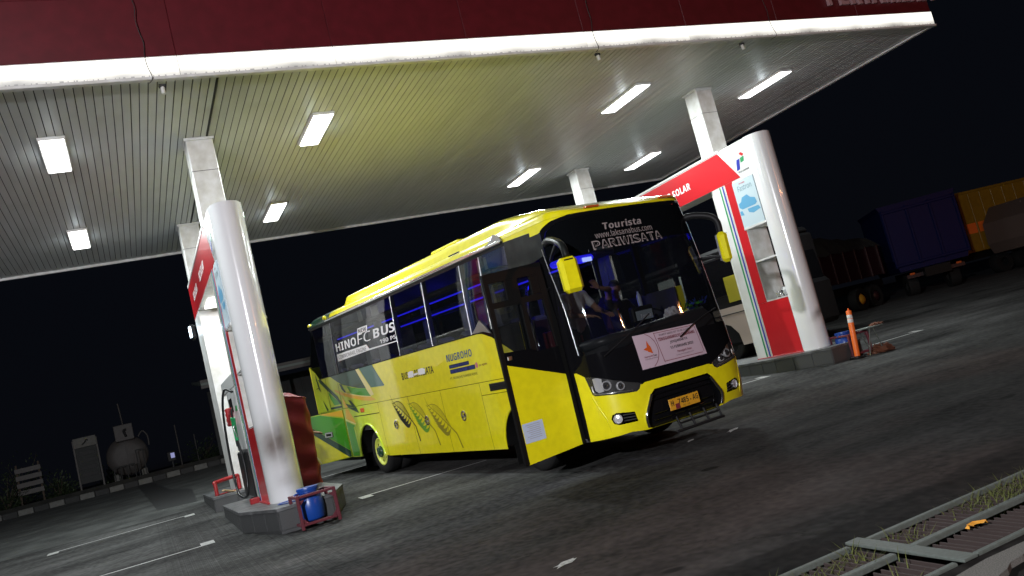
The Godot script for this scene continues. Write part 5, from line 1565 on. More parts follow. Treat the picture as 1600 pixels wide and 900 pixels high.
	part(pl, "plate_dot", G().box(pc + pb * Vector3(0.11, 0.0, 0.0065), Vector3(0.016, 0.016, 0.003), 0.0, pb), M.black_print)
	part(pl, "plate_date", lettering(G(), "02 . 24", 0.12, 0.022, pm.call(-0.04, -0.058), false), M.black_print)
	# tow frame under the bumper
	var fx := G()
	var fz := 2.0
	for x in [0.98, 1.22, 1.48, 1.72]: fx.tube(p3([Vector3(x, 0.46, fz - 0.06), Vector3(x, 0.29, fz)]), 0.016, 8)
	fx.tube(p3([Vector3(0.90, 0.285, fz), Vector3(1.75, 0.285, fz)]), 0.02, 8)
	fx.tube(p3([Vector3(0.98, 0.37, fz - 0.03), Vector3(1.72, 0.37, fz - 0.03)]), 0.014, 8)
	part(B, "tow_frame", fx, M.bus_dark)
	# trip banner taped to the mask
	var so := 0.012
	var sx := 1.228
	var sg := part(B, "trip_banner", skin(G(), [[[sx, 1.155], [sx + 1.145, 1.14], [sx + 1.10, 1.57], [sx, 1.597]]], [], so), M.paper)
	var T := func(x: float, txt: String, y: float, w: float, h: float, m: String, bold := true) -> void:
		part(sg, "banner_lettering", lettering(G(), txt, w, h, on_nose(sx + x, y, so + 0.003, -0.012), bold), M[m])
	T.call(0.42, "PAKET MAN NF TA M SLAWI", 1.515, 0.56, 0.026, "black_print", false)
	T.call(0.38, "TENGGANGMULYO SEMARANG", 1.455, 0.66, 0.042, "maroon_print")
	T.call(0.56, "JOGJAKARTA", 1.385, 0.32, 0.042, "black_print")
	T.call(0.54, "13 FEBRUARI 2022", 1.32, 0.42, 0.036, "black_print")
	T.call(0.64, "Pasopati Tour", 1.245, 0.26, 0.040, "maroon_print")
	T.call(0.60, "Jl. Raya Semarang 08122 5533", 1.215, 0.32, 0.016, "black_print", false)
	T.call(0.085, "Pasopati", 1.285, 0.13, 0.026, "maroon_print")
	T.call(0.225, "Tour", 1.285, 0.06, 0.026, "black_print")
	T.call(0.085, "travel and wisata", 1.262, 0.20, 0.013, "black_print", false)
	var em := G()
	for q in [[[0.10, 1.40], [0.155, 1.37], [0.19, 1.43], [0.15, 1.415]], [[0.16, 1.36], [0.205, 1.34], [0.215, 1.42], [0.185, 1.50], [0.165, 1.43]], [[0.205, 1.335], [0.235, 1.325], [0.225, 1.40], [0.215, 1.44]]]:
		var o := []
		for w in q: o.append([sx + w[0], w[1]])
		skin(em, [o], [], so + 0.003)
	part(sg, "banner_emblem", em, M.amber_lens)
	var arcg := G()
	for i in 14:
		var a0 := -1.15 + 2.3 * i / 14.0
		var a1 := -1.15 + 2.3 * (i + 1) / 14.0
		skin(arcg, [[[sx + 0.10 + cos(a0) * 0.235, 1.375 + sin(a0) * 0.235], [sx + 0.10 + cos(a1) * 0.235, 1.375 + sin(a1) * 0.235], [sx + 0.10 + cos(a1) * 0.227, 1.375 + sin(a1) * 0.227], [sx + 0.10 + cos(a0) * 0.227, 1.375 + sin(a0) * 0.227]]], [], so + 0.003)
	for q in [[[0.375, 1.175], [0.383, 1.175], [0.345, 1.575], [0.337, 1.575]], [[0.38, 1.185], [1.08, 1.17], [1.08, 1.177], [0.38, 1.192]], [[1.10, 1.18], [1.107, 1.18], [1.075, 1.54], [1.068, 1.54]], [[0.345, 1.565], [1.07, 1.545], [1.07, 1.551], [0.345, 1.571]]]:
		var o := []
		for w in q: o.append([sx + w[0], w[1]])
		skin(arcg, [o], [], so + 0.003)
	part(sg, "banner_border", arcg, M.maroon_print)
	# mirrors
	for m in [false, true]:
		var R := sub(B, "wing_mirror")
		var c := Vector3(-0.235, 2.51, 2.05) if not m else Vector3(2.72, 2.52, 1.86)
		var bb := Basis(Vector3.UP, deg_to_rad(-14.0 if not m else 48.0)) * Basis(Vector3(0, 0, 1), deg_to_rad(2.0))
		part(R, "mirror_housing", G().box(c, Vector3(0.25 if not m else 0.20, 0.44, 0.15), 0.045, bb), M.yellow)
		part(R, "mirror_face", G().box(c - bb.z * 0.077, Vector3(0.19, 0.37, 0.004), 0.0, bb), M.reflector)
		part(R, "mirror_slot", G().box(c + bb * Vector3(0.0, 0.185, 0.073), Vector3(0.12, 0.018, 0.008), 0.003, bb), M.bus_rubber)
		var a := [Vector3(0.06, 3.04, 1.30), Vector3(-0.02, 3.05, 1.5), Vector3(-0.14, 2.98, 1.8), Vector3(-0.21, 2.88, 2.0), Vector3(-0.225, 2.74, 2.05)]
		if m: a = [Vector3(BW - 0.16, 3.06, 1.45), Vector3(2.52, 3.07, 1.6), Vector3(2.66, 3.0, 1.78), Vector3(2.72, 2.90, 1.85), Vector3(2.72, 2.74, 1.86)]
		part(R, "mirror_arm", G().tube(curve(a, 6), 0.05, 12, 0.045), M.dark_panel if not m else M.bus_dark)
		var st := [Vector3(0.06, 2.80, 1.33), Vector3(-0.05, 2.86, 1.55), Vector3(-0.14, 2.95, 1.8)]
		if m: st = [Vector3(BW - 0.12, 2.45, 1.45), Vector3(2.62, 2.42, 1.7), Vector3(2.70, 2.38, 1.84)]
		part(R, "mirror_stay", G().tube(curve(st, 4), 0.022, 8), M.bus_dark)

func bus_door(B: Node3D) -> void:
	# corner post and the panel over the doorway
	part(B, "door_header", skin(G(), [ZY([[0.36, 2.86], [1.0, 2.86], [1.0 + 0.34, 2.90], [1.0 + 0.34, 3.20], [1.0, 3.255], [0.36, 3.285]])], [], 0.0), M.dark_panel)
	part(B, "cove_panel", skin(G(), [ZY([[0.34, 3.29], [1.0, 3.26], [1.35, 3.205], [1.35, 3.336], [0.34, 3.336]])], [], 0.003), M.yellow)
	part(B, "door_post", G().box(Vector3(0.05, 1.62, 0.38), Vector3(0.08, 2.5, 0.06), 0.01), M.bus_dark)
	part(B, "corner_post", skin(G(), [[[0.16, 0.42], [0.345, 0.42], [0.345, 1.29], [0.34, 3.0], [0.20, 3.20], [0.16, 3.20]]], [], -0.001), M.bus_black)
	part(B, "handrail", G().tube(curve([Vector3(0.12, 1.1, 0.55), Vector3(0.10, 1.6, 0.5), Vector3(0.10, 2.3, 0.5), Vector3(0.14, 2.6, 0.55)], 5), 0.016, 8), M.chrome)
	for i in 3:
		part(B, "entry_step", G().box(Vector3(0.14 + i * 0.25, 0.42 + i * 0.25, 0.85), Vector3(0.28, 0.05, 0.84), 0.01), M.cabin)
	var D := sub(B, "front_door", Vector3(-0.02, 0, 1.235))
	D.set_meta("label", "open front door standing square to the coach side")
	var t := 0.045
	var F := func(x0: float, y0: float, x1: float, y1: float, w: float, called: String, m: String) -> void:
		part(D, called, G().bar(Vector3(x0, y0, 0), Vector3(x1, y1, 0), w, t, Vector3(0, 0, 1), 0.008), M[m])
	part(D, "door_stile", G().extrude(pv([[-0.965, 0.36], [-0.905, 0.36], [-0.90, 2.78], [-0.965, 2.775]]), Vector3(0, 0, -t / 2), Vector3.RIGHT, Vector3.UP, t), M.bus_rubber)
	part(D, "door_stile", G().extrude(pv([[-0.055, 0.40], [0.005, 0.40], [0.005, 2.0], [-0.06, 2.825], [-0.16, 2.82], [-0.10, 2.0], [-0.055, 1.4]]), Vector3(0, 0, -t / 2), Vector3.RIGHT, Vector3.UP, t), M.bus_rubber)
	part(D, "door_top_rail", G().extrude(pv([[-0.90, 2.655], [-0.15, 2.67], [-0.16, 2.82], [-0.90, 2.78]]), Vector3(0, 0, -t / 2), Vector3.RIGHT, Vector3.UP, t), M.bus_rubber)
	part(D, "door_mid_rail", G().extrude(pv([[-0.90, 2.33], [-0.125, 2.34], [-0.135, 2.42], [-0.90, 2.405]]), Vector3(0, 0, -t / 2), Vector3.RIGHT, Vector3.UP, t), M.bus_rubber)
	part(D, "door_mullion", G().extrude(pv([[-0.485, 1.72], [-0.415, 1.72], [-0.415, 2.337], [-0.485, 2.335]]), Vector3(0, 0, -t / 2), Vector3.RIGHT, Vector3.UP, t), M.bus_rubber)
	part(D, "door_mullion", G().extrude(pv([[-0.655, 2.41], [-0.46, 2.413], [-0.46, 2.664], [-0.655, 2.658]]), Vector3(0, 0, -t / 2), Vector3.RIGHT, Vector3.UP, t), M.bus_rubber)
	part(D, "door_mullion", G().extrude(pv([[-0.26, 2.42], [-0.135, 2.423], [-0.15, 2.668], [-0.26, 2.666]]), Vector3(0, 0, -t / 2), Vector3.RIGHT, Vector3.UP, t), M.bus_rubber)
	part(D, "door_waist_panel", G().extrude(pv([[-0.905, 1.615], [-0.05, 1.325], [-0.06, 1.70], [-0.41, 1.70], [-0.49, 1.75], [-0.905, 1.77]]), Vector3(0, 0, -t / 2), Vector3.RIGHT, Vector3.UP, t), M.bus_black)
	var panes := [[[-0.90, 2.40], [-0.655, 2.405], [-0.655, 2.66], [-0.90, 2.655]], [[-0.46, 2.41], [-0.26, 2.415], [-0.26, 2.668], [-0.46, 2.664]], [[-0.90, 1.77], [-0.485, 1.75], [-0.485, 2.335], [-0.90, 2.33]], [[-0.415, 1.70], [-0.06, 1.70], [-0.10, 2.0], [-0.125, 2.34], [-0.415, 2.337]]]
	for p in panes: part(D, "door_pane", G().extrude(pv(p), Vector3(0, 0, 0.0), Vector3.RIGHT, Vector3.UP, 0.0), M.side_glass)
	part(D, "door_lower_panel", G().extrude(pv([[-0.905, 0.355], [-0.055, 0.40], [-0.05, 1.322], [-0.905, 1.612]]), Vector3(0, 0, -0.015), Vector3.RIGHT, Vector3.UP, 0.035), M.yellow)
	part(D, "door_inner_panel", G().extrude(pv([[-0.90, 0.37], [-0.06, 0.41], [-0.06, 1.32], [-0.90, 1.60]]), Vector3(0, 0, -0.03), Vector3.RIGHT, Vector3.UP, 0.01), M.bus_dark)
	var doc := part(D, "permit_sticker", G().box(Vector3(-0.735, 0.735, 0.0215), Vector3(0.315, 0.245, 0.003), 0.001), M.document)
	doc.set_meta("label", "pale blue permit certificate stuck on the door")
	var lines := G()
	for i in 8: lines.box(Vector3(-0.735 + 0.01 * (i % 3), 0.83 - i * 0.024, 0.0235), Vector3(0.22 - 0.03 * (i % 3), 0.005, 0.001))
	part(D, "permit_print", lines, M.grey_print)
	part(D, "door_grab_rail", G().tube(curve([Vector3(-0.30, 1.75, -0.06), Vector3(-0.31, 1.9, -0.09), Vector3(-0.30, 2.10, -0.06)], 5), 0.013, 8), M.chrome)
	part(D, "door_handle", G().box(Vector3(-0.84, 1.69, 0.03), Vector3(0.07, 0.05, 0.012), 0.004), M.satin_chrome)
	for y in [0.7, 2.45]:
		part(D, "door_hinge", G().tube(p3([Vector3(0.0, y, -0.03), Vector3(0.10, y, -0.06)]), 0.018, 8), M.bus_dark)

func bus_wheels(B: Node3D) -> void:
	for w in [[-5.70, 0.10, false], [-5.70, BW - 0.10, false], [-0.10, 0.10, true], [-0.10, BW - 0.10, true]]:
		var left: bool = w[1] < 1.0
		var ax := Vector3.LEFT if left else Vector3.RIGHT
		var Wn := sub(B, "wheel", Vector3(w[1], 0.44, w[0]))
		var tr := [[0.27, 0.0], [0.30, 0.012], [0.40, 0.010], [0.428, -0.012], [0.438, -0.05], [0.438, -0.20], [0.42, -0.235], [0.30, -0.24], [0.27, -0.22]]
		var tg := G().lathe(tr, Vector3.ZERO, ax, 48)
		if not w[2]: tg.lathe([[0.27, -0.27], [0.40, -0.27], [0.438, -0.31], [0.438, -0.46], [0.40, -0.5], [0.27, -0.5]], Vector3.ZERO, ax, 40)
		part(Wn, "tyre", tg, M.tyre)
		for i in 4:
			part(Wn, "tread_groove", G().lathe([[0.4385, -0.052 - i * 0.045], [0.4392, -0.055 - i * 0.045], [0.4392, -0.062 - i * 0.045], [0.4385, -0.065 - i * 0.045]], Vector3.ZERO, ax, 40), M.bus_rubber)
		part(Wn, "rim", G().lathe([[0.275, 0.004], [0.255, 0.006], [0.245, -0.02], [0.225, -0.035], [0.15, -0.03 if not w[2] else 0.01], [0.12, 0.0], [0.0, 0.0]], Vector3.ZERO, ax, 40), M.rim_paint)
		part(Wn, "hub", G().lathe([[0.115, -0.01], [0.11, 0.035], [0.085, 0.055], [0.0, 0.06]], Vector3.ZERO, ax, 28), M.deep_green)
		for i in 6:
			var a := TAU * (i + 0.3) / 6
			var d := Vector3(0, sin(a), cos(a))
			part(Wn, "rim_hole", G().lathe([[0.026, 0.001], [0.0, 0.002]], d * 0.195 + ax * -0.03, (ax + d * 0.08).normalized(), 14), M.bus_rubber)
			part(Wn, "wheel_nut", G().lathe([[0.016, 0.0], [0.014, 0.02], [0.0, 0.022]], d * 0.095 + ax * 0.04, ax, 6), M.satin_chrome)
	for z in [-5.70, -0.10]:
		part(B, "axle", G().tube(p3([Vector3(0.2, 0.44, z), Vector3(BW - 0.2, 0.44, z)]), 0.07, 10), M.bus_rubber)
	part(B, "chassis", G().box(Vector3(BW / 2, 0.70, -3.0), Vector3(1.0, 0.3, 9.4), 0.02), M.bus_rubber)
	for z in [-5.12, -0.72]:
		part(B, "mud_flap", G().box(Vector3(0.33, 0.30, z - (0.0 if z > -3 else 1.55)), Vector3(0.42, 0.40, 0.012), 0.0), M.bus_rubber)

func bus_cabin(B: Node3D) -> void:
	var inn := G()
	inn.box(Vector3(BW / 2, 0.93, -3.85), Vector3(BW - 0.12, 0.06, 9.1))
	inn.box(Vector3(BW / 2 + 0.4, 0.93, 1.05), Vector3(BW - 1.0, 0.06, 0.75))
	part(B, "cabin_floor", inn, M.cabin)
	part(B, "cabin_ceiling", G().box(Vector3(BW / 2, 3.30, -3.6), Vector3(BW - 0.16, 0.03, 9.3)), M.cabin)
	part(B, "cabin_rear_wall", G().box(Vector3(BW / 2, 2.1, -8.0), Vector3(BW - 0.14, 2.3, 0.03)), M.cabin)
	for x in [0.055, BW - 0.055]:
		part(B, "cabin_lining", G().box(Vector3(x, 1.55, -3.9 if x < 1 else -3.6), Vector3(0.02, 1.2, 8.2 if x < 1 else 9.0)), M.cabin)
		part(B, "luggage_rack", G().box(Vector3(0.28 if x < 1 else BW - 0.28, 2.98, -4.0), Vector3(0.42, 0.10, 7.6), 0.03), M.cabin)
		part(B, "blue_light_tube", G().box(Vector3(0.50 if x < 1 else BW - 0.50, 2.925, -4.0), Vector3(0.035, 0.03, 7.4), 0.008), M.blue_led)
	part(B, "blue_light_panel", G().box(Vector3(0.95, 2.83, 0.62), Vector3(0.62, 0.09, 0.30), 0.03), M.blue_led)
	part(B, "cabin_lamp", G().box(Vector3(1.10, 2.80, 0.785), Vector3(0.16, 0.06, 0.03), 0.004), M.pale_led)
	for z in [-6.5, -4.2, -2.0, 0.3]:
		var o := OmniLight3D.new()
		o.name = "blue_cabin_light" if z == -6.5 else "blue_cabin_light_%03d" % int(-z * 10 + 10)
		o.light_color = Color(0.12, 0.08, 1.0); o.light_energy = 0.30 if z < 0.0 else 0.8; o.light_size = 0.12; o.omni_range = 30.0; o.omni_attenuation = 2.0; o.shadow_enabled = true
		B.add_child(o, true); o.position = Vector3(BW / 2 - (0.0 if z < 0.0 else 0.35), 2.85 if z < 0.0 else 2.55, z)
	# seats
	var seat := func(x: float, z: float, red: bool) -> Node3D:
		var S := sub(B, "passenger_seat", Vector3(x, 0.96, z))
		part(S, "cushion", G().box(Vector3(0, 0.42, 0), Vector3(0.44, 0.14, 0.46), 0.05), M.seat_cloth)
		part(S, "backrest", G().box(Vector3(0, 0.86, -0.27), Vector3(0.44, 0.80, 0.14), 0.055, Basis(Vector3.RIGHT, -0.16)), M.seat_cloth)
		part(S, "headrest", G().box(Vector3(0, 1.19, -0.33), Vector3(0.34, 0.22, 0.15), 0.06, Basis(Vector3.RIGHT, -0.16)), M.head_cloth if not red else M.seat_cloth)
		part(S, "seat_base", G().box(Vector3(0, 0.18, -0.02), Vector3(0.38, 0.34, 0.34), 0.01), M.bus_rubber)
		return S
	for i in 9:
		for x in [0.36, 0.80, BW - 0.80, BW - 0.36]:
			seat.call(x, -7.1 + i * 0.82, false)
	var ds: Node3D = seat.call(1.86, 0.45, true)
	ds.set_meta("label", "driver seat behind the steering wheel")
	var gs: Node3D = seat.call(0.98, 0.42, true)
	gs.set_meta("label", "maroon front seat beside the doorway")
	# dashboard, wheel, screen
	var dz := 1.50
	part(B, "dashboard", G().extrude(pv([[0.34, 1.30], [0.34, 1.56], [0.55, 1.60], [1.2, 1.62], [1.42, 1.72], [2.20, 1.72], [2.3, 1.60], [2.3, 1.30]]), Vector3(0, 0, 1.20), Vector3.RIGHT, Vector3.UP, 0.52), M.dash)
	part(B, "dash_roll", G().tube(curve([Vector3(0.30, 1.60, 1.25), Vector3(0.42, 1.62, 1.55), Vector3(0.8, 1.63, 1.64), Vector3(1.3, 1.66, 1.66), Vector3(2.2, 1.70, 1.64)], 5), 0.07, 12), M.dash)
	part(B, "instrument_screen", G().box(Vector3(1.40, 1.86, 1.30), Vector3(0.40, 0.22, 0.10), 0.02), M.bus_dark)
	part(B, "screen_face", G().box(Vector3(1.40, 1.84, 1.353), Vector3(0.30, 0.13, 0.006), 0.0), M.dash_screen)
	part(B, "screen_lettering", lettering(G(), "Touris", 0.20, 0.055, on_plane(Vector3(1.31, 1.80, 1.359), Vector3.RIGHT, Vector3.UP), true, "Droid Sans", 0.2), M.white_print)
	var ring := []
	for i in 25:
		var a := TAU * i / 24
		ring.append(Vector3(1.86 + 0.22 * cos(a), 1.80 + 0.22 * sin(a) * 0.55, 1.06 - 0.22 * sin(a) * 0.8))
	part(B, "steering_wheel", G().tube(p3(ring), 0.016, 8, -1.0, false), M.bus_dark)
	part(B, "steering_column", G().tube(p3([Vector3(1.86, 1.35, 1.30), Vector3(1.86, 1.80, 1.06)]), 0.035, 8), M.bus_dark)
	part(B, "gear_lever", G().tube(p3([Vector3(1.32, 1.3, 1.05), Vector3(1.28, 1.95, 1.0)]), 0.014, 8), M.satin_chrome)
	part(B, "gear_knob", G().ball(Vector3(1.28, 1.98, 1.0), Vector3.ONE * 0.035), M.bus_black)
	part(B, "door_partition", G().box(Vector3(0.62, 1.45, 0.42), Vector3(0.04, 0.95, 0.9), 0.01), M.maroon_print)
	# curtains gathered at the pillars
	var cz := [[-5.35, 0.24], [-4.62, 0.42], [-2.52, 0.12], [-0.48, 0.36], [-7.2, 0.25]]
	for c in cz:
		for x in [0.13, BW - 0.13]:
			var cg := G()
			var n := 18
			for i in n:
				var a := []
				var q := []
				for e in [[i, 0], [i + 1, 0], [i + 1, 1], [i, 1]]:
					var t: float = e[0] / float(n)
					var w: float = c[1] * (1.0 - 0.25 * e[1])
					var ph2: float = t * 26.0
					a.append(Vector3(x + 0.018 * sin(ph2), 2.12 + 1.1 * e[1], c[0] + (t - 0.5) * w))
					q.append(Vector3(-1, 0, 0.018 * cos(ph2) * 26.0 / c[1] * 0.6).normalized() * (1 if x < 1 else -1))
				cg.squad(a, q)
			part(B, "curtain", cg, M.curtain)
	# curtain seen through the driver's window, tissue and garlands on the dash
	part(B, "dash_garland", garland(Vector3(1.95, 1.76, 1.62), 0.36, 34), M.royal_print)
	part(B, "dash_leaves", garland(Vector3(1.80, 1.75, 1.62), 0.4, 26), M.leaf_green)
func garland(at: Vector3, w: float, n: int) -> Geo:
	var g := G()
	var r := RandomNumberGenerator.new()
	r.seed = int(at.x * 100) + n
	for i in n:
		var p := at + Vector3(r.randf() * w, r.randf() * 0.09, r.randf_range(-0.03, 0.03))
		var d := Vector3(r.randf_range(-1, 1), r.randf_range(-0.3, 1), r.randf_range(-0.6, 0.6)).normalized()
		var s := d.cross(Vector3(0.3, 0.2, 1)).normalized()
		g.quad(p, p + d * 0.04 + s * 0.018, p + d * 0.085, p + d * 0.04 - s * 0.018, Vector3(0, 0.3, 1))
	return g

# ------------------------------------------------------------------ the dark surroundings
func build_back() -> void:
	# black and white kerb stones along the planted strip
	rng.seed = 3
	var ordinal := ["first", "second", "third", "fourth", "fifth", "sixth", "seventh", "eighth", "ninth", "tenth", "eleventh", "twelfth", "thirteenth"]
	for k in 26:
		var x := -5.4 + k * 0.535
		var white := k % 2 == 0
		var K := part(self, "kerb_stone", G().box(Vector3(0, 0.06, 0), Vector3(0.52, 0.30, 0.22), 0.02), M.kerb_white if white else M.kerb_black, "", on(x, -38.1) + Vector3(0, 0, rng.randf_range(-0.02, 0.02)))
		meta(K, "%s %s painted kerb stone from the left end of the planted strip" % [ordinal[k >> 1], "white" if white else "black"], "kerb stone", "white kerb stones" if white else "black kerb stones")
	structure("planted_bed", G().box(Vector3(-3.0, gy(-42) + 0.0, -45.2), Vector3(40, 0.45, 14.0)), M.soil)
	var bz := gy(-40) + 0.22
	# storage tank end-on, with its hatch box, pipe and railing
	var T := thing("storage_tank", "pale round end of a fuel storage tank behind a low rail at left", "storage tank", Vector3(-0.55, bz, -41.0))
	part(T, "tank_shell", G().lathe([[0.0, 0.10], [0.5, 0.07], [0.80, -0.02], [0.85, -0.10], [0.85, -2.6], [0.0, -2.7]], Vector3(0, 1.05, 0), Vector3(0, 0, 1), 40), M.tank_pale)
	part(T, "tank_seam", G().box(Vector3(0.0, 1.05, 0.10), Vector3(0.03, 1.55, 0.02), 0.004), M.tank_pale)
	part(T, "hatch_box", G().box(Vector3(0.03, 2.05, 0.0), Vector3(0.76, 0.70, 0.5), 0.02), M.tank_pale)
	part(T, "hatch_gauge", G().tube(curve([Vector3(0.1, 1.85, 0.27), Vector3(0.04, 2.12, 0.3), Vector3(0.14, 2.16, 0.3)], 4), 0.05, 8), M.bus_dark)
	part(T, "vent_pole", G().tube(p3([Vector3(0.05, 2.35, -0.1), Vector3(0.0, 3.35, -0.1)]), 0.035, 8), M.tank_pale)
	part(T, "filler_pipe", G().tube(curve([Vector3(0.55, 1.75, 0.05), Vector3(0.75, 1.95, 0.05), Vector3(0.92, 1.7, 0.05), Vector3(0.92, 1.3, 0.05)], 4), 0.035, 8), M.tank_pale)
	for s in [-0.55, 0.55]: part(T, "tank_saddle", G().box(Vector3(s, 0.15, -0.5), Vector3(0.25, 0.4, 0.5), 0.02), M.kerb_white)
	var R := thing("tank_railing", "dark stepped pipe railing in front of the pale storage tank", "railing", Vector3(-0.55, bz, -40.3))
	for q in [[-0.6, 0.62], [-0.35, 0.62], [-0.1, 0.62], [0.2, 0.62], [0.35, 1.15], [0.62, 1.15]]:
		part(R, "railing_post", G().box(Vector3(q[0], q[1] / 2, 0), Vector3(0.045, q[1], 0.045), 0.004), M.bus_rubber)
	part(R, "railing_bar", G().box(Vector3(-0.35, 0.64, 0), Vector3(0.55, 0.05, 0.05), 0.004), M.bus_rubber)
	part(R, "railing_bar", G().box(Vector3(0.10, 0.64, 0), Vector3(0.25, 0.05, 0.05), 0.004), M.bus_rubber)
	part(R, "railing_bar", G().box(Vector3(0.485, 1.17, 0), Vector3(0.32, 0.05, 0.05), 0.004), M.bus_rubber)
	# price board
	var S := thing("price_board", "dark price board on two posts with a pale emblem head, left of the tank", "sign board", Vector3(-2.05, bz, -40.4))
	part(S, "board_panel", G().box(Vector3(0, 1.05, 0), Vector3(0.80, 1.5, 0.10), 0.01), M.shed_wall)
	part(S, "board_head", G().box(Vector3(0, 2.02, 0), Vector3(0.88, 0.42, 0.12), 0.02), M.kerb_white)
	part(S, "board_emblem", G().tube(curve([Vector3(-0.1, 1.93, 0.07), Vector3(0.0, 2.0, 0.07), Vector3(0.08, 2.1, 0.07), Vector3(0.14, 2.05, 0.07)], 3), 0.03, 6), M.bus_dark)
	for s in [-0.44, 0.44]: part(S, "board_post", G().box(Vector3(s, 1.0, -0.02), Vector3(0.07, 2.3, 0.08), 0.006), M.tank_pale)
	for k in 4: part(S, "price_row", G().box(Vector3(0, 1.55 - k * 0.3, 0.055), Vector3(0.62, 0.16, 0.012), 0.003), M.bus_dark)
	# slatted pale board among the leaves
	var B := thing("slatted_board", "pale board of four wide slats standing among shrubs at far left", "slatted board", Vector3(-4.25, bz, -40.2))
	for k in 4: part(B, "slat", G().box(Vector3(0, 0.55 + k * 0.30, 0), Vector3(0.95, 0.20, 0.05), 0.01), M.tank_pale)
	for s in [-0.4, 0.4]: part(B, "slat_post", G().box(Vector3(s, 0.85, -0.06), Vector3(0.07, 1.7, 0.06), 0.006), M.bark)
	var sc := thing("lit_meter", "small bluish lit meter screen on a post near the rear kerb", "meter", Vector3(1.15, bz, -40.4))
	part(sc, "meter_post", G().box(Vector3(0, 0.35, 0), Vector3(0.06, 0.7, 0.06), 0.005), M.bus_dark)
	part(sc, "meter_case", G().box(Vector3(0, 0.55, 0.0), Vector3(0.34, 0.42, 0.12), 0.02), M.bus_dark)
	part(sc, "meter_screen", G().box(Vector3(0.05, 0.58, 0.062), Vector3(0.16, 0.22, 0.006), 0.002), M.screen_face)
	for q in [[1.55, -41.5, 1.9], [2.3, -42.0, 1.3]]:
		meta(part(self, "thin_post", G().tube(p3([Vector3.ZERO, Vector3(0.0, q[2], 0)]), 0.03, 8), M.tank_pale, "", Vector3(q[0], bz, q[1])), "thin pale post standing %s the lit meter" % ["close behind" if q[2] > 1.5 else "farther right of"], "post")
	# shrubs
	rng.seed = 42
	var spots := [[-5.2, -40.4, 1.0, 1.5, "round leafy shrub at the far left edge with sunlit-looking tips"], [-3.3, -40.6, 0.8, 1.2, "low leafy shrub between the slatted board and the price board"], [-6.6, -41.2, 1.3, 2.2, "tall dark bush at the far left behind the others"], [-1.2, -42.6, 0.9, 1.1, "small bush behind the tank's left side"], [2.6, -42.2, 1.3, 1.2, "wide dark bush right of the tank near the pump"], [-4.9, -43.2, 1.6, 2.6, "dark tree-like bush behind the slatted board"], [4.6, -44.0, 1.8, 2.4, "large dark bush behind the bus tail"]]
	for q in spots:
		var P := thing("leafy_shrub", q[4], "shrub", Vector3(q[0], bz - 0.05, q[1]), "shrubs on the planted strip")
		var g := G()
		var st := G()
		for k in 7:
			var a := rng.randf() * TAU
			var tip := Vector3(cos(a) * q[2] * 0.6, q[3] * rng.randf_range(0.5, 0.9), sin(a) * q[2] * 0.6)
			st.tube(curve([Vector3.ZERO, tip * 0.5 + Vector3(0, 0.1, 0), tip], 3), 0.018, 5, 0.006)
		for k in 700:
			var d := Vector3(rng.randfn(), absf(rng.randfn()) * 0.9, rng.randfn()).normalized()
			var rr := pow(rng.randf(), 0.4) * (0.75 + 0.3 * sin(d.x * 7.0 + d.z * 5.0))
			var p := Vector3(d.x * q[2], d.y * q[3], d.z * q[2]) * rr
			var dir := (d + Vector3(rng.randf_range(-0.8, 0.8), rng.randf_range(-0.7, 0.5), rng.randf_range(-0.8, 0.8))).normalized()
			var sd := dir.cross(Vector3(rng.randf(), 1, rng.randf())).normalized() * rng.randf_range(0.02, 0.04)
			var L := rng.randf_range(0.10, 0.20)
			g.quad(p, p + dir * L * 0.5 + sd, p + dir * L, p + dir * L * 0.5 - sd, Vector3(0, 1, 0.4))
		part(P, "foliage", g, M.leaf); part(P, "stem", st, M.bark)
	# dark shed behind the bus tail
	var Sh := thing("roofed_shed", "dark open shed with a pale roof edge behind the bus tail", "shed", Vector3(7.5, gy(-36), -36.0))
	part(Sh, "shed_back_wall", G().box(Vector3(0, 1.6, -3.0), Vector3(9, 3.2, 0.2)), M.shed_wall)
	for k in 12: part(Sh, "wall_rib", G().box(Vector3(-4.2 + k * 0.75, 1.6, -2.87), Vector3(0.10, 3.1, 0.06), 0.01), M.shed_wall)
	part(Sh, "shed_roof", G().box(Vector3(0, 3.5, -1.2), Vector3(10, 0.12, 5.0), 0.02, Basis(Vector3.RIGHT, 0.10)), M.shed_roof)
	part(Sh, "roof_edge", G().box(Vector3(0, 3.25, 1.25), Vector3(10, 0.34, 0.06), 0.01), M.tank_pale)
	for k in 5: part(Sh, "shed_post", G().box(Vector3(-4.4 + k * 2.2, 1.6, 1.1), Vector3(0.12, 3.2, 0.12), 0.01), M.shed_wall)
	part(Sh, "roof_brace", G().bar(Vector3(-4.4, 2.5, 1.1), Vector3(-3.7, 3.1, 1.1), 0.08, 0.08), M.shed_wall)
	# second coach parked behind the right pylon
	var yaw := deg_to_rad(4.0)
	var C := thing("parked_coach", "cream coach with dark windows parked behind the right pylon", "bus", on(16.0, -19.7), "", Basis(Vector3.UP, yaw))
	var lower := G().extrude(pv([[-2.0, 0.40], [-1.16, 0.40], [-1.1, 0.75], [-0.85, 1.02], [-0.5, 1.14], [-0.15, 1.02], [0.1, 0.75], [0.16, 0.40], [1.6, 0.42], [1.75, 0.8], [1.72, 1.55], [-8.5, 1.55], [-8.5, 0.40]]), Vector3(0.0, 0, 0), Vector3(0, 0, 1), Vector3.UP, 0.03)
	part(C, "lower_side", lower, M.coach_cream)
	part(C, "coach_body", G().box(Vector3(1.28, 1.78, -3.5), Vector3(2.46, 2.7, 9.9), 0.08), M.bus_dark)
	part(C, "coach_front", G().box(Vector3(1.25, 1.1, 1.55), Vector3(2.4, 1.3, 0.35), 0.12), M.bus_dark)
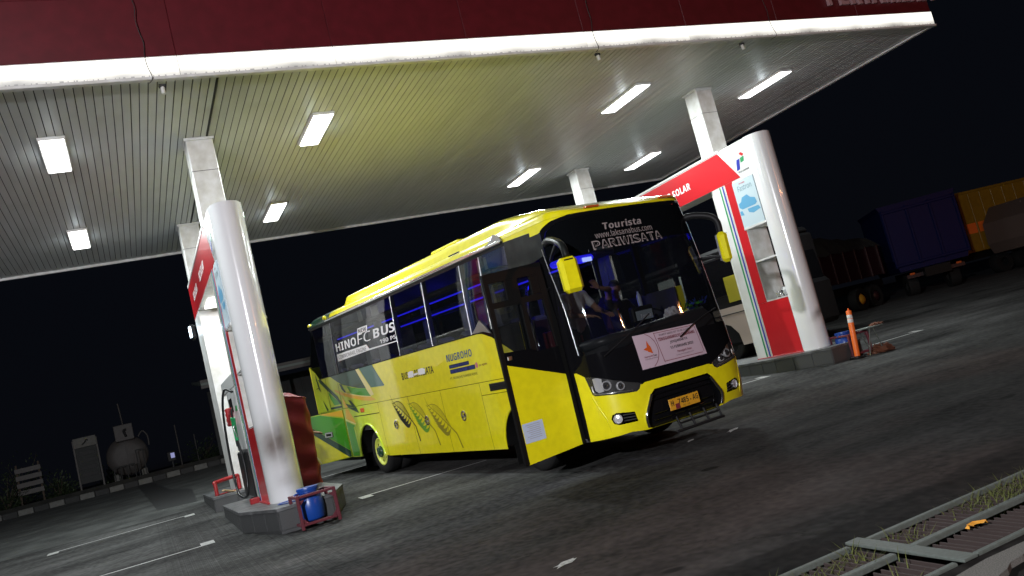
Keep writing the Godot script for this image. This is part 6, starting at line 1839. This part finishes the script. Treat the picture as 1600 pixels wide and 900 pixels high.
	part(C, "coach_windscreen", G().box(Vector3(1.25, 2.35, 1.42), Vector3(2.3, 1.3, 0.12), 0.05, Basis(Vector3.RIGHT, -0.12)), M.bus_black)
	part(C, "window_band", G().box(Vector3(0.02, 2.45, -3.4), Vector3(0.04, 1.1, 9.6), 0.01), M.bus_black)
	for k in 6: part(C, "window_divider", G().box(Vector3(-0.004, 2.45, 0.9 - k * 1.6), Vector3(0.02, 1.1, 0.06), 0.004), M.bus_dark)
	part(C, "entry_pane", G().box(Vector3(-0.012, 2.05, 0.35), Vector3(0.012, 0.75, 0.62), 0.003), M.olive)
	part(C, "waist_strip", G().box(Vector3(-0.035, 1.35, -3.4), Vector3(0.012, 0.03, 9.6), 0.003), M.shed_wall)
	part(C, "coach_roof", G().box(Vector3(1.25, 3.2, -3.5), Vector3(2.4, 0.24, 9.8), 0.10), M.bus_dark)
	part(C, "entry_door", G().box(Vector3(-0.02, 1.75, -2.5), Vector3(0.03, 2.1, 0.85), 0.01), M.coach_cream)
	part(C, "destination_pane", G().box(Vector3(-0.03, 2.78, -2.5), Vector3(0.03, 0.24, 0.80), 0.006), M.curtain)
	for k in 2: part(C, "curtained_pane", G().box(Vector3(-0.02, 2.22, -1.62 + k * 0.52), Vector3(0.03, 1.3, 0.44), 0.01), M.curtain)
	var wn := sub(C, "wheel", Vector3(0.14, 0.48, -0.5))
	part(wn, "tyre", G().lathe([[0.26, 0.0], [0.44, 0.01], [0.48, -0.03], [0.48, -0.25], [0.3, -0.27]], Vector3.ZERO, Vector3.LEFT, 32), M.tyre)
	part(wn, "rim", G().lathe([[0.26, 0.0], [0.22, -0.06], [0.1, -0.02], [0.0, -0.02]], Vector3.ZERO, Vector3.LEFT, 28), M.bus_dark)
	part(C, "wiper_arm", G().tube(curve([Vector3(0.3, 1.85, 1.62), Vector3(0.8, 2.1, 1.6), Vector3(1.2, 2.2, 1.58)], 4), 0.015, 6), M.satin_chrome)
	# lorries in the dark on the right
	var by := gy(-26)
	var X := thing("dump_truck_blue", "dark blue glossy tipper lorry seen from the rear in the shade at right", "lorry", Vector3(33.2, by, -26.5), "", Basis(Vector3.UP, deg_to_rad(-36)))
	part(X, "tipper_body", G().extrude(pv([[-1.45, 0.0], [1.45, 0.0], [1.62, 0.6], [1.62, 2.9], [1.72, 3.1], [-1.72, 3.1], [-1.62, 2.9], [-1.62, 0.6]]), Vector3(0, 1.2, -4.0), Vector3.RIGHT, Vector3.UP, 4.2), M.truck_blue)
	part(X, "tailgate", G().box(Vector3(0, 2.75, 0.24), Vector3(3.05, 2.6, 0.06), 0.03), M.truck_blue)
	for s in [-1.55, -0.5, 0.5, 1.55]: part(X, "tailgate_rib", G().box(Vector3(s, 2.75, 0.30), Vector3(0.12, 2.7, 0.08), 0.02), M.truck_blue)
	for y in [1.5, 3.98]: part(X, "tailgate_rail", G().box(Vector3(0, y, 0.31), Vector3(3.2, 0.12, 0.10), 0.02), M.truck_blue)
	part(X, "rear_bumper", G().box(Vector3(0, 0.92, 0.1), Vector3(2.5, 0.18, 0.12), 0.01), M.truck_red)
	part(X, "chassis", G().box(Vector3(0, 0.95, -2.2), Vector3(1.1, 0.4, 5.5)), M.bus_rubber)
	for s in [-0.9, 0.9]: part(X, "wheel", G().lathe([[0.2, 0.2], [0.48, 0.2], [0.52, 0.12], [0.52, -0.25], [0.2, -0.25]], Vector3(s, 0.52, -0.8), Vector3.RIGHT, 28), M.tyre)
	for s in [-1.0, 1.0]: part(X, "tail_lamp", G().box(Vector3(s, 1.02, 0.18), Vector3(0.22, 0.09, 0.04), 0.01), M.amber_lens)
	var Y := thing("dump_truck_yellow", "yellow tipper body with upright ribs and an orange stripe, far right", "lorry", Vector3(43.7, by, -27.0), "", Basis(Vector3.UP, deg_to_rad(-14)))
	part(Y, "tipper_side", G().box(Vector3(0, 2.75, 0.9), Vector3(13.0, 2.9, 0.12), 0.02), M.truck_yellow)
	part(Y, "top_rail", G().box(Vector3(0, 4.24, 0.92), Vector3(13.1, 0.12, 0.2), 0.03), M.truck_yellow)
	part(Y, "stripe", G().box(Vector3(0, 2.45, 0.968), Vector3(12.8, 0.5, 0.012), 0.002), M.bollard_orange)
	for k in 20: part(Y, "side_rib", G().box(Vector3(-6.2 + k * 0.65, 2.75, 0.995), Vector3(0.09, 2.8, 0.06), 0.01), M.truck_yellow)
	part(Y, "body_back", G().box(Vector3(0, 2.65, -1.2), Vector3(12.8, 2.8, 0.1)), M.truck_yellow)
	part(Y, "body_end", G().box(Vector3(-6.45, 2.65, -0.15), Vector3(0.1, 2.8, 2.1)), M.truck_yellow)
	part(Y, "chassis", G().box(Vector3(0, 1.2, -0.1), Vector3(13.0, 0.5, 1.2)), M.bus_rubber)
	for x in [-4.6, -3.3, 3.5]: part(Y, "wheel", G().lathe([[0.2, 0.2], [0.48, 0.2], [0.52, 0.12], [0.52, -0.25], [0.2, -0.25]], Vector3(x, 0.52, 0.7), Vector3.BACK, 28), M.tyre)
	var Cb := thing("lorry_cab", "pale brownish lorry cab nose entering the frame at the right edge", "lorry", Vector3(40.1, by, -25.0))
	part(Cb, "cab_shell", G().extrude(pv([[-1.7, 1.0], [1.7, 0.8], [1.7, 3.3], [-1.1, 3.25], [-1.9, 2.5], [-1.95, 1.5]]), Vector3(0, 0, -2.2), Vector3.RIGHT, Vector3.UP, 2.3), M.cab_beige)
	part(Cb, "cab_panel", G().box(Vector3(-1.1, 1.75, 0.12), Vector3(0.9, 0.6, 0.04), 0.02), M.cab_beige)
	part(Cb, "cab_window", G().box(Vector3(0.4, 2.6, 0.11), Vector3(1.6, 0.9, 0.02), 0.02), M.bus_black)
	part(Cb, "wheel", G().lathe([[0.2, 0.2], [0.48, 0.2], [0.52, 0.12], [0.52, -0.25], [0.2, -0.25]], Vector3(-0.6, 0.52, -0.2), Vector3.BACK, 28), M.tyre)
	var Rd := thing("tarped_truck", "dark red lorry with a humped grey tarpaulin parked in the shade behind the right pylon", "lorry", Vector3(27.6, by, -27.5), "", Basis(Vector3.UP, deg_to_rad(10)))
	part(Rd, "bed_side", G().box(Vector3(0, 2.0, 0.9), Vector3(6.4, 1.3, 0.1), 0.02), M.truck_red)
	for k in 8: part(Rd, "bed_stake", G().box(Vector3(-3.0 + k * 0.86, 2.0, 0.97), Vector3(0.10, 1.35, 0.07), 0.01), M.truck_red)
	part(Rd, "bed_end", G().box(Vector3(-3.2, 2.0, -0.2), Vector3(0.1, 1.3, 2.2), 0.02), M.truck_red)
	var tp := G()
	var hgt := func(i: int, k: int) -> Vector3:
		var u := i / 16.0
		var v := k / 8.0
		return Vector3(-3.3 + 6.6 * u, 2.62 + sin(v * PI) * (0.9 + 0.3 * sin(u * 5.0)) * (0.35 + 0.65 * sin(clampf(u * 1.3, 0, 1) * PI * 0.5)) + 0.05 * sin(u * 31.0 + v * 9.0), 1.0 - 2.3 * v)
	for i in 16:
		for k in 8: tp.quad(hgt.call(i, k), hgt.call(i + 1, k), hgt.call(i + 1, k + 1), hgt.call(i, k + 1), Vector3.UP)
	part(Rd, "tarpaulin", tp, M.tarpaulin)
	part(Rd, "cab", G().box(Vector3(-4.4, 1.75, 0.0), Vector3(1.9, 2.1, 2.1), 0.15), M.truck_red)
	part(Rd, "cab_window", G().box(Vector3(-4.4, 2.25, 1.055), Vector3(1.2, 0.7, 0.02), 0.02), M.bus_black)
	part(Rd, "chassis", G().box(Vector3(-0.8, 1.0, 0), Vector3(8.6, 0.35, 1.0)), M.bus_rubber)
	for x in [-4.3, 0.9, 2.0]:
		var w := sub(Rd, "wheel", Vector3(x, 0.50, 0.85))
		part(w, "tyre", G().lathe([[0.25, 0.12], [0.46, 0.12], [0.5, 0.06], [0.5, -0.25], [0.25, -0.25]], Vector3.ZERO, Vector3.BACK, 28), M.tyre)
		part(w, "hub", G().lathe([[0.25, 0.05], [0.18, 0.14], [0.08, 0.2], [0.0, 0.2]], Vector3.ZERO, Vector3.BACK, 24), M.plate_yellow if x < 1.5 and x > 0.0 else M.truck_red)
	# street lamps on the road behind the viewer
	var k := 0
	for q in [[-7.0, 4.6, 5.9], [19.0, 13.0, 8.2], [30.0, 8.0, 8.0]]:
		var white: bool = k == 0
		var SL := thing("street_lamp", ["lit white street lamp on the road behind the viewer, to the left", "lit amber street lamp on the road behind the viewer, to the right", "lit amber street lamp far to the right of the forecourt"][k], "street lamp", on(q[0], q[1]), "street lamps along the road")
		part(SL, "lamp_post", G().tube(p3([Vector3.ZERO, Vector3(0, q[2] - 0.3, 0)]), 0.09, 12, 0.05), M.tank_pale)
		part(SL, "lamp_arm", G().tube(curve([Vector3(0, q[2] - 0.4, 0), Vector3(0, q[2], -0.3), Vector3(0, q[2] + 0.12, -1.4)], 4), 0.04, 8), M.tank_pale)
		part(SL, "lamp_head", G().box(Vector3(0, q[2] + 0.14, -1.6), Vector3(0.26, 0.12, 0.55), 0.04), M.tank_pale)
		part(SL, "lamp_face", G().box(Vector3(0, q[2] + 0.06, -1.6), Vector3(0.2, 0.05, 0.42), 0.015), M.white_lamp if white else M.street_face)
		var o := OmniLight3D.new()
		o.name = "street_glow"; o.light_color = Color(0.98, 0.98, 1.0) if white else Color(1.0, 0.62, 0.40); o.light_energy = [300.0, 42.0, 11.0][k]; o.light_size = 0.14; o.shadow_enabled = true; o.omni_range = 150.0; o.omni_attenuation = 2.0
		SL.add_child(o); o.position = Vector3(0, q[2] - 0.15, -1.6)
		k += 1


# ------------------------------------------------------------------ people
# bones: [a, b, ra, rb, colour]; a body is the smooth union of its tapered bones, meshed as surface nets
func flesh(g: Geo, bones: Array, cell: float, kk: float) -> void:
	var lo := Vector3.INF
	var hi := -Vector3.INF
	for b in bones:
		var r: float = maxf(b[2], b[3]) + 3.0 * cell + kk
		lo = lo.min(b[0] - Vector3.ONE * r).min(b[1] - Vector3.ONE * r)
		hi = hi.max(b[0] + Vector3.ONE * r).max(b[1] + Vector3.ONE * r)
	var nx := int((hi.x - lo.x) / cell) + 2
	var ny := int((hi.y - lo.y) / cell) + 2
	var nz := int((hi.z - lo.z) / cell) + 2
	var F := PackedFloat32Array()
	F.resize(nx * ny * nz); F.fill(1.0)
	for b in bones:
		var A: Vector3 = b[0]
		var B: Vector3 = b[1]
		var ra: float = b[2]
		var rb: float = b[3]
		var pad := maxf(ra, rb) + 2.5 * cell + kk
		var l0 := ((A.min(B) - Vector3.ONE * pad - lo) / cell).floor().max(Vector3.ZERO)
		var h0 := ((A.max(B) + Vector3.ONE * pad - lo) / cell).ceil()
		var ab := B - A
		var len2 := maxf(ab.length_squared(), 1e-9)
		for k in range(int(l0.z), mini(int(h0.z) + 1, nz)):
			for j in range(int(l0.y), mini(int(h0.y) + 1, ny)):
				var at := (k * ny + j) * nx
				for i in range(int(l0.x), mini(int(h0.x) + 1, nx)):
					var p := lo + Vector3(i, j, k) * cell
					var t := clampf((p - A).dot(ab) / len2, 0.0, 1.0)
					var d := p.distance_to(A + ab * t) - lerpf(ra, rb, t)
					var f := F[at + i]
					var h := maxf(kk - absf(f - d), 0.0)
					F[at + i] = minf(f, d) - h * h * 0.25 / kk
	var idx := {}
	var V := []
	var sy := nx
	var sz := nx * ny
	for k in nz - 1:
		for j in ny - 1:
			for i in nx - 1:
				var o := (k * ny + j) * nx + i
				var f0 := F[o]
				if f0 > 2.0 * cell or f0 < -2.0 * cell: continue
				var s := Vector3.ZERO
				var c := 0
				for e in EDGES:
					var ia: int = o + e[0] + e[1] * sy + e[2] * sz
					var ib: int = o + e[3] + e[4] * sy + e[5] * sz
					var fa := F[ia]
					var fb := F[ib]
					if (fa < 0.0) != (fb < 0.0):
						var t := fa / (fa - fb)
						s += Vector3(e[0] + (e[3] - e[0]) * t, e[1] + (e[4] - e[1]) * t, e[2] + (e[5] - e[2]) * t)
						c += 1
				if c:
					idx[o] = V.size()
					V.append(lo + (Vector3(i, j, k) + s / c) * cell)
	var N := []
	var Cc := []
	for p in V:
		var best := 1e9
		var col := Color.WHITE
		var ds := [0.0, 0.0, 0.0]
		var q := (((p as Vector3) - lo) / cell)
		var i := clampi(int(q.x), 1, nx - 3)
		var j := clampi(int(q.y), 1, ny - 3)
		var k := clampi(int(q.z), 1, nz - 3)
		var o := (k * ny + j) * nx + i
		N.append(Vector3(F[o + 2] + F[o + 1] - F[o] - F[o - 1], F[o + 2 * sy] + F[o + sy] - F[o] - F[o - sy], F[o + 2 * sz] + F[o + sz] - F[o] - F[o - sz]).normalized())
		for b in bones:
			var ab: Vector3 = b[1] - b[0]
			var t := clampf((p - b[0]).dot(ab) / maxf(ab.length_squared(), 1e-9), 0.0, 1.0)
			var d: float = p.distance_to(b[0] + ab * t) - lerpf(b[2], b[3], t)
			if d < best:
				best = d; col = b[4]
		Cc.append(col)
	for k in range(1, nz - 1):
		for j in range(1, ny - 1):
			for i in range(1, nx - 1):
				var o := (k * ny + j) * nx + i
				var f := F[o]
				if absf(f) > 2.0 * cell: continue
				for ax in [[1, sy, sz], [sy, sz, 1], [sz, 1, sy]]:
					if (f < 0.0) != (F[o + ax[0]] < 0.0):
						var q := [o, o - ax[1], o - ax[1] - ax[2], o - ax[2]]
						if idx.has(q[0]) and idx.has(q[1]) and idx.has(q[2]) and idx.has(q[3]):
							var w := [idx[q[0]], idx[q[1]], idx[q[2]], idx[q[3]]]
							for tr in [[0, 1, 2], [0, 2, 3]]:
								var c0 := g.c.size()
								g.tri(V[w[tr[0]]], V[w[tr[1]]], V[w[tr[2]]], N[w[tr[0]]], N[w[tr[1]]], N[w[tr[2]]])
								if g.c.size() > c0:
									for z in 3:
										g.c[c0 + z] = Cc[w[tr[0]]]
const EDGES := [[0, 0, 0, 1, 0, 0], [0, 1, 0, 1, 1, 0], [0, 0, 1, 1, 0, 1], [0, 1, 1, 1, 1, 1], [0, 0, 0, 0, 1, 0], [1, 0, 0, 1, 1, 0], [0, 0, 1, 0, 1, 1], [1, 0, 1, 1, 1, 1], [0, 0, 0, 0, 0, 1], [1, 0, 0, 1, 0, 1], [0, 1, 0, 0, 1, 1], [1, 1, 0, 1, 1, 1]]

# a hand at the wrist w, fingers along d, palm facing n
func hand(g: Geo, w: Vector3, d: Vector3, n: Vector3, skin_c: Color, curl: float, flip: float) -> void:
	d = d.normalized(); n = (n - d * n.dot(d)).normalized()
	var s := d.cross(n) * flip
	var b := []
	for k in 4:
		var off := (k - 1.5) * 0.021
		b.append([w + s * off * 0.6, w + d * 0.085 + s * off, 0.017, 0.013, skin_c])
		var L: float = [0.072, 0.082, 0.077, 0.060][k]
		var p0 := w + d * 0.088 + s * off
		var p1 := p0 + (d + n * curl * 0.5 + s * off * 3.0).normalized() * L * 0.42
		var p2 := p1 + (d + n * curl * 1.2).normalized() * L * 0.33
		var p3_ := p2 + (d + n * curl * 2.0).normalized() * L * 0.25
		b.append([p0, p1, 0.0095, 0.0088, skin_c]); b.append([p1, p2, 0.0088, 0.008, skin_c]); b.append([p2, p3_, 0.008, 0.007, skin_c])
	var t0 := w + d * 0.025 - s * 0.03
	var t1 := t0 + (d * 0.7 - s * 0.8 + n * 0.3).normalized() * 0.04
	var t2 := t1 + (d * 1.0 - s * 0.35 + n * 0.35).normalized() * 0.03
	b.append([w + d * 0.02, t0, 0.018, 0.014, skin_c]); b.append([t0, t1, 0.0125, 0.0105, skin_c]); b.append([t1, t2, 0.0105, 0.0085, skin_c])
	flesh(g, b, 0.005, 0.006)
# J: joints by name
func person(label: String, at: Vector3, b: Basis, J: Dictionary, skin_c: Color, shirt: Color, legs: Color, hair: Color, sleeve: float) -> void:
	var P := thing("person", label, "person", at, "", b)
	var B := []
	var hd: Vector3 = J.head
	var up: Vector3 = (hd - J.neck).normalized()
	var fw: Vector3 = J.face
	fw = (fw - up * fw.dot(up)).normalized()
	var rt := fw.cross(up)
	# skull, jaw, nose, ears, brow, lips
	B.append([hd + up * 0.035 - fw * 0.02, hd + up * 0.03 + fw * 0.02, 0.086, 0.082, skin_c])
	B.append([hd - up * 0.04 + fw * 0.03, hd - up * 0.085 + fw * 0.058, 0.062, 0.034, skin_c])
	B.append([hd + up * 0.005 + fw * 0.095, hd - up * 0.028 + fw * 0.112, 0.010, 0.014, skin_c])
	for s in [-1.0, 1.0]:
		B.append([hd + rt * s * 0.083 + up * 0.01, hd + rt * s * 0.086 - up * 0.025, 0.014, 0.011, skin_c])
		B.append([hd + rt * s * 0.035 + up * 0.022 + fw * 0.082, hd + rt * s * 0.05 + up * 0.02 + fw * 0.072, 0.012, 0.010, skin_c])
	B.append([hd - up * 0.055 + fw * 0.088 - rt * 0.014, hd - up * 0.055 + fw * 0.088 + rt * 0.014, 0.010, 0.010, skin_c.darkened(0.35)])
	B.append([J.neck - up * 0.03, hd - up * 0.04, 0.058, 0.052, skin_c])
	# trunk
	B.append([J.neck - up * 0.06, J.chest, 0.085, 0.125, shirt])
	B.append([J.chest, J.pelvis, 0.135, 0.125, shirt])
	B.append([J.sh_l, J.sh_r, 0.068, 0.068, shirt])
	B.append([J.chest.lerp(J.sh_l, 0.4), J.pelvis.lerp(J.hip_l, 0.5), 0.10, 0.10, shirt])
	B.append([J.chest.lerp(J.sh_r, 0.4), J.pelvis.lerp(J.hip_r, 0.5), 0.10, 0.10, shirt])
	B.append([J.hip_l, J.hip_r, 0.105, 0.105, legs])
	for s in ["l", "r"]:
		var sh: Vector3 = J["sh_" + s]
		var el: Vector3 = J["el_" + s]
		var wr: Vector3 = J["wr_" + s]
		var cut := sh.lerp(el, sleeve)
		B.append([sh, cut, 0.060, 0.056, shirt]); B.append([cut, el, 0.046, 0.041, skin_c])
		B.append([el, wr, 0.040, 0.027, skin_c])
		B.append([J["hip_" + s], J["kn_" + s], 0.088, 0.062, legs]); B.append([J["kn_" + s], J["an_" + s], 0.060, 0.044, legs])
		B.append([J["an_" + s] - Vector3(0, 0.03, 0), J["an_" + s] + J["toe"] * 0.17 - Vector3(0, 0.055, 0), 0.045, 0.036, Color(0.02, 0.02, 0.022)])
	var g := G()
	flesh(g, B, 0.0165, 0.03)
	for s in ["l", "r"]:
		var d: Vector3 = J.get("hd_" + s, J["wr_" + s] - J["el_" + s])
		hand(g, J["wr_" + s], d, J.get("pn_" + s, Vector3(0, -1, 0.3)), skin_c, 0.35, 1.0 if s == "l" else -1.0)
	if not M.has("body"):
		mat("body", Color(1, 1, 1), 0.7).vertex_color_use_as_albedo = true
	part(P, "body", g, M.body)
	var hg := G()
	flesh(hg, [[hd + up * 0.055 - fw * 0.03, hd + up * 0.05 + fw * 0.02, 0.088, 0.078, hair], [hd - fw * 0.055, hd - fw * 0.05 - up * 0.05, 0.068, 0.05, hair]], 0.014, 0.02)
	part(P, "hair", hg, M.body)
	var eg := G()
	for s in [-1.0, 1.0]: eg.ball(hd + rt * s * 0.033 + up * 0.003 + fw * 0.087, Vector3.ONE * 0.012, 10, 6)
	part(P, "eyes", eg, M.bus_black)

func build_people(bus: Node3D) -> void:
	var bb := bus.transform
	var skin_c := Color(0.30, 0.16, 0.10)
	# co-driver standing in the doorway, grey patterned shirt; nose of the bus is +z
	person("person in a pale grey shirt standing in the bus behind the left mirror", bb * Vector3(0.62, 0.95, 0.78), bb.basis, {
		"pelvis": Vector3(0, 0.93, 0), "chest": Vector3(0.03, 1.22, 0.04), "neck": Vector3(0.05, 1.43, 0.06), "head": Vector3(0.07, 1.58, 0.10), "face": Vector3(0.5, -0.1, 1),
		"sh_l": Vector3(-0.15, 1.36, 0.08), "sh_r": Vector3(0.23, 1.36, 0.02), "el_l": Vector3(-0.16, 1.10, 0.20), "el_r": Vector3(0.34, 1.12, 0.14), "wr_l": Vector3(-0.02, 1.04, 0.38), "wr_r": Vector3(0.30, 1.04, 0.36),
		"hip_l": Vector3(-0.10, 0.88, 0), "hip_r": Vector3(0.10, 0.88, 0), "kn_l": Vector3(-0.10, 0.48, 0.05), "kn_r": Vector3(0.11, 0.48, 0.03), "an_l": Vector3(-0.10, 0.09, 0), "an_r": Vector3(0.11, 0.09, 0), "toe": Vector3(0, 0, 1)}, skin_c, Color(0.48, 0.50, 0.52), Color(0.04, 0.04, 0.05), Color(0.01, 0.01, 0.01), 0.55)
	# driver, seated on the right, one arm stretched towards the door with the hand raised
	person("person in a dark shirt at the wheel, one arm stretched out with hand raised", bb * Vector3(1.80, 0.96, 0.48), bb.basis, {
		"pelvis": Vector3(0, 0.56, -0.06), "chest": Vector3(-0.02, 0.95, -0.10), "neck": Vector3(-0.03, 1.20, -0.08), "head": Vector3(-0.04, 1.36, -0.05), "face": Vector3(-0.8, -0.1, 0.7),
		"sh_l": Vector3(-0.20, 1.12, -0.08), "sh_r": Vector3(0.16, 1.12, -0.10), "el_l": Vector3(-0.36, 1.36, 0.20), "el_r": Vector3(0.26, 0.86, 0.06), "wr_l": Vector3(-0.60, 1.42, 0.26), "wr_r": Vector3(0.16, 0.86, 0.34), "hd_l": Vector3(-0.6, 0.8, 0.1), "pn_l": Vector3(-0.6, -0.4, 0.5),
		"hip_l": Vector3(-0.10, 0.54, -0.02), "hip_r": Vector3(0.10, 0.54, -0.02), "kn_l": Vector3(-0.13, 0.56, 0.40), "kn_r": Vector3(0.13, 0.56, 0.40), "an_l": Vector3(-0.13, 0.13, 0.46), "an_r": Vector3(0.13, 0.13, 0.46), "toe": Vector3(0, 0, 1)}, skin_c, Color(0.03, 0.025, 0.03), Color(0.03, 0.03, 0.04), Color(0.01, 0.01, 0.01), 0.5)
	# attendant at the filler, hidden behind the red covered pump but for a raised arm
	person("person in blue by the open rear hatch, raised elbow showing past red cover", on(3.03, -18.7), Basis(Vector3.UP, deg_to_rad(95.0)), {
		"pelvis": Vector3(0, 0.90, -0.04), "chest": Vector3(0.0, 1.20, -0.02), "neck": Vector3(0, 1.41, 0.0), "head": Vector3(0.0, 1.55, 0.02), "face": Vector3(0.2, -0.3, 0.9),
		"sh_l": Vector3(-0.18, 1.35, 0.0), "sh_r": Vector3(0.18, 1.38, 0.02), "el_l": Vector3(-0.26, 1.12, 0.12), "el_r": Vector3(0.12, 1.72, 0.27), "wr_l": Vector3(-0.18, 1.05, 0.36), "wr_r": Vector3(0.02, 1.80, 0.06),
		"hip_l": Vector3(-0.10, 0.86, -0.04), "hip_r": Vector3(0.10, 0.86, -0.04), "kn_l": Vector3(-0.11, 0.48, 0.0), "kn_r": Vector3(0.11, 0.48, 0.0), "an_l": Vector3(-0.11, 0.09, -0.05), "an_r": Vector3(0.11, 0.09, -0.05), "toe": Vector3(0, 0, 1)}, Color(0.42, 0.24, 0.16), Color(0.02, 0.09, 0.22), Color(0.03, 0.03, 0.04), Color(0.01, 0.01, 0.01), 0.35)
	# white bag and bottle on the dashboard
	var w := part(self, "white_bag", lump(Vector3(0.15, 0.13, 0.09), 12), M.white_print)
	w.transform = bb * Transform3D(Basis.IDENTITY, Vector3(1.72, 1.72, 1.55))
	meta(w, "crumpled white bag on the bus dashboard behind the windscreen", "bag")
	var bt := part(self, "water_bottle", G().lathe([[0.0, 0.0], [0.032, 0.0], [0.034, 0.10], [0.03, 0.15], [0.013, 0.18], [0.013, 0.205], [0.0, 0.205]], Vector3.ZERO, Vector3.UP, 16), M.document)
	bt.transform = bb * Transform3D(Basis.IDENTITY, Vector3(1.42, 1.97, 1.30))
	meta(bt, "small pale bottle standing on top of the bus dashboard screen", "bottle")
